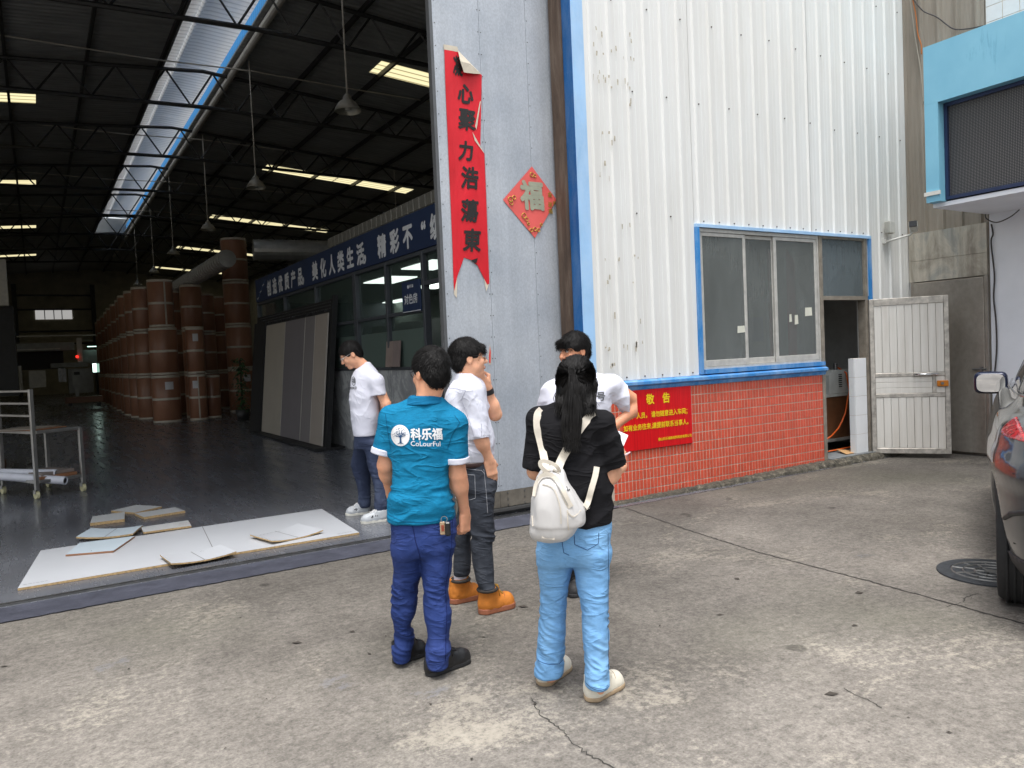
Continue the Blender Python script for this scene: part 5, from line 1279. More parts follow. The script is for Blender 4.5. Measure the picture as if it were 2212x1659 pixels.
class Person:
    """built in its own frame: x = to the right in the picture, y = away from the camera, z = up; joints come from pixels and a depth"""
    def __init__(s, label, gx, gy, crop):
        s.D0 = math.hypot(gx, gy); s.v = Vector((gx/s.D0, gy/s.D0, 0)); s.u = Vector((s.v.y, -s.v.x, 0))
        s.root = thing('person', label, 'person', (gx, gy, 0), math.atan2(s.u.y, s.u.x)); s.crop = crop
    def J(s, x, y, d=0.0, crop=None):
        x0, y0, sc = crop or s.crop; r = ray((x0+x/sc)/1.8517, (y0+y/sc)/1.8517); t = (s.D0+d)/r.dot(s.v); return np.array((r.dot(s.u)*t, d, CAMH+r.z*t))
    def S(s, y, xl, xr, d, ry, crop=None):
        a, b = s.J(xl, y, d, crop), s.J(xr, y, d, crop); return ((a[2]+b[2])/2, (a[0]+b[0])/2, d, (b[0]-a[0])/2, ry)
    # -- head frame
    def head_frame(s, c, phi, pitch=0.0, roll=0.0, scale=1.0):
        """phi: 0 looks away from the camera, 90 to picture right, 180 at the camera"""
        R = Matrix.Rotation(-rad(phi), 3, 'Z') @ Matrix.Rotation(rad(pitch), 3, 'X') @ Matrix.Rotation(rad(roll), 3, 'Y'); s.hc = np.array(c); s.hR = np.array(R); s.hs = scale
    def H(s, *p): return s.hc+s.hR @ (np.array(p)*s.hs)
    def add_head(s, f, k=.012):
        H, R, q = s.H, s.hR, s.hs
        E = lambda c, r, kk=k, op='u': f.ell(H(*c), np.array(r)*q, kk, op, R)
        E((0, -.012, .035), (.074, .094, .080)); E((0, .030, -.018), (.063, .064, .085), .03)
        f.cap(H(0, .03, -.05), H(0, .062, -.090), .050*q, .026*q, .025); E((0, .070, -.094), (.026, .020, .017), .02)
        E((-.05, .02, -.06), (.018, .03, .025), .03); E((.05, .02, -.06), (.018, .03, .025), .03)
        E((0, .083, .030), (.048, .012, .012), .02)
        for x in (-1, 1):
            E((x*.031, .098, .008), (.018, .012, .012), .012, 's'); E((x*.038, .074, -.028), (.020, .016, .02), .02)
        f.cap(H(0, .088, .012), H(0, .110, -.027), .009*q, .013*q, .010)
        for x in (-1, 1): E((x*.013, .098, -.031), (.010, .011, .008), .006)
        E((0, .090, -.060), (.025, .012, .010), .012)
        for x in (-1, 1): E((x*.079, -.006, -.004), (.010, .020, .032), .006); E((x*.089, -.002, .0), (.006, .011, .019), .006, 's')
        return f
    def face(s, brow=True, eyes=True):
        H, R, q = s.H, s.hR, s.hs
        for x in (-1, 1):
            mb = MB(); V = []
            c = H(x*.031, .084, .008); ew = MB().lathe([(0, -.0115), (.007, -.009), (.0115, 0), (.007, .009), (0, .0115)], n=12)
            ew.v = [tuple(c+np.array(p)*q*np.array((1.15, 1, .72))) for p in ew.v]; e = ew.build('eye', M_EYEW, s.root, True)
            c2 = H(x*.031, .0925, .008); fw = R @ np.array((0, 1, 0)); MB().cyl(c2, c2+fw*.0035, .0052*q, .004*q, 10).build('iris', M_IRIS, e)
            P = [H(x*(.016+.007*i), .0965-.0022*i*i*.35, .0275+.0035*math.sin(i*.8)) for i in range(4)]; MB().tube(P, [.0018, .0026, .0024, .001], 5).build('eyebrow', M_HAIR, s.root)
            P = [H(x*(.019+.006*i), .0935-.0006*i*i, .0135+.0025*math.sin(i*.8)) for i in range(4)]; MB().tube(P, [.0007, .0011, .001, .0005], 4).build('eyelid', M_HAIR, s.root)
        for dz, r in ((-.057, .0042), (-.0655, .005)):
            P = [H(.0075*i, .1005-.0013*i*i, dz-.0004*i*i) for i in range(-3, 4)]; MB().tube(P, [.001, r*.7, r*.95, r, r*.95, r*.7, .001], 6).build('lip', M_LIP, s.root, True)
    def hair_short(s, seed=1, front=.085, side=-.015, back=-.075, vol=.012, n=2600, length=.032, top=None, fringe=0.0, h=.005):
        """cap of hair with short strands; limits in head units"""
        H, R, q = s.H, s.hR, s.hs; c = s.hc; f = Sdf(c-.16*q, c+.17*q, h)
        f.ell(H(0, -.014, .037), np.array((.080+vol*.6, .100+vol*.7, .086+vol))*q, 0, 'u', R); f.ell(H(0, -.05, -.015), np.array((.068+vol*.4, .058+vol*.4, .07))*q, .02, 'u', R)
        f.ell(H(0, .085, -.042), np.array((.10, .058, .083))*q, .012, 's', R)
        up, fw = R @ np.array((0, 0, 1)), R @ np.array((0, 1, 0))
        f.ell(H(0, .008, -.108), np.array((.15, .058, .118))*q, .014, 's', R)              # above the ears
        f.cut(H(0, 0, back), -up)
        if fringe: f.box(H(0, .088, .055), np.array((.052, .014, .026))*q, .008, .02, 'u', R)
        rs = np.random.RandomState(seed)
        o, V, F = skin_mesh('hair', f, M_HAIR, s.root, lambda V: .002*vnoise(V*90, seed)+.003*vnoise(V*28, seed+3))
        N = vnormals(V, F); whorl = H(*(top or (0.01, -.07, .105))); loc = (V-c) @ R
        pick = rs.choice(len(V), n); st = []
        for i in pick:
            p, nn = V[i], N[i]
            d = p-whorl; d = d-nn*(d@nn); L = np.linalg.norm(d)+1e-6; d = d/L
            if loc[i][2] < .035*q and abs(loc[i][0]) > .055*q and loc[i][1] > -.06*q: continue
            d = d*1.0+nn*rs.uniform(.1, .5)+np.array((0, 0, -.3))+rs.normal(0, .13, 3); d /= np.linalg.norm(d)
            l = length*rs.uniform(.5, 1.1)*(1 if loc[i][2] > -.02 else .55); sd_ = np.cross(d, nn); sd_ /= np.linalg.norm(sd_)+1e-9
            b = nn*.004
            st.append(([p-nn*.003, p+d*l*.5+b, p+d*l-np.array((0, 0, l*.12))], (.0011, .0009, .0002), sd_))
        ribbons('strands', st, M_HAIR, o)
        return o
    def glasses(s, w=.031, mat=None, rim=.0016, z=.004):
        H = s.H; m = mat or M_FRAME; g = None
        P = [H(-.064, .075, z+.010), H(-.058, .096, z+.008)]
        mb = MB()
        for x in (-1, 1):
            ring = [H(x*w+.0225*math.cos(a*math.pi/8)*1.08, .1035-.0025*abs(math.cos(a*math.pi/8)), z+.017*math.sin(a*math.pi/8)) for a in range(16)]
            mb.tube(ring, rim, 5, True); mb.tube([H(x*(w+.023), .100, z+.008), H(x*.0735, .085, z+.010), H(x*.079, .03, z+.012), H(x*.082, -.012, z+.010), H(x*.080, -.024, z-.005)], rim, 5)
        mb.tube([H(-.008, .104, z+.004), H(0, .107, z+.007), H(.008, .104, z+.004)], rim, 5)
        g = mb.build('spectacles', m, s.root, True)
        for x in (-1, 1): MB().add([H(x*w+.0215*math.cos(a*math.pi/8)*1.08, .1032, z+.016*math.sin(a*math.pi/8)) for a in range(16)], [tuple(range(16))]).build('lens', M_LENS, g)
    # -- hand: wrist position, direction of fingers, palm normal (side the fingers curl to), thumb side vector, curl per joint
    def hand(s, f, wr, d, pn, th, curl=.5, scale=1.0, k=.006):
        wr, d, pn, th = [np.array(x, float) for x in (wr, d, pn, th)]; d /= np.linalg.norm(d); pn = pn-d*(pn@d); pn /= np.linalg.norm(pn); th = th-d*(th@d)-pn*(th@pn); th /= np.linalg.norm(th)
        q = scale; c = wr+d*.048*q; R = np.stack([th, d, pn], 1)
        f.box(c, np.array((.040, .048, .0135))*q, .012*q, .012, 'u', R)
        f.cap(wr-d*.01, wr+d*.03*q, .026*q, .024*q, .02, flat=(pn, .72))
        for i, (off, L, r) in enumerate(((.030, .072, .0088), (.0105, .080, .0092), (-.0095, .075, .0088), (-.028, .058, .0078))):
            p = wr+d*(.088*q)+th*off*q; a = curl*(.9+.08*i); dirn = d; ang = 0
            for seg, (fl, rr) in enumerate(((.45, 1), (.32, .95), (.23, .88))):
                ang += a*(1.25 if seg else .9); dv_ = d*math.cos(ang)+pn*math.sin(ang)+th*(.03*(1.5-i)); e = p+dv_*L*fl*q; f.cap(p, e, r*rr*q, r*rr*.94*q, k if seg else .01); p = e
        p = wr+d*.022*q+th*.030*q+pn*.006*q; e = p+(d*.55+th*.62+pn*.45)*.040*q; f.cap(p, e, .0155*q, .0115*q, .014); e2 = e+(d*.85-th*(.25+.3*curl)+pn*(.35+.5*curl))*.032*q; f.cap(e, e2, .0108*q, .0095*q, .005); e3 = e2+(d*.6-th*(.45+.3*curl)+pn*.3)*.024*q; f.cap(e2, e3, .0095*q, .0078*q, .004)
    # -- shoe: heel and toe points on the ground
    def shoe(s, heel, toe, mats, name='shoe', width=.098, height=.10, sole=.026, collar=.055, boot=0.0, ankle=None, round_=.0):
        heel, toe = np.array(heel, float), np.array(toe, float); heel[2] = toe[2] = 0; ax = toe-heel; L = np.linalg.norm(ax); ax /= L; sx = np.array((-ax[1], ax[0], 0)); up = np.array((0, 0, 1.0)); R = np.stack([ax, sx, up], 1)
        P = lambda t, w, z: heel+ax*(t*L)+sx*w+up*z
        lo, hi = np.minimum(heel, toe)-.12, np.maximum(heel, toe)+.12; lo[2] = -.01; hi[2] = height+boot+.06
        f = Sdf(lo, hi, .0045)
        f.ell(P(.20, 0, sole+.02), (.21*L, width*.42, height*.62), .02, R=R); f.ell(P(.55, 0, sole+.010), (.36*L, width*.46, height*.52), .03, R=R); f.ell(P(.79, .002, sole+.004), (.205*L, width*.475, height*(.42+round_)), .025, R=R)
        a = np.array(ankle if ankle is not None else P(.24, 0, height+.05)); a = a*[1, 1, 0]; a = a*.35+P(.24, 0, 0)*.65
        f.cap(P(.22, 0, sole+.03), a+up*(height+boot+.02), width*.42, collar, .03); f.cap(P(.45, 0, sole+.02), a+ax*.03+up*(height+boot), width*.36, collar*.8, .03)
        f.cut((0, 0, height+boot), (0, 0, 1)); f.cap(a+up*(height+boot-.022+collar-.008), a+up*(height+boot+.09), collar-.008, None, 0, 's')
        f.cut((0, 0, sole*.75), (0, 0, -1))
        t, V, F = skin_mesh(name, f, mats[0], s.root, lambda V: .0015*vnoise(V*45, 4))
        f = Sdf(lo, hi, .0045)
        for t0, w in ((.155, .40), (.32, .40), (.55, .44), (.74, .475), (.845, .42)): f.cap(P(t0, 0, -.01), P(t0, 0, sole+.02), width*w, width*w*1.03, .012)
        f.box(P(.5, 0, sole*.5), (L*.40, width*.40, sole*1.2), .01, .02, 'u', R)
        f.cut((0, 0, sole), (0, 0, 1)); f.cut((0, 0, .001), (0, 0, -1))
        skin_mesh('sole', f, mats[1], t, None)
        if len(mats) > 2:
            bv = BVHTree.FromPolygons([tuple(p) for p in V], [tuple(p) for p in F]); mb = MB()
            def top(t_, w_):
                h_ = bv.ray_cast(Vector(P(t_, w_, .4)), Vector((0, 0, -1))); return (h_[0]+Vector((0, 0, .003))) if h_[0] is not None else Vector(P(t_, w_, height*.7))
            for i in range(5):
                q = .42+.05*i; mb.tube([top(q, -.022), top(q+.008, -.008), top(q+.016, .008), top(q+.024, .022)], .0034, 5)
                mb.tube([top(q, .022), top(q+.008, .008)+Vector((0, 0, .003)), top(q+.016, -.008)+Vector((0, 0, .003)), top(q+.024, -.022)], .0034, 5)
            for sg in (-1, 1): mb.tube([top(.42, 0), top(.44, sg*.02)+Vector((0, 0, .006)), top(.47, sg*.036), top(.5, sg*.042)], .003, 5)
            mb.build('laces', mats[2], t, True)
            # seams: toe cap and heel counter
            mb = MB(); bs = lambda t_, w_: top(t_, w_)-Vector((0, 0, .0022))
            mb.tube([bs(.70-.05*(k/6)**2, .038*k/6*width/.1) for k in range(-6, 7)], .0016, 4); mb.build('toe_seam', mats[1], t)
        return t
    # -- garment decal: flat mesh in (x right, z up) laid onto a garment as seen from side `sgn` along axis
    def decal(s, name, verts, faces, centre, right, up, normal, V, F, mat, parent, lift=.003, cuts=1):
        bm = bmesh.new(); c = Vector(centre); r_, u_, n_ = Vector(right).normalized(), Vector(up).normalized(), Vector(normal).normalized()
        lay = bm.verts.layers.float.new('lay'); vs = []
        for p in verts:
            q = bm.verts.new(c+r_*p[0]+u_*p[1]); q[lay] = p[2] if len(p) > 2 else 0; vs.append(q)
        for f in faces:
            try: bm.faces.new([vs[i] for i in f])
            except ValueError: pass
        if cuts: bmesh.ops.triangulate(bm, faces=bm.faces[:]); bmesh.ops.subdivide_edges(bm, edges=bm.edges[:], cuts=cuts, use_grid_fill=True)
        bv = BVHTree.FromPolygons([tuple(p) for p in V], [tuple(q) for q in F])
        for v in bm.verts:
            h = bv.ray_cast(v.co+n_*.4, -n_)
            if h[0] is not None: v.co = h[0]+n_*(lift+v[lay])
        me = bpy.data.meshes.new(name); bm.to_mesh(me); bm.free(); return link(name, me, mat, parent)

# ================================================================ the five people
def gz(z, c, w): return np.exp(-((z-c)/w)**2)
SK1 = skin_mat('skin_tan', lin((226, 164, 130))); SK2 = skin_mat('skin_light', lin((222, 166, 134))); SK3 = skin_mat('skin_warm', lin((198, 138, 106)))
M_WHITEC = fabric('white_cotton', lin((216, 217, 229)), .03, .85, 260, 0, .2, wr=.4, wsc=(4, 4, 4)); M_BLACKC = fabric('black_cotton', (0.009, .0088, .0105), .2, .9, 240)
M_BOOTD = simple('dark_boot_collar', (0.03, .024, .02), .7)

# ---- man in teal polo shirt, seen from behind
A2, A3 = (1450, 1350, 2.212), (1450, 2000, 2.212)
P = Person('man in teal polo shirt with white back print and blue trousers, seen from behind', 1.6, 3.55, A2); J, S = P.J, P.S
shL, shR = J(255, 700, .05), J(815, 755, -.05); elL, elR = J(200, 1130, .05), J(852, 1225, -.04); wrL, wrR = J(258, 1400, .20), J(905, 1560, .03)
hipL, hipR = J(380, 1620, .02), J(660, 1620, -.02)
f = Sdf((-.36, -.30, .0), (.36, .34, 1.72), .0055)
P.head_frame(J(603, 314, .0), -32, -4, 0, 1.0); P.add_head(f)
nb = J(575, 560, .0); f.cap(P.H(0, -.015, -.06), nb, .056, .062, .03)
f.loft([S(600, 420, 700, 0, .06), S(900, 300, 760, 0, .08), S(1500, 290, 770, 0, .08), S(1640, 290, 780, 0, .09)], .03)
for a, b, c in ((shL, elL, wrL), (shR, elR, wrR)): f.chain([a, b, c], [.048, .037, .026], .025); f.ell(b+(c-b)*.25, (.040, .037, .05), .025)
P.hand(f, wrR, J(905, 1660, .03)-wrR, (-.6, .5, 0), (.1, 1, .1), 1.15, 1.0); P.hand(f, wrL, (.3, .4, -.8), (.5, .5, 0), (0, 1, 0), .6, .9)
ankL, ankR = J(345, 1330, .10, A3), J(665, 1390, -.09, A3)
for h_, kn, an in ((hipL, J(370, 900, .06, A3), ankL), (hipR, J(655, 900, -.02, A3), ankR)): f.chain([h_, kn, an, an*[1, 1, 0]+[0, 0, .06]], [.055, .04, .03, .032], .03)
body, _, _ = skin_mesh('body', f, SK1, P.root)
P.hair_short(3, vol=.014, n=7000, length=.024, back=-.098, top=(.012, -.062, .10)); P.glasses(); P.face()
# polo
M_TEAL = fabric('teal_jersey', lin((16, 116, 156)), .08, .85, 200, .30); M_TEALC = fabric('teal_collar', lin((14, 104, 146)), .06, .85)
f = Sdf((-.34, -.26, .68), (.34, .28, 1.48), .0055)
f.loft([S(1612, 222, 812, 0, .135), S(1560, 220, 806, 0, .137), S(1440, 232, 792, 0, .135), S(1300, 255, 775, .0, .125), S(1100, 255, 768, 0, .122), S(950, 240, 775, 0, .125), S(820, 225, 805, 0, .122), S(720, 240, 820, 0, .108), S(640, 300, 770, 0, .085), S(585, 385, 715, 0, .068), S(545, 420, 690, 0, .05)], 0, 2.5)
hmL, hmR = J(178, 1026, .05), J(842, 1100, -.045)
for sh, hm, x in ((shL, hmL, -1), (shR, hmR, 1)):
    f.cap(J(560, 640, 0)+[x*.05, 0, 0], sh+[0, 0, -.005], .060, .058, .05); f.sleeve(sh+[0, 0, -.01], hm, .060, .054, .035, ((0, 1, 0), 1.25))
f.cap(nb-[0, 0, .06], nb+[0, 0, .12], .060, .070, .01, 's')
f.loft([S(1700, 232, 802, 0, .122), S(1560, 232, 798, 0, .122), S(1500, 240, 780, 0, .115)], 0, 2.5, 's')
def pd(V):
    z = V[:, 2]; return .009*fold(V, (7, 6, 30), 5)*gz(z, .88, .10)+.008*fold(np.stack([V[:, 0]*.9+V[:, 2]*.45, V[:, 1], V[:, 2]-V[:, 0]*.5], 1), (7, 5, 16), 9)*gz(z, .86, .09)+.006*vnoise(V*[9, 7, 3.2], 2)*gz(z, 1.12, .25)+.003*vnoise(V*[16, 12, 9], 8)
shirt, sV, sF = skin_mesh('polo_shirt', f, M_TEAL, P.root, pd)
# white sleeve bands, collar
for sh, hm in ((shL, hmL), (shR, hmR)):
    d = (hm-sh)/np.linalg.norm(hm-sh); f = Sdf(hm-.13, hm+.13, .004); f.cap(hm-d*.05, hm+d*.05, .0625, .0625, 0, flat=((0, 1, 0), 1.25)); f.cut(hm+d*.005, d); f.cut(hm-d*.026, -d); f.cap(hm-d*.08, hm+d*.08, .052, .052, 0, 's', flat=((0, 1, 0), 1.25)); skin_mesh('sleeve_band', f, M_WHITEC, shirt)
f = Sdf(nb-.14, nb+.14, .0045); f.loft([S(592, 352, 742, 0, .092), S(560, 378, 722, 0, .082), S(520, 405, 688, -.004, .072), S(508, 410, 680, -.004, .07)], 0, 2.3); f.cap(nb-[0, 0, .1], nb+[0, 0, .12], .060, .066, .004, 's'); skin_mesh('collar', f, M_TEALC, shirt, lambda V: .002*vnoise(V*30, 3))
# back print: emblem disc with tree, name
M_PRINT = simple('white_print', (0.78, .79, .8), .6); M_PRTREE = simple('navy_print', lin((28, 70, 110)), .7)
cb = J(332, 885, -.2); rt, upv, nm = (1, 0, 0), (0, 0, 1), (0, -1, 0)
TK = .55; disc = [(0, 0)]+[(.084*TK*math.cos(a*math.pi/16), .095*TK*math.sin(a*math.pi/16)) for a in range(32)]
P.decal('emblem', disc, [(0, i+1, (i+1) % 32+1) for i in range(32)], cb, rt, upv, nm, sV, sF, M_PRINT, shirt, .003, 3)
tv, tf = [], []
def tq(x0, y0, x1, y1, w0, w1):
    n = len(tv); dx, dy = x1-x0, y1-y0; L = math.hypot(dx, dy); px, py = -dy/L, dx/L
    tv.extend([(x0+px*w0, y0+py*w0), (x0-px*w0, y0-py*w0), (x1-px*w1, y1-py*w1), (x1+px*w1, y1+py*w1)]); tf.append((n, n+1, n+2, n+3))
tq(.0, -.072, .0, -.01, .009, .006); tq(-.028, -.078, .0, -.06, .002, .004); tq(.028, -.078, .0, -.06, .002, .004)
for a, l in ((20, .05), (50, .055), (75, .06), (100, .06), (130, .055), (160, .05)):
    x1, y1 = l*math.cos(rad(a)), -.015+l*math.sin(rad(a)); tq(0, -.015, x1, y1, .004, .0015)
for k in range(70):
    a, r_ = RNG.uniform(0, math.pi), RNG.uniform(.025, .074); x1, y1 = r_*math.cos(a), -.008+r_*math.sin(a)*1.02; an = RNG.uniform(0, 6.28); tq(x1, y1, x1+.007*math.cos(an), y1+.007*math.sin(an), .0028, .001)
tv = [(p[0]*TK, p[1]*TK) for p in tv]; o = P.decal('tree_mark', tv, tf, cb, rt, upv, nm, sV, sF, M_PRTREE, shirt, .0065, 0)
v, f_ = text_arr('科乐福', .060, .0021); v = [(p[0]*.88, p[1]+.001, p[2]) for p in v]; P.decal('print_characters', v, f_, J(572, 880, -.2), (1, 0, -.055), upv, nm, sV, sF, M_PRINT, shirt, .003, 1)
v, f_ = text_arr('CoLourFul', .034, .0004, 1.0); v = [(p[0], p[1]-.006, p[2]) for p in v]; P.decal('print_letters', v, f_, J(562, 948, -.2), (1, 0, -.085), upv, nm, sV, sF, M_PRINT, shirt, .003, 1)
# trousers
M_NAVYT = fabric('royal_blue_twill', lin((40, 58, 112)), .14, .8, 220, .0, .3, lin((62, 78, 138)))
f = Sdf((-.30, -.30, .0), (.30, .30, .90), .0055)
S3 = lambda *a: S(*a, crop=A3)
f.loft([S3(60, 262, 800, .0, .105), S3(150, 245, 822, .0, .122), S3(300, 250, 825, -.005, .130), S3(400, 256, 810, -.005, .125), S3(470, 262, 795, 0, .11)], 0, 2.4)
f.loft([S3(380, 258, 500, .015, .110), S3(500, 264, 512, .02, .105), S3(600, 274, 520, .035, .097), S3(800, 252, 497, .06, .088), S3(900, 250, 490, .065, .085), S3(1000, 250, 470, .075, .084), S3(1100, 272, 432, .09, .078), S3(1200, 280, 458, .10, .078), S3(1300, 258, 446, .10, .083), S3(1415, 272, 425, .10, .075)], .03, 2.2)
f.loft([S3(380, 500, 805, -.015, .110), S3(500, 515, 792, -.02, .105), S3(600, 522, 790, -.03, .098), S3(800, 535, 755, -.04, .088), S3(900, 538, 770, -.045, .087), S3(1000, 540, 785, -.06, .087), S3(1100, 560, 780, -.07, .083), S3(1200, 575, 765, -.08, .080), S3(1300, 562, 780, -.085, .086), S3(1380, 560, 772, -.085, .083), S3(1475, 575, 760, -.085, .08)], .03, 2.2)
def td(V):
    z = V[:, 2]; q = np.stack([V[:, 0], V[:, 1], V[:, 2]+.35*V[:, 0]], 1)
    return .0065*(fold(q, (14, 11, 36), 1)-.6)*gz(z, .38, .13)+.008*(fold(q, (11, 9, 36), 2)-.5)*gz(z, .14, .07)+.007*fold(np.stack([V[:, 0], V[:, 1], V[:, 2]+.8*np.abs(V[:, 0])], 1), (6, 5, 17), 7)*gz(z, .66, .10)+.003*vnoise(V*14, 3)
tr_, tV, tF = skin_mesh('trousers', f, M_NAVYT, P.root, td)
def stitch(pts, d, name='stitching', crop=None, V=None, F=None, par=None, mat=None, w=.0016):
    bv = BVHTree.FromPolygons([tuple(p) for p in V], [tuple(q) for q in F]); out = []
    for a, b in zip(pts, pts[1:]):
        n = max(2, int(math.hypot(b[0]-a[0], b[1]-a[1])/14))
        for k in range(n): t_ = k/n; out.append(P.J(a[0]+(b[0]-a[0])*t_, a[1]+(b[1]-a[1])*t_, d, crop))
    out.append(P.J(*pts[-1], d, crop)); o2 = []
    for p in out:
        h = bv.ray_cast(Vector(p)+Vector((0, -.3, 0)), Vector((0, 1, 0)))
        if h[0] is not None: o2.append(h[0]+Vector((0, -.0006, 0)))
    if len(o2) > 1: MB().tube(o2, w, 4).build(name, mat, par)
M_SEAMB = fabric('dark_blue_seam', lin((26, 36, 84))); M_SEAMT = fabric('dark_teal_seam', lin((10, 84, 118)))
for pts in ([(440, 215), (470, 360), (505, 480), (516, 560)], [(800, 180), (790, 400), (765, 600), (735, 800), (745, 1000), (735, 1200), (730, 1400)]): stitch(pts, -.12, 'seam', A3, tV, tF, tr_, M_SEAMB, .0022)
for pts in ([(815, 690), (858, 750), (790, 860), (752, 990)], [(200, 690), (215, 800), (232, 900), (248, 1000)], [(230, 1582), (400, 1622), (600, 1618), (806, 1585)]): stitch(pts, -.1, 'seam', A2, sV, sF, shirt, M_SEAMT, .002)
MS = [simple('black_leather', (0.013, .013, .014), .42, 0, .3, 20, .1, mode='object'), simple('black_rubber_sole', (0.02, .02, .021), .7), simple('black_lace', (0.01, .01, .01), .8)]
P.shoe(J(285, 1440, .11, A3), J(560, 1300, .22, A3), MS, height=.112, ankle=ankL); P.shoe(J(560, 1560, -.10, A3), J(950, 1455, .06, A3), MS, height=.112, ankle=ankR)
# key fob hanging from the pocket
q = J(725, 245, -.15, A3); kf = thing('key_fob', 'black car key and tan tag hanging from the blue trousers pocket', 'keys', P.root.matrix_basis @ Vector(q), P.root.rotation_euler.z)
MB().bbox((-.022, -.006, -.035), (.004, .004, .032), .006).build('tag', simple('tan_tag', lin((176, 150, 120)), .5), kf); MB().bbox((.002, -.012, -.042), (.030, .002, .028), .008).build('key', M_BLKP, kf); MB().tube([(.0+.016*math.cos(a*.785), -.003, .042+.016*math.sin(a*.785)) for a in range(8)], .002, 5, True).build('ring', simple('chrome_ring', (0.6, .6, .6), .2, 1), kf)
v, f_ = text_arr('ⅢⅢ', .022, .0008); mb = MB(); mb.add([(-.010+p[1]*.8, -.0075-p[2], p[0]*.9) for p in v], f_); mb.build('tag_marks', simple('red_mark', lin((170, 60, 40)), .5), kf)

# ---- man in white dress shirt, hand on chin
B4, B5 = (1700, 1300, 2.764), (1700, 1850, 2.553)
P = Person('man in white dress shirt, black jeans and tan boots, hand on chin', 2.28, 4.22, B4); J, S = P.J, P.S
shR, elR, wrR = J(520, 745, -.13), J(605, 1225, -.17), J(712, 1500, -.13); shL, elL, wrL = J(600, 790, .14), J(775, 985, .12), J(682, 680, .06)
f = Sdf((-.34, -.36, .0), (.40, .36, 1.76), .0055)
P.head_frame(J(478, 372, .0), 80, 2, 0, 1.02); P.add_head(f)
nb = J(470, 610, 0); f.cap(P.H(0, -.015, -.06), nb, .060, .066, .03)
f.loft([S(700, 330, 600, 0, .10), S(900, 280, 640, 0, .12), S(1400, 330, 700, 0, .12), S(1600, 360, 690, 0, .12)], .03)
f.chain([shR, elR, wrR], [.050, .041, .027], .025); f.chain([shL, elL, wrL], [.048, .041, .028], .025); f.ell(elL+(wrL-elL)*.28, (.042, .042, .05), .025); f.ell(elR+(wrR-elR)*.28, (.043, .042, .05), .025)
P.hand(f, wrL, J(600, 590, .02)-wrL, (-.35, .1, .55), (.0, -1, .3), .75, 1.0); P.hand(f, wrR, (.14, .05, -1), (-.4, .8, 0), (.9, .3, .2), .35, 1.0)
ankR, ankL = J(640, 1330, -.12, B5), J(360, 1170, .12, B5)
for h_, kn, an in ((J(570, 150, -.06, B5), J(595, 740, -.09, B5), ankR), (J(520, 150, .08, B5), J(390, 720, .11, B5), ankL)): f.chain([h_, kn, an, an*[1, 1, 0]+[0, 0, .07]], [.055, .04, .03, .033], .03)
skin_mesh('body', f, SK2, P.root)
P.hair_short(11, vol=.012, n=6000, length=.025, back=-.075, top=(.0, -.05, .11), fringe=1); P.glasses(); P.face()
M_SHIRT = fabric('white_poplin', lin((216, 218, 230)), .025, .7, 300, 0, .1, wr=.6, wsc=(5, 5, 5))
f = Sdf((-.32, -.32, .88), (.36, .32, 1.56), .0055)
f.loft([S(1500, 300, 752, 0, .155), S(1440, 290, 760, 0, .162), S(1350, 275, 768, 0, .168), S(1250, 262, 766, 0, .168), S(1130, 245, 745, 0, .165), S(1000, 230, 708, 0, .162), S(850, 214, 685, 0, .160), S(760, 226, 660, 0, .155), S(690, 250, 632, 0, .135), S(630, 285, 600, 0, .10), S(575, 330, 560, 0, .075)], 0, 2.3)
e = J(606, 1246, -.165); d = (e-shR)/np.linalg.norm(e-shR)
f.cap(J(480, 690, -.02), shR, .066, .064, .05); f.sleeve(shR, e, .068, .058, .03)
d2 = (elL-shL)/np.linalg.norm(elL-shL); f.cap(J(560, 690, .03), shL, .060, .062, .05); f.sleeve(shL, shL+d2*.10, .064, .058, .03)
f.cap(nb-[0, 0, .05], nb+[-.01, 0, .12], .064, .074, .01, 's')
def sdp(V):
    z = V[:, 2]; q = np.stack([V[:, 0]-.4*V[:, 2], V[:, 1], V[:, 2]+.7*V[:, 0]], 1)
    return .007*fold(q, (6, 4, 12), 4)*gz(z, 1.22, .14)+.007*fold(V, (5, 4, 24), 6)*gz(z, 1.02, .07)+.004*vnoise(V*[12, 9, 7], 2)+.004*fold(q, (9, 7, 15), 12)*gz(z, 1.12, .1)
shirt, sV, sF = skin_mesh('dress_shirt', f, M_SHIRT, P.root, sdp)
f = Sdf(e-.13, e+.13, .0045); f.cap(e-d*.06, e+d*.05, .0605, .0625, 0); f.cut(e+d*.006, d); f.cut(e-d*.04, -d); f.cap(e-d*.1, e+d*.08, .050, .052, 0, 's'); skin_mesh('rolled_cuff', f, M_SHIRT, shirt, lambda V: .003*vnoise(V*40, 5))
f = Sdf(nb-.16, nb+.16, .0045); f.loft([S(640, 300, 612, 0, .112), S(600, 315, 600, 0, .096), S(545, 325, 560, -.0, .082), S(525, 330, 548, 0, .078)], 0, 2.3); f.cap(nb-[0.0, 0, .12], nb+[-.012, 0, .14], .066, .070, .004, 's'); skin_mesh('collar', f, M_SHIRT, shirt, lambda V: .003*vnoise(V*25, 3))
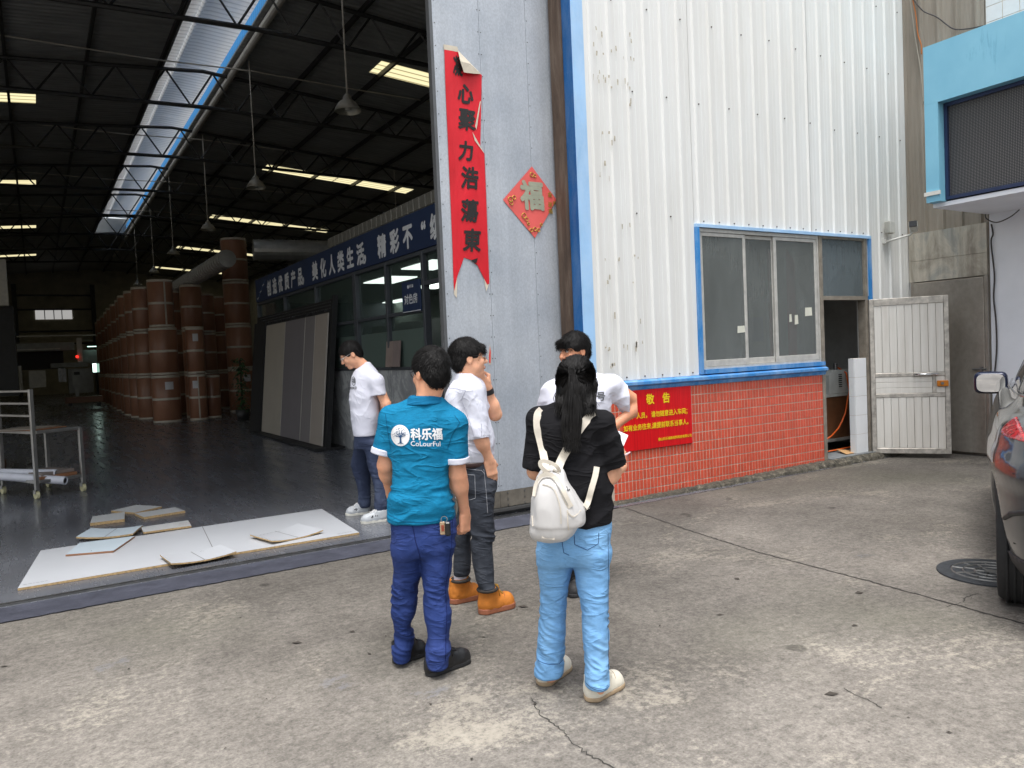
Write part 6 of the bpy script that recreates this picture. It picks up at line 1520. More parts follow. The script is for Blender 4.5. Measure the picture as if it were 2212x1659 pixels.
# watch on the raised wrist
dw_ = (wrL-elL)/np.linalg.norm(wrL-elL); c = wrL-dw_*.035; MB().cyl(c-dw_*.016, c+dw_*.016, .0375, n=20).build('watch_band', M_BLKP, P.root)
M_GJ = fabric('charcoal_denim', lin((56, 60, 68)), .12, .85, 220, 0, .2, lin((84, 88, 96)))
S5 = lambda *a: S(*a, crop=B5)
f = Sdf((-.30, -.32, .0), (.32, .32, 1.06), .0055)
f.loft([S3_ for S3_ in (S5(-25, 385, 690, 0, .150), S5(60, 372, 712, 0, .158), S5(160, 365, 726, 0, .160), S5(260, 370, 726, 0, .150))], 0, 2.3)
f.loft([S5(180, 400, 728, -.06, .10), S5(300, 432, 720, -.07, .098), S5(500, 450, 702, -.085, .09), S5(680, 464, 716, -.09, .082), S5(745, 468, 720, -.09, .080), S5(850, 470, 692, -.095, .076), S5(1000, 480, 696, -.105, .073), S5(1150, 512, 706, -.115, .069), S5(1270, 548, 712, -.12, .066), S5(1312, 556, 702, -.12, .06)], .03, 2.2)
f.loft([S5(180, 360, 640, .07, .10), S5(400, 345, 560, .085, .09), S5(600, 318, 500, .10, .085), S5(720, 308, 476, .11, .08), S5(850, 300, 470, .115, .075), S5(1000, 290, 470, .12, .072), S5(1090, 284, 466, .12, .07), S5(1150, 296, 455, .12, .06)], .03, 2.2)
def jd(V):
    z = V[:, 2]; q = np.stack([V[:, 0], V[:, 1], V[:, 2]+.3*V[:, 0]], 1); return .008*(fold(q, (7, 6, 32), 1)-.5)*gz(z, .47, .1)+.007*(fold(q, (7, 6, 36), 2)-.5)*gz(z, .16, .06)+.006*fold(q, (5, 5, 22), 5)*gz(z, .72, .1)+.0025*vnoise(V*15, 3)
jn, jV, jF = skin_mesh('jeans', f, M_GJ, P.root, jd)
f = Sdf((-.25, -.22, .88), (.28, .22, 1.04), .005); f.loft([S(1545, 318, 735, 0, .162), S(1480, 314, 738, 0, .162)], 0, 2.3); skin_mesh('belt', f, simple('brown_belt', lin((58, 40, 36)), .4), P.root)
M_STI = simple('pale_stitching', lin((158, 160, 166)), .9)
for pts in ([(425, 118), (507, 118), (514, 350), (440, 388)], [(600, 60), (612, 180), (625, 320), (638, 500)], [(420, 60), (575, 70), (610, 110)]): stitch(pts, -.12, 'stitching', B5, jV, jF, jn, M_STI)
M_SEAMW = fabric('white_seam', lin((168, 170, 184)))
for pts in ([(250, 700), (330, 705), (450, 722)], [(450, 722), (400, 820), (455, 960), (500, 1080)], [(620, 1080), (622, 1240)], [(500, 1080), (560, 1290)]): stitch(pts, -.14, 'seam', B4, sV, sF, shirt, M_SEAMW, .0016)
M_TAN = simple('tan_nubuck', lin((196, 118, 40)), .75, 0, .16, 22, .15, mode='object'); M_GUM = simple('gum_sole', lin((150, 92, 66)), .6); M_LACE = simple('yellow_lace', lin((150, 112, 40)), .8)
for a, b, an in ((J(560, 1560, -.14, B5), J(905, 1470, -.02, B5), ankR), (J(262, 1405, .10, B5), J(560, 1340, .2, B5), ankL)):
    t_ = P.shoe(a, b, [M_TAN, M_GUM, M_LACE], 'boot', width=.108, height=.115, sole=.036, collar=.056, boot=.045, ankle=an, round_=.12)
    MB().tube([an*[1, 1, 0]+np.array((.058*math.cos(q*.524), .058*math.sin(q*.524), .150)) for q in range(12)], .0115, 8, True).build('padded_collar', M_BOOTD, t_, True)
    MB().cyl(an*[1, 1, 0]+[0, 0, .14], an*[1, 1, 0]+[0, 0, .19], .042, n=14).build('sock', M_WHITEC, P.root)

# ---- man in white T-shirt facing the camera, behind the girl
C6, C7 = (2050, 1300, 2.0733), (2050, 2050, 2.0733)
P = Person('man in white T-shirt with black fringe, hand on hip, half hidden by the girl', 2.95, 4.15, C6); J, S = P.J, P.S
shI, elI, wrI = J(820, 500, .02), J(1062, 665, .10), J(845, 835, -.02); shO, elO, wrO = J(330, 560, .02), J(262, 830, .08), J(360, 1010, -.05)
f = Sdf((-.38, -.32, .0), (.52, .34, 1.78), .0055)
P.head_frame(J(512, 222, .0), -128, -3, 0, 1.02); P.add_head(f)
nb = J(540, 420, .0); f.cap(P.H(0, -.015, -.06), nb, .055, .062, .03)
f.loft([S(480, 420, 700, 0, .06), S(700, 330, 760, 0, .09), S(1000, 340, 740, 0, .09), S(1150, 340, 750, 0, .09)], .03)
f.chain([shI, elI, wrI], [.050, .043, .029], .03); f.chain([shO, elO, wrO], [.050, .043, .029], .03); f.ell(elI+(wrI-elI)*.25, (.043, .043, .043), .03)
P.hand(f, wrI, (-.5, -.3, -.45), (-.3, .9, 0), (-.4, -.5, .5), .45); P.hand(f, wrO, (.5, -.3, -.4), (.3, .9, 0), (.4, -.5, .5), .45)
anA, anB = J(515, 560, -.05, C7), J(690, 560, .05, C7)
for h_, kn, an in ((J(430, 1130, 0), J(465, 60, -.03, C7), anA), (J(650, 1130, 0), J(675, 60, .03, C7), anB)): f.chain([h_, kn, an, an*[1, 1, 0]+[0, 0, .06]], [.055, .04, .03, .033], .03)
skin_mesh('body', f, SK3, P.root)
P.hair_short(21, vol=.014, n=6000, length=.028, back=-.075, top=(.0, -.04, .115), fringe=1); P.face()
f = Sdf((-.36, -.26, .80), (.46, .26, 1.56), .0055)
f.loft([S(1120, 290, 790, 0, .13), S(1000, 300, 780, 0, .128), S(880, 292, 785, 0, .13), S(790, 280, 800, 0, .13), S(700, 265, 810, 0, .13), S(600, 275, 830, 0, .125), S(520, 300, 830, 0, .11), S(460, 350, 770, 0, .085), S(415, 420, 690, 0, .06)], 0, 2.4)
for sh, el, x in ((shI, elI, 1), (shO, elO, -1)):
    e = J(985, 660, .08) if x > 0 else sh+(el-sh)*.7; f.cap(nb+[x*.05, 0, -.045], sh, .060, .066, .05); f.sleeve(sh, e, .072, .078, .03)
f.cap(nb-[0, 0, .04], nb+[0, 0, .12], .062, .074, .01, 's')
shirt, sV, sF = skin_mesh('t_shirt', f, M_WHITEC, P.root, lambda V: .007*fold(np.stack([V[:, 0]+.5*V[:, 2], V[:, 1], V[:, 2]-.6*V[:, 0]], 1), (7, 5, 13), 4)*gz(V[:, 2], 1.25, .16)+.004*vnoise(V*[10, 8, 6], 2))
v, f_ = text_arr('三号', .062, .0015); P.decal('chest_print', [(p[0], p[1], p[2]) for p in v], f_, J(700, 605, -.2), (1, 0, 0), (0, 0, 1), (0, -1, 0), sV, sF, simple('grey_print', lin((90, 92, 96)), .7), shirt, .003, 1)
f = Sdf((-.28, -.24, .0), (.30, .24, .96), .007); S7 = lambda *a: S(*a, crop=C7)
f.loft([S(1000, 318, 762, 0, .105), S(1080, 312, 768, 0, .115), S(1200, 318, 765, 0, .105)], 0, 2.3)
f.loft([S(1130, 320, 530, -.01, .095), S(1350, 345, 535, -.02, .085), S7(60, 385, 545, -.03, .076), S7(300, 430, 575, -.045, .068), S7(560, 452, 582, -.05, .062)], .02, 2.2); f.loft([S(1130, 550, 765, .01, .095), S(1350, 570, 760, .02, .085), S7(60, 595, 755, .03, .076), S7(300, 615, 765, .045, .068), S7(560, 632, 760, .05, .062)], .02, 2.2)
skin_mesh('trousers', f, M_BLACKC, P.root, lambda V: .005*fold(V, (5, 5, 22), 4))
MK = [simple('black_canvas', (0.014, .014, .015), .7, mode='object'), simple('black_rubber_sole', (0.02, .02, .021), .7), simple('black_lace', (0.01, .01, .01), .8)]
P.shoe(J(565, 690, .02, C7), J(500, 735, -.20, C7), MK, height=.11, ankle=anA); P.shoe(J(690, 680, .1, C7), J(720, 720, -.12, C7), MK, height=.11, ankle=anB)

# ---- man in white T-shirt inside the gate, head bowed
D1 = (1300, 1300, 1.9525)
P = Person('man in white T-shirt and glasses looking down at the boards, hands behind back', 2.74, 7.33, D1); J, S = P.J, P.S
shA, elA, wrA = J(400, 440, -.15), J(478, 620, -.16), J(470, 760, -.02); shB, elB, wrB = J(330, 440, .18), J(450, 620, .17), J(480, 770, .06)
f = Sdf((-.46, -.42, .0), (.42, .42, 1.90), .006)
P.head_frame(J(203, 232, .0), -98, -30, 0, 1.06); P.add_head(f)
nb = J(318, 345, .0); f.cap(P.H(0, -.015, -.06), nb, .060, .068, .03)
f.loft([S(400, 250, 400, 0, .10), S(600, 240, 400, 0, .12), S(900, 250, 390, 0, .12)], .03)
f.chain([shA, elA, wrA], [.054, .047, .031], .03); f.chain([shB, elB, wrB], [.054, .047, .031], .03)
P.hand(f, wrA, (.1, .5, -.5), (-.6, 0, 0), (0, .2, 1), .5); P.hand(f, wrB, (.1, -.5, -.5), (-.6, 0, 0), (0, .2, 1), .5)
anA, anB = J(310, 1435, .20), J(440, 1455, -.20)
for h_, kn, an in ((J(290, 900, .08), J(275, 1130, .16), anA), (J(340, 900, -.08), J(395, 1130, -.14), anB)): f.chain([h_, kn, an, an*[1, 1, 0]+[0, 0, .06]], [.05, .038, .03, .033], .03)
skin_mesh('body', f, SK2, P.root)
P.hair_short(31, vol=.010, n=5000, length=.022, back=-.07, top=(0, -.02, .12)); P.glasses(mat=simple('pale_frame', (0.6, .6, .6), .3)); P.face()
f = Sdf((-.42, -.32, .82), (.42, .32, 1.66), .006)
f.loft([S(862, 222, 408, 0, .165), S(800, 212, 412, 0, .17), S(720, 202, 425, 0, .178), S(620, 187, 425, 0, .182), S(550, 190, 425, 0, .182), S(470, 197, 430, 0, .178), S(410, 205, 435, 0, .165), S(360, 225, 410, 0, .135), S(315, 262, 375, 0, .09), S(285, 285, 350, 0, .065)], 0, 2.3)
for sh, el in ((shA, elA), (shB, elB)):
    e = J(416, 550, sh[1]-.01); f.cap(nb+[.0, (sh[1])*.4, -.05], sh, .064, .070, .05); f.sleeve(sh, e, .074, .072, .03)
f.cap(nb-[0, 0, .05], nb+[-.06, 0, .12], .064, .076, .01, 's')
shirt, sV, sF = skin_mesh('t_shirt', f, M_WHITEC, P.root, lambda V: .008*fold(np.stack([V[:, 0]-.4*V[:, 2], V[:, 1], V[:, 2]+.6*V[:, 0]], 1), (6, 4, 11), 4)*gz(V[:, 2], 1.2, .2)+.004*vnoise(V*[10, 8, 6], 2))
rng_ = [(.032*math.cos(a*math.pi/8)*.62, .05+.045*math.sin(a*math.pi/8)) for a in range(16)]+[(.026*math.cos(a*math.pi/8)*.62, .05+.038*math.sin(a*math.pi/8)) for a in range(16)]
P.decal('chest_emblem', rng_, [(i, (i+1) % 16, 16+(i+1) % 16, 16+i) for i in range(16)], J(225, 480, -.2), (1, 0, 0), (0, 0, 1), (0, -1, 0), sV, sF, simple('grey_print', lin((90, 92, 96)), .7), shirt, .003, 1)
v, f_ = text_arr('福', .055, .001); P.decal('chest_emblem', [(p[0]*.6, p[1]+.05, p[2]) for p in v], f_, J(225, 480, -.2), (1, 0, 0), (0, 0, 1), (0, -1, 0), sV, sF, simple('grey_print', lin((90, 92, 96)), .7), shirt, .003, 1)
v, f_ = text_arr('LAOKIZI', .034, .001); P.decal('chest_print', [(p[0]*.62, p[1], p[2]) for p in v], f_, J(216, 495, -.2), (1, 0, 0), (0, 0, 1), (0, -1, 0), sV, sF, simple('grey_print', lin((90, 92, 96)), .7), shirt, .003, 1)
M_DJ = fabric('dark_blue_denim', lin((48, 56, 78)), .16, .85, 220, 0, .2, lin((84, 94, 116)))
f = Sdf((-.40, -.36, .0), (.34, .36, 1.02), .006)
f.loft([S(830, 232, 400, 0, .155), S(900, 226, 412, 0, .16), S(960, 224, 420, 0, .15)], 0, 2.3)
f.loft([S(900, 226, 350, .07, .10), S(1000, 218, 352, .10, .09), S(1060, 207, 350, .13, .085), S(1110, 205, 345, .155, .082), S(1200, 235, 356, .17, .075), S(1300, 256, 357, .19, .07), S(1400, 262, 356, .20, .066), S(1425, 270, 350, .20, .06)], .03, 2.2)
f.loft([S(900, 285, 415, -.07, .10), S(1000, 312, 432, -.09, .09), S(1100, 338, 446, -.12, .083), S(1200, 370, 470, -.155, .076), S(1300, 385, 490, -.18, .072), S(1420, 385, 492, -.20, .068), S(1455, 395, 480, -.20, .06)], .03, 2.2)
skin_mesh('jeans', f, M_DJ, P.root, lambda V: .008*fold(np.stack([V[:, 0], V[:, 1], V[:, 2]+.3*V[:, 0]], 1), (5, 5, 22), 4)*gz(V[:, 2], .5, .12)+.006*fold(V, (5, 5, 30), 2)*gz(V[:, 2], .14, .07)+.002*vnoise(V*15, 1))
M_SNK = simple('pale_grey_leather', lin((176, 180, 184)), .5, 0, .1, 20, mode='object'); M_SNS = simple('white_sole', lin((206, 204, 194)), .6); M_SNL = simple('white_lace', lin((216, 216, 216)), .8)
for a, b, an in ((J(352, 1490, .22), J(165, 1500, .18), anA), (J(492, 1520, -.22), J(280, 1548, -.27), anB)):
    t_ = P.shoe(a, b, [M_SNK, M_SNS, M_SNL], 'sneaker', width=.105, height=.118, sole=.034, ankle=an)
    a2, b2 = np.array(a), np.array(b); a2[2] = b2[2] = 0; ax = (b2-a2); L_ = np.linalg.norm(ax); ax /= L_; mb = MB()
    for k in range(26):
        c = a2+ax*L_*RNG.uniform(.36, .62)+np.array((0, -.049, RNG.uniform(.045, .075))); w = RNG.uniform(.004, .009); mb.quad(c, c+ax*w, c+ax*w+[0, .002, .009], c+[0, .002, .008])
    mb.build('patterned_panel', simple('black_pattern', (0.02, .02, .02), .7), t_)

# ---- girl with the white backpack, seen from behind
P = Person('girl in black T-shirt and light blue jeans, long black hair, seen from behind', 2.03, 2.90, C6); J, S = P.J, P.S
shL, elL, wrL = J(225, 790, .03), J(195, 1210, .05), J(330, 1270, .28); shR, elR, wrR = J(750, 830, -.02), J(785, 1255, .0), J(905, 1170, .14)
f = Sdf((-.36, -.26, .0), (.36, .40, 1.62), .0055)
P.head_frame(J(540, 478, .02), 22, -8, 0, .95); P.add_head(f)
nb = J(490, 665, .01); f.cap(P.H(0, -.015, -.06), nb, .046, .052, .03)
f.loft([S(720, 330, 640, 0, .05), S(900, 280, 700, 0, .07), S(1300, 290, 740, 0, .07), S(1560, 290, 760, 0, .09)], .03)
f.chain([shL, elL, wrL], [.042, .038, .024], .03); f.chain([shR, elR, wrR], [.043, .041, .026], .03); f.ell(elR+(wrR-elR)*.3, (.040, .040, .040), .03)
P.hand(f, wrR, (.12, .5, .25), (-.6, .3, .3), (0, .3, 1), .55, .88); P.hand(f, wrL, (.6, .5, .1), (.2, .3, .8), (0, .8, .3), .5, .88)
anL, anR = J(315, 1340, .06, C7), J(705, 1420, -.10, C7)
for h_, kn, an in ((J(400, 1620, .02), J(335, 780, .04, C7), anL), (J(620, 1620, -.02), J(680, 780, -.06, C7), anR)): f.chain([h_, kn, an, an*[1, 1, 0]+[0, 0, .05]], [.055, .038, .028, .03], .03)
skin_mesh('body', f, SK2, P.root)
P.face()
# hair: cap, then long strands gathered half up
f = Sdf(P.hc-.17, P.hc+.17, .005); H, R = P.H, P.hR
f.ell(H(0, -.014, .037), np.array((.088, .108, .094))*P.hs, 0, 'u', R); f.ell(H(0, -.05, -.03), np.array((.082, .070, .10))*P.hs, .03, 'u', R); f.ell(H(0, .10, -.05), np.array((.10, .065, .11))*P.hs, .012, 's', R); f.ell(H(0, -.105, .062), np.array((.03, .022, .026)), .02, 'u', R)
hair, hV, hF = skin_mesh('hair', f, M_HAIR, P.root, lambda V: .004*fold(V, (40, 40, 8), 4))
rs = np.random.RandomState(5); st = []
tie = J(492, 385, -.11)
def strand(p0, pts, w, jit):
    Q = [p0]+[np.array(p)+rs.normal(0, jit, 3) for p in pts]; Q = np.array(Q); out = []
    for i in range(len(Q)-1):
        a0, a1, a2, a3 = Q[max(i-1, 0)], Q[i], Q[i+1], Q[min(i+2, len(Q)-1)]
        for t_ in (0, .34, .67): out.append(.5*((2*a1)+(a2-a0)*t_+(2*a0-5*a1+4*a2-a3)*t_**2+(3*a1-a0-3*a2+a3)*t_**3))
    out.append(Q[-1]); n = len(out); st.append((out, [w*(1-.75*(i/(n-1))**3) for i in range(n)], np.array((1, rs.normal(0, .35), 0))/1.05))
for k in range(900):                              # the tail from the tie down the back
    t_ = rs.uniform(-1, 1); strand(tie+[.012*t_, rs.normal(0, .008), rs.normal(0, .008)], [J(498+30*t_, 500, -.135), J(495+62*t_, 640, -.15+.01*abs(t_)), J(490+75*t_, 800, -.150), J(490+62*t_+rs.normal(0, 8), 930, -.150), J(490+48*t_+rs.normal(0, 14), 990+rs.uniform(-60, 70), -.150)], .0022, .0035)
for k in range(900):                              # loose hair falling from the sides
    t_ = rs.uniform(-1, 1); a = t_*1.5; p0 = H(.084*math.sin(a), -.105*math.cos(a)*.95, .03+rs.uniform(-.05, .05))
    x = 540+165*t_; bot = 700+rs.uniform(-40, 60) if t_ < .45 else 700+rs.uniform(-40, 60)
    strand(p0, [J(x-10*t_, 500, -.10*math.cos(a)), J(520+160*t_+rs.normal(0, 6), 600, -.10*math.cos(a)-.01), J(515+150*t_+(30 if t_ > .3 else 0)+rs.normal(0, 10), bot, -.105)], .0022, .004)
hbv = BVHTree.FromPolygons([tuple(p) for p in hV], [tuple(q) for q in hF])
for k in range(1700):                             # combed back over the crown to the tie
    i = rs.randint(len(hV)); p0 = hV[i]
    if p0[2] < P.hc[2]-.02: continue
    pts_ = []
    for t_ in (.25, .5, .75, 1.0):
        q_ = p0+(tie-p0)*t_; n_ = hbv.find_nearest(Vector(q_)); pts_.append(np.array(n_[0]+n_[1]*(.003+.003*rs.rand())))
    pts_[-1] = tie+rs.normal(0, .007, 3); strand(p0, pts_, .0017, .0008)
ribbons('long_strands', st, M_HAIR, hair)
MB().tube([tie+[.016*math.cos(a*.785), -.012+.008*math.sin(a*.785), .016*math.sin(a*.785)] for a in range(8)], .003, 6, True).build('hair_tie', M_HAIR, hair)
# black T-shirt
f = Sdf((-.34, -.26, .66), (.36, .28, 1.36), .0055)
f.loft([S(1640, 300, 826, 0, .130), S(1560, 270, 832, 0, .130), S(1450, 250, 832, 0, .128), S(1300, 238, 826, 0, .125), S(1150, 228, 760, 0, .118), S(1000, 222, 720, 0, .118), S(880, 215, 745, 0, .115), S(800, 212, 770, 0, .105), S(740, 245, 735, 0, .085), S(695, 310, 640, 0, .06), S(670, 350, 600, 0, .045)], 0, 2.4)
for sh, e, x, r1 in ((shL, J(182, 1185, .03), -1, .050), (shR, J(822, 1162, .01), 1, .066)):
    f.cap(nb+[x*.045, 0, -.04], sh, .050, .052, .05); f.sleeve(sh, e, .056, r1, .03, ((0, 1, 0), 1.3))
f.cap(nb-[0, 0, .05], nb+[0, 0, .12], .050, .062, .01, 's')
shirt, sV, sF = skin_mesh('t_shirt', f, M_BLACKC, P.root, lambda V: .007*fold(np.stack([V[:, 0]+.4*V[:, 2], V[:, 1], V[:, 2]-.6*V[:, 0]], 1), (6, 4, 13), 4)+.003*vnoise(V*[10, 8, 6], 2))
# jeans
M_LJ = fabric('light_blue_denim', lin((116, 165, 211)), .12, .85, 260, .16, .2, lin((146, 192, 230)))
f = Sdf((-.32, -.26, .0), (.34, .26, .90), .0055)
f.loft([S7(50, 222, 820, 0, .115), S7(140, 208, 822, 0, .128), S7(250, 204, 808, -.005, .134), S7(340, 205, 805, -.005, .125), S7(400, 210, 804, 0, .11)], 0, 2.4)
f.loft([S7(300, 206, 470, .015, .115), S7(450, 212, 492, .02, .10), S7(600, 225, 466, .03, .088), S7(750, 225, 451, .04, .083), S7(900, 218, 442, .045, .083), S7(1050, 208, 436, .05, .084), S7(1200, 194, 431, .055, .086), S7(1342, 176, 426, .06, .09)], .03, 2.2)
f.loft([S7(300, 480, 806, -.015, .115), S7(450, 516, 805, -.02, .102), S7(600, 527, 801, -.04, .09), S7(750, 563, 797, -.055, .083), S7(900, 577, 801, -.065, .082), S7(1050, 585, 797, -.075, .083), S7(1200, 595, 797, -.085, .085), S7(1300, 600, 802, -.09, .088), S7(1432, 598, 812, -.10, .092)], .03, 2.2)
f.cap(J(302, 1300, .06, C7), J(302, 1420, .06, C7), .052, .06, 0, 's'); f.cap(J(702, 1390, -.095, C7), J(702, 1500, -.1, C7), .048, .055, 0, 's')
def ld(V):
    z = V[:, 2]; q = np.stack([V[:, 0], V[:, 1], V[:, 2]+.5*V[:, 0]], 1); return .006*(fold(q, (15, 12, 34), 1)-.6)*gz(z, .32, .17)+.006*(fold(q, (15, 12, 38), 2)-.5)*gz(z, .16, .08)+.006*fold(np.stack([V[:, 0], V[:, 1], V[:, 2]+.7*np.abs(V[:, 0])], 1), (6, 5, 18), 5)*gz(z, .62, .07)+.002*vnoise(V*15, 3)
jn, jV, jF = skin_mesh('jeans', f, M_LJ, P.root, ld)
M_DST = simple('navy_stitching', lin((44, 78, 120)), .9)
for pts in ([(512, 190), (515, 262), (620, 308), (715, 262), (718, 178)], [(410, 235), (425, 330), (470, 350)], [(800, 200), (802, 500), (797, 800), (797, 1300)], [(180, 1318), (300, 1335), (420, 1338)], [(602, 1408), (700, 1428), (808, 1420)]): stitch(pts, -.13, 'stitching', C7, jV, jF, jn, M_DST, .0016)
M_CRM = simple('cream_leather', lin((222, 216, 200)), .5, 0, .05, 20, mode='object'); M_CRS = simple('tan_rubber', lin((168, 146, 118)), .7)
P.shoe(J(238, 1480, .05, C7), J(455, 1310, .28, C7), [M_CRM, M_CRS, M_CRM], width=.102, height=.112, sole=.024, ankle=anL); P.shoe(J(625, 1540, -.12, C7), J(893, 1370, .07, C7), [M_CRM, M_CRS, M_CRM], width=.102, height=.112, sole=.024, ankle=anR)
# backpack
M_BAG = simple('off_white_nylon', lin((202, 200, 198)), .5, 0, .03, 5, .08, mode='object'); M_BAGT = simple('beige_webbing', lin((206, 198, 184)), .75, 0, .06, 60, .2, mode='object')
bl = P.root.matrix_basis @ Vector(J(345, 1500, -.2)); bp = thing('backpack', 'small off white nylon backpack hanging low on the girl', 'backpack', (P.root.location.x, P.root.location.y, 0), P.root.rotation_euler.z)
f = Sdf((-.36, -.38, .55), (.26, -.02, 1.12), .0055)
f.loft([S(1180, 262, 395, -.18, .03), S(1225, 228, 425, -.19, .05), S(1290, 200, 452, -.20, .068), S(1370, 178, 498, -.205, .082), S(1450, 163, 548, -.205, .09), S(1530, 152, 600, -.205, .092), S(1580, 150, 606, -.205, .092), S(1640, 150, 596, -.205, .093), S7(90, 152, 562, -.2, .092), S7(170, 158, 508, -.2, .085), S7(215, 190, 462, -.2, .065), S7(236, 260, 440, -.2, .04)], 0, 2.6)
f.cap(J(560, 1515, -.16), J(625, 1510, -.13), .022, .010, .03); f.ell(J(380, 1540, -.285), (.075, .022, .11), .02)
bag, bV, bF = skin_mesh('shell', f, M_BAG, bp, lambda V: .006*fold(np.stack([V[:, 0]+.2*V[:, 2], V[:, 1], V[:, 2]], 1), (13, 8, 5), 3)+.004*fold(V, (22, 12, 9), 8)+.002*vnoise(V*[14, 9, 8], 5))
def onbag(px, py, crop=C6, lift=.003):
    bv = onbag.bv; p = P.J(px, py, -.2, crop); h = bv.ray_cast(Vector(p)+Vector((0, -.4, 0)), Vector((0, 1, 0))); return (h[0]+Vector((0, -lift, 0))) if h[0] is not None else Vector(p)
onbag.bv = BVHTree.FromPolygons([tuple(p) for p in bV], [tuple(q) for q in bF])
def strap(pts, w, name, mat, par, th=.006):
    """flat webbing along 3d points, facing the camera side"""
    P_ = [Vector(p) for p in pts]; out = []
    for i in range(len(P_)-1):
        a0, a1, a2, a3 = P_[max(i-1, 0)], P_[i], P_[i+1], P_[min(i+2, len(P_)-1)]
        for k in range(6):
            t_ = k/6; out.append(.5*((2*a1)+(a2-a0)*t_+(2*a0-5*a1+4*a2-a3)*t_**2+(3*a1-a0-3*a2+a3)*t_**3))
    out.append(P_[-1]); mb = MB(); sec = []
    for i, p in enumerate(out):
        t_ = (out[min(i+1, len(out)-1)]-out[max(i-1, 0)]).normalized(); sd_ = t_.cross(Vector((0, -1, 0)));
        if sd_.length < 1e-4: sd_ = Vector((1, 0, 0))
        sd_.normalize(); nn = sd_.cross(t_).normalized()*th/2; sec.append([p-sd_*w/2-nn, p+sd_*w/2-nn, p+sd_*w/2+nn, p-sd_*w/2+nn])
    for s0, s1 in zip(sec, sec[1:]):
        n = len(mb.v); mb.add(s0+s1, [(0, 1, 5, 4), (1, 2, 6, 5), (2, 3, 7, 6), (3, 0, 4, 7)])
    return mb.build(name, mat, par, False, fix=True)
bvs = BVHTree.FromPolygons([tuple(p) for p in sV], [tuple(q) for q in sF])
def onshirt(px, py, lift=.006, d=-.1):
    p = P.J(px, py, d); h = bvs.ray_cast(Vector(p)+Vector((0, -.4, 0)), Vector((0, 1, 0))); return (h[0]+Vector((0, -lift, 0))) if h[0] is not None else Vector(p)
strap([onshirt(238, 712), onshirt(205, 755), onshirt(205, 860), onshirt(228, 960), onshirt(258, 1080, .02), onbag(285, 1215)], .034, 'shoulder_strap', M_BAGT, bp)
strap([onshirt(690, 745), onshirt(640, 765), onshirt(585, 820), onshirt(520, 910), onshirt(450, 1030), onshirt(400, 1120, .02), onbag(365, 1215)], .038, 'shoulder_strap', M_BAGT, bp)
strap([onbag(600, 1520, lift=.004), onshirt(622, 1450, .02), onshirt(650, 1350, .012), onshirt(685, 1240, .01), onshirt(698, 1175, .008)], .026, 'lower_strap', M_BAGT, bp)
strap([onbag(290, 1215), J(240, 1180, -.24), J(228, 1140, -.24), J(260, 1128, -.24), J(320, 1145, -.24), J(368, 1175, -.24), onbag(390, 1205)], .016, 'grab_handle', M_BAGT, bp)
strap([onbag(x, y) for x, y in ((190, 1400), (205, 1310), (250, 1245), (320, 1235), (375, 1280), (420, 1360), (460, 1440), (480, 1470))], .026, 'zip_band', M_BAGT, bp, .004)
strap([onbag(x, y, lift=.006) for x, y in ((195, 1390), (212, 1315), (252, 1258), (318, 1250), (368, 1292), (412, 1370), (455, 1450))], .004, 'zip', simple('pale_zip', lin((170, 166, 160)), .4, .3), bp, .004)
for pts_ in ([(250, 1300), (330, 1315), (372, 1390), (395, 1480), (400, 1600)], [(448, 1500), (500, 1545), (560, 1505)], [(452, 1490), (455, 1600), (462, 1655)], [(165, 1560), (172, 1640)]):
    strap([onbag(x, y, lift=.0035) for x, y in pts_], .0045, 'seam', M_BAGT, bp, .003)
strap([onbag(x, y) for x, y in ((445, 1320), (455, 1340), (470, 1345))], .006, 'zip_pull', M_STEEL, bp, .004)
MB().bbox((-.018, -.006, -.010), (.018, .006, .010), .002, Matrix.Translation(onshirt(612, 1480, .018))).build('buckle', M_BLKP, bp)
q0, q1 = onbag(245, 172, C7), onbag(350, 180, C7); MB().prism([q0+Vector((0, -.002, 0)), q1+Vector((0, -.002, 0)), q1+Vector((0, -.001, .018)), q0+Vector((0, -.001, .018))], (0, .002, 0)).build('label_patch', M_BAGT, bp)
# sheet of paper and pen in her hand
pw = lambda q: P.root.matrix_basis @ Vector(q)
pts = [pw(J(838, 862, .20)), pw(J(958, 915, .18)), pw(J(905, 1035, .14)), pw(J(800, 985, .16))]
pr_ = tag(MB().prism(pts, (.0008, -.0012, .0006)).build('paper_sheet', simple('white_paper', lin((232, 232, 236)), .7, 0, .02)), 'white sheet of paper held in front of the girl', 'paper')
tag(MB().tube([pw(J(925, 1085, .14)), pw(J(975, 1055, .16))], [.0055, .004], 8).build('pen', simple('pink_white_pen', lin((222, 190, 196)), .3), smooth=True), 'pale pen held beside the girl sleeve', 'pen')

# ================================================================ parked car at the right edge
CAZ = rad(64.5); ch = Vector((math.sin(CAZ), math.cos(CAZ), 0)); cr = Vector((ch.y, -ch.x, 0))
CO = Vector((4.75, 2.31, 0))+cr*.93+ch*.10
car = thing('parked_car', 'dark grey car seen from behind at the right edge', 'car', CO, math.atan2(cr.y, cr.x))
g = NG('grey_car_paint'); n = g.noise(900, 2, .5, 'object'); g.col(g.ramp(n, [(0.3, lin((58, 61, 65))), (0.7, lin((76, 79, 83)))])); g.set(rough=.30, metal=.55, coat=1.0, coatr=.03); M_PAINT = g.m
M_CLAD = simple('black_cladding', (0.028, .028, .03), .55, 0, .15, 20, .1, mode='object'); M_TYRE = simple('tyre_rubber', (0.022, .022, .023), .8, 0, .2, 15, mode='object'); M_RIM = simple('alloy', (0.35, .35, .36), .3, .9)
M_CGL = NG('car_glass'); M_CGL.col((0.01, .012, .013)); M_CGL.set(rough=.03, spec=.8); M_CGL = M_CGL.m
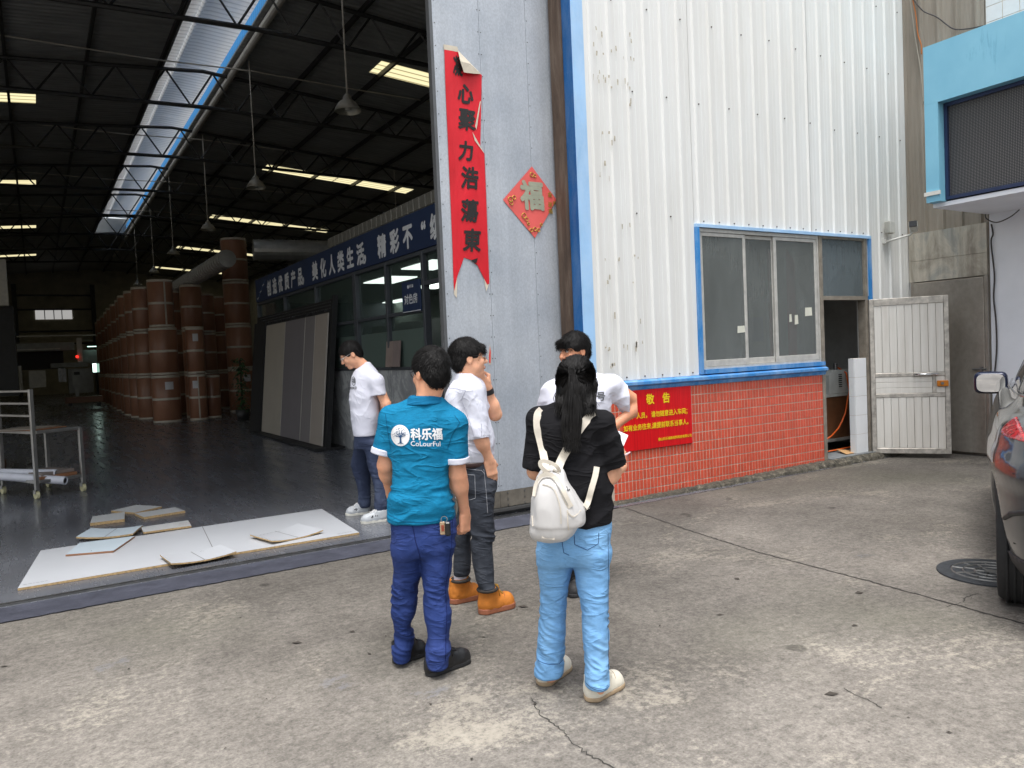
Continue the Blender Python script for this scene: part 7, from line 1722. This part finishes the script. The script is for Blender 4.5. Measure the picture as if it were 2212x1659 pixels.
LOW = [(.24, 0, 1.40, .86, 2.16), (.34, 0, 1.40, .91, 2.27), (.50, 0, 1.40, .945, 2.325), (.72, 0, 1.40, .955, 2.335), (.95, 0, 1.40, .948, 2.31), (1.05, 0, 1.38, .925, 2.25), (1.12, 0, 1.35, .870, 2.14), (1.165, 0, 1.32, .79, 1.98)]
GRN = [(1.12, 0, .98, .82, 1.76), (1.27, 0, .92, .785, 1.58), (1.46, 0, .84, .705, 1.34), (1.61, 0, .80, .62, 1.12), (1.68, 0, .80, .52, .94), (1.705, 0, .80, .38, .74)]
def grow(S_, e): return [(z, a, b, c+e, d+e) for z, a, b, c, d in S_]
f = Sdf((-1.05, -1.0, .1), (1.05, 3.85, 1.80), .022)
f.loft(LOW, 0, 5, ends=.04); f.loft(GRN, .07, 3.6, ends=.04)
f.loft([(.80, 0, 1.38, .962, 2.30), (.86, 0, 1.38, .966, 2.31), (.92, 0, 1.38, .955, 2.29)], .05, 5, ends=.02)
for y in (0, 2.75):
    for x in (-1, 1): f.cap((x*.72, y, .36), (x*1.2, y, .36), .405, .405, .02, 's')
body_, bV, bF = skin_mesh('body', f, M_PAINT, car, None, 2)
f = Sdf((-1.05, -1.0, .1), (1.05, 3.85, .60), .018); f.loft(grow(LOW, .012), 0, 5, ends=.03)
f.cut((0, 0, .40), (0, 0, 1))
for y in (0, 2.75):
    for x in (-1, 1): f.cap((x*.70, y, .36), (x*1.2, y, .36), .395, .395, .0, 's')
skin_mesh('lower_cladding', f, M_CLAD, car, None, 2)
# tail lights wrapped round the rear corners
for sx in (-1, 1):
    f = Sdf((min(sx*.25, sx*1.0)-.03, -1.0, .90), (max(sx*.25, sx*1.0)+.03, -.30, 1.22), .008); f.loft(grow(LOW, .010), 0, 5, ends=.04)
    f.cut((0, 0, 1.14), (0, .10, 1)); f.cut((0, 0, .975), (sx*.06, 0, -1)); f.cut((sx*.36, 0, 0), (-sx, 0, .4)); f.cut((0, -.36, .93), (0, 1, -.9))
    g = NG('tail_lamp_red'); n = g.noise((30, 30, 60), 3, .6, 'object'); g.col(g.ramp(n, [(0.35, lin((120, 6, 12))), (0.65, lin((206, 30, 40)))])); g.set(rough=.08, coat=1.0)
    skin_mesh('tail_light', f, g.m, car, None, 1)
# glass house
f = Sdf((-.95, -1.0, 1.10), (.95, 2.9, 1.78), .016); f.loft(grow(GRN, .004), 0, 3.6, ends=.03); f.cut((0, 0, 1.57), (0, 0, 1)); f.cut((0, 0, 1.215), (0, 0, -1))
for y in (.25, 1.25):
    for x in (-1, 1): f.box((x*.8, y, 1.3), (.3, .035, .4), .01, 0, 's')
for x in (-1, 1): f.box((x*.72, -.62, 1.3), (.12, .20, .4), .05, 0, 's'); f.box((x*.66, 2.1, 1.3), (.14, .3, .5), .05, 0, 's')
skin_mesh('windows', f, M_CGL, car, None, 1)
for sx in (-1, 1):
    mb = MB().tube([(sx*.80, 2.2, 1.205), (sx*.835, 1.2, 1.21), (sx*.815, .2, 1.22), (sx*.76, -.45, 1.24), (sx*.68, -.62, 1.35)], .008, 6); mb.build('window_trim', simple('chrome', (0.6, .6, .6), .15, 1), car, True)
# wheels
def wheel(x, y):
    s = -1 if x < 0 else 1
    w = bpy.data.objects.new('wheel', None); COL.objects.link(w); w.parent = car; w.location = (x, y, .36)
    prof = [(.235, -.105), (.30, -.122), (.335, -.118), (.353, -.095), (.36, -.06), (.36, .06), (.353, .095), (.335, .118), (.30, .122), (.235, .105)]; N = 48; vs = []; fs = []
    for r, o_ in prof:
        for i in range(N): a = 2*math.pi*i/N; vs.append((o_, r*math.cos(a), r*math.sin(a)))
    for j in range(len(prof)-1):
        for i in range(N): fs.append((j*N+i, j*N+(i+1) % N, (j+1)*N+(i+1) % N, (j+1)*N+i))
    mb = MB(); mb.add(vs, fs); mb.build('tyre', M_TYRE, w, True)
    for k in range(-2, 3):       # tread grooves as raised ribs
        mb = MB(); mb.tube([(k*.036, .362*math.cos(a*2*math.pi/48), .362*math.sin(a*2*math.pi/48)) for a in range(48)], .0085, 6, True); mb.build('tread_rib', M_TYRE, w, True)
    mb = MB().cyl((s*.06, 0, 0), (s*.09, 0, 0), .235, n=32); mb.build('rim', M_RIM, w)
    for k in range(5):
        a = 2*math.pi*k/5; mb = MB().bbox((s*.09-.012, -.03, .03), (s*.09+.022, .03, .225), .008, Matrix.Rotation(a, 4, 'X')); mb.build('spoke', M_RIM, w)
for x, y in ((-.80, 0), (.80, 0), (-.80, 2.75), (.80, 2.75)): wheel(x, y)
# rear bumper details: slot and shut line
bvc = BVHTree.FromPolygons([tuple(p) for p in bV], [tuple(q) for q in bF])
def on_car(x, z, lift=.003):
    h = bvc.ray_cast(Vector((x, -2, z)), Vector((0, 1, 0))); return h[0]+Vector((0, -lift, 0)) if h[0] is not None else Vector((x, -.9, z))
for sx in (-1, 1):
    MB().tube([on_car(sx*q, z) for q, z in ((.88, .58), (.85, .63), (.79, .67), (.68, .69))], [.012, .016, .016, .010], 6).build('bumper_slot', M_CLAD, car, True)
    MB().tube([on_car(sx*q, z, .001) for q, z in ((.84, .47), (.76, .49), (.62, .52), (.3, .54), (0, .54))], .004, 5).build('shut_line', M_DARKGAP, car)
    MB().tube([on_car(sx*q, z, .001) for q, z in ((.84, .86), (.76, .87), (.5, .88), (0, .88))], .0035, 5).build('shut_line', M_DARKGAP, car)
MB().bbox((-.26, -.955, .74), (.26, -.935, .85), .004).build('number_plate', simple('plate_blue', lin((30, 60, 150)), .4), car)
# door mirror
mw = on_z(2140, 827, 1.165); ml = Matrix.Rotation(-car.rotation_euler.z, 3, 'Z') @ (mw-CO)
M_NVY = simple('navy_mirror_shell', lin((18, 26, 52)), .25, .2)
for sx in (-1, 1):
    c = np.array((sx*abs(ml.x), ml.y, ml.z)); f = Sdf(c-.22, c+.22, .008); f.box(c+[0, .035, 0], (.124, .052, .094), .045, 0); f.ell(c+[0, .07, 0], (.115, .06, .085), .03); f.cut(c+[0, -.012, 0], (0, -1, 0)); f.cap(c+[-sx*.07, .05, -.05], c+[-sx*.17, .06, -.115], .032, .03, .02)
    t_, _, _ = skin_mesh('door_mirror', f, M_NVY, car, None, 1)
    pts = [c+np.array((.105*math.copysign(abs(math.cos(a*math.pi/16))**.55, math.cos(a*math.pi/16)), -.0135, .078*math.copysign(abs(math.sin(a*math.pi/16))**.55, math.sin(a*math.pi/16)))) for a in range(32)]
    MB().add(pts, [tuple(range(32))[::1]]).build('mirror_glass', simple('mirror', (0.75, .77, .8), .02, 1.0), t_, fix=False)
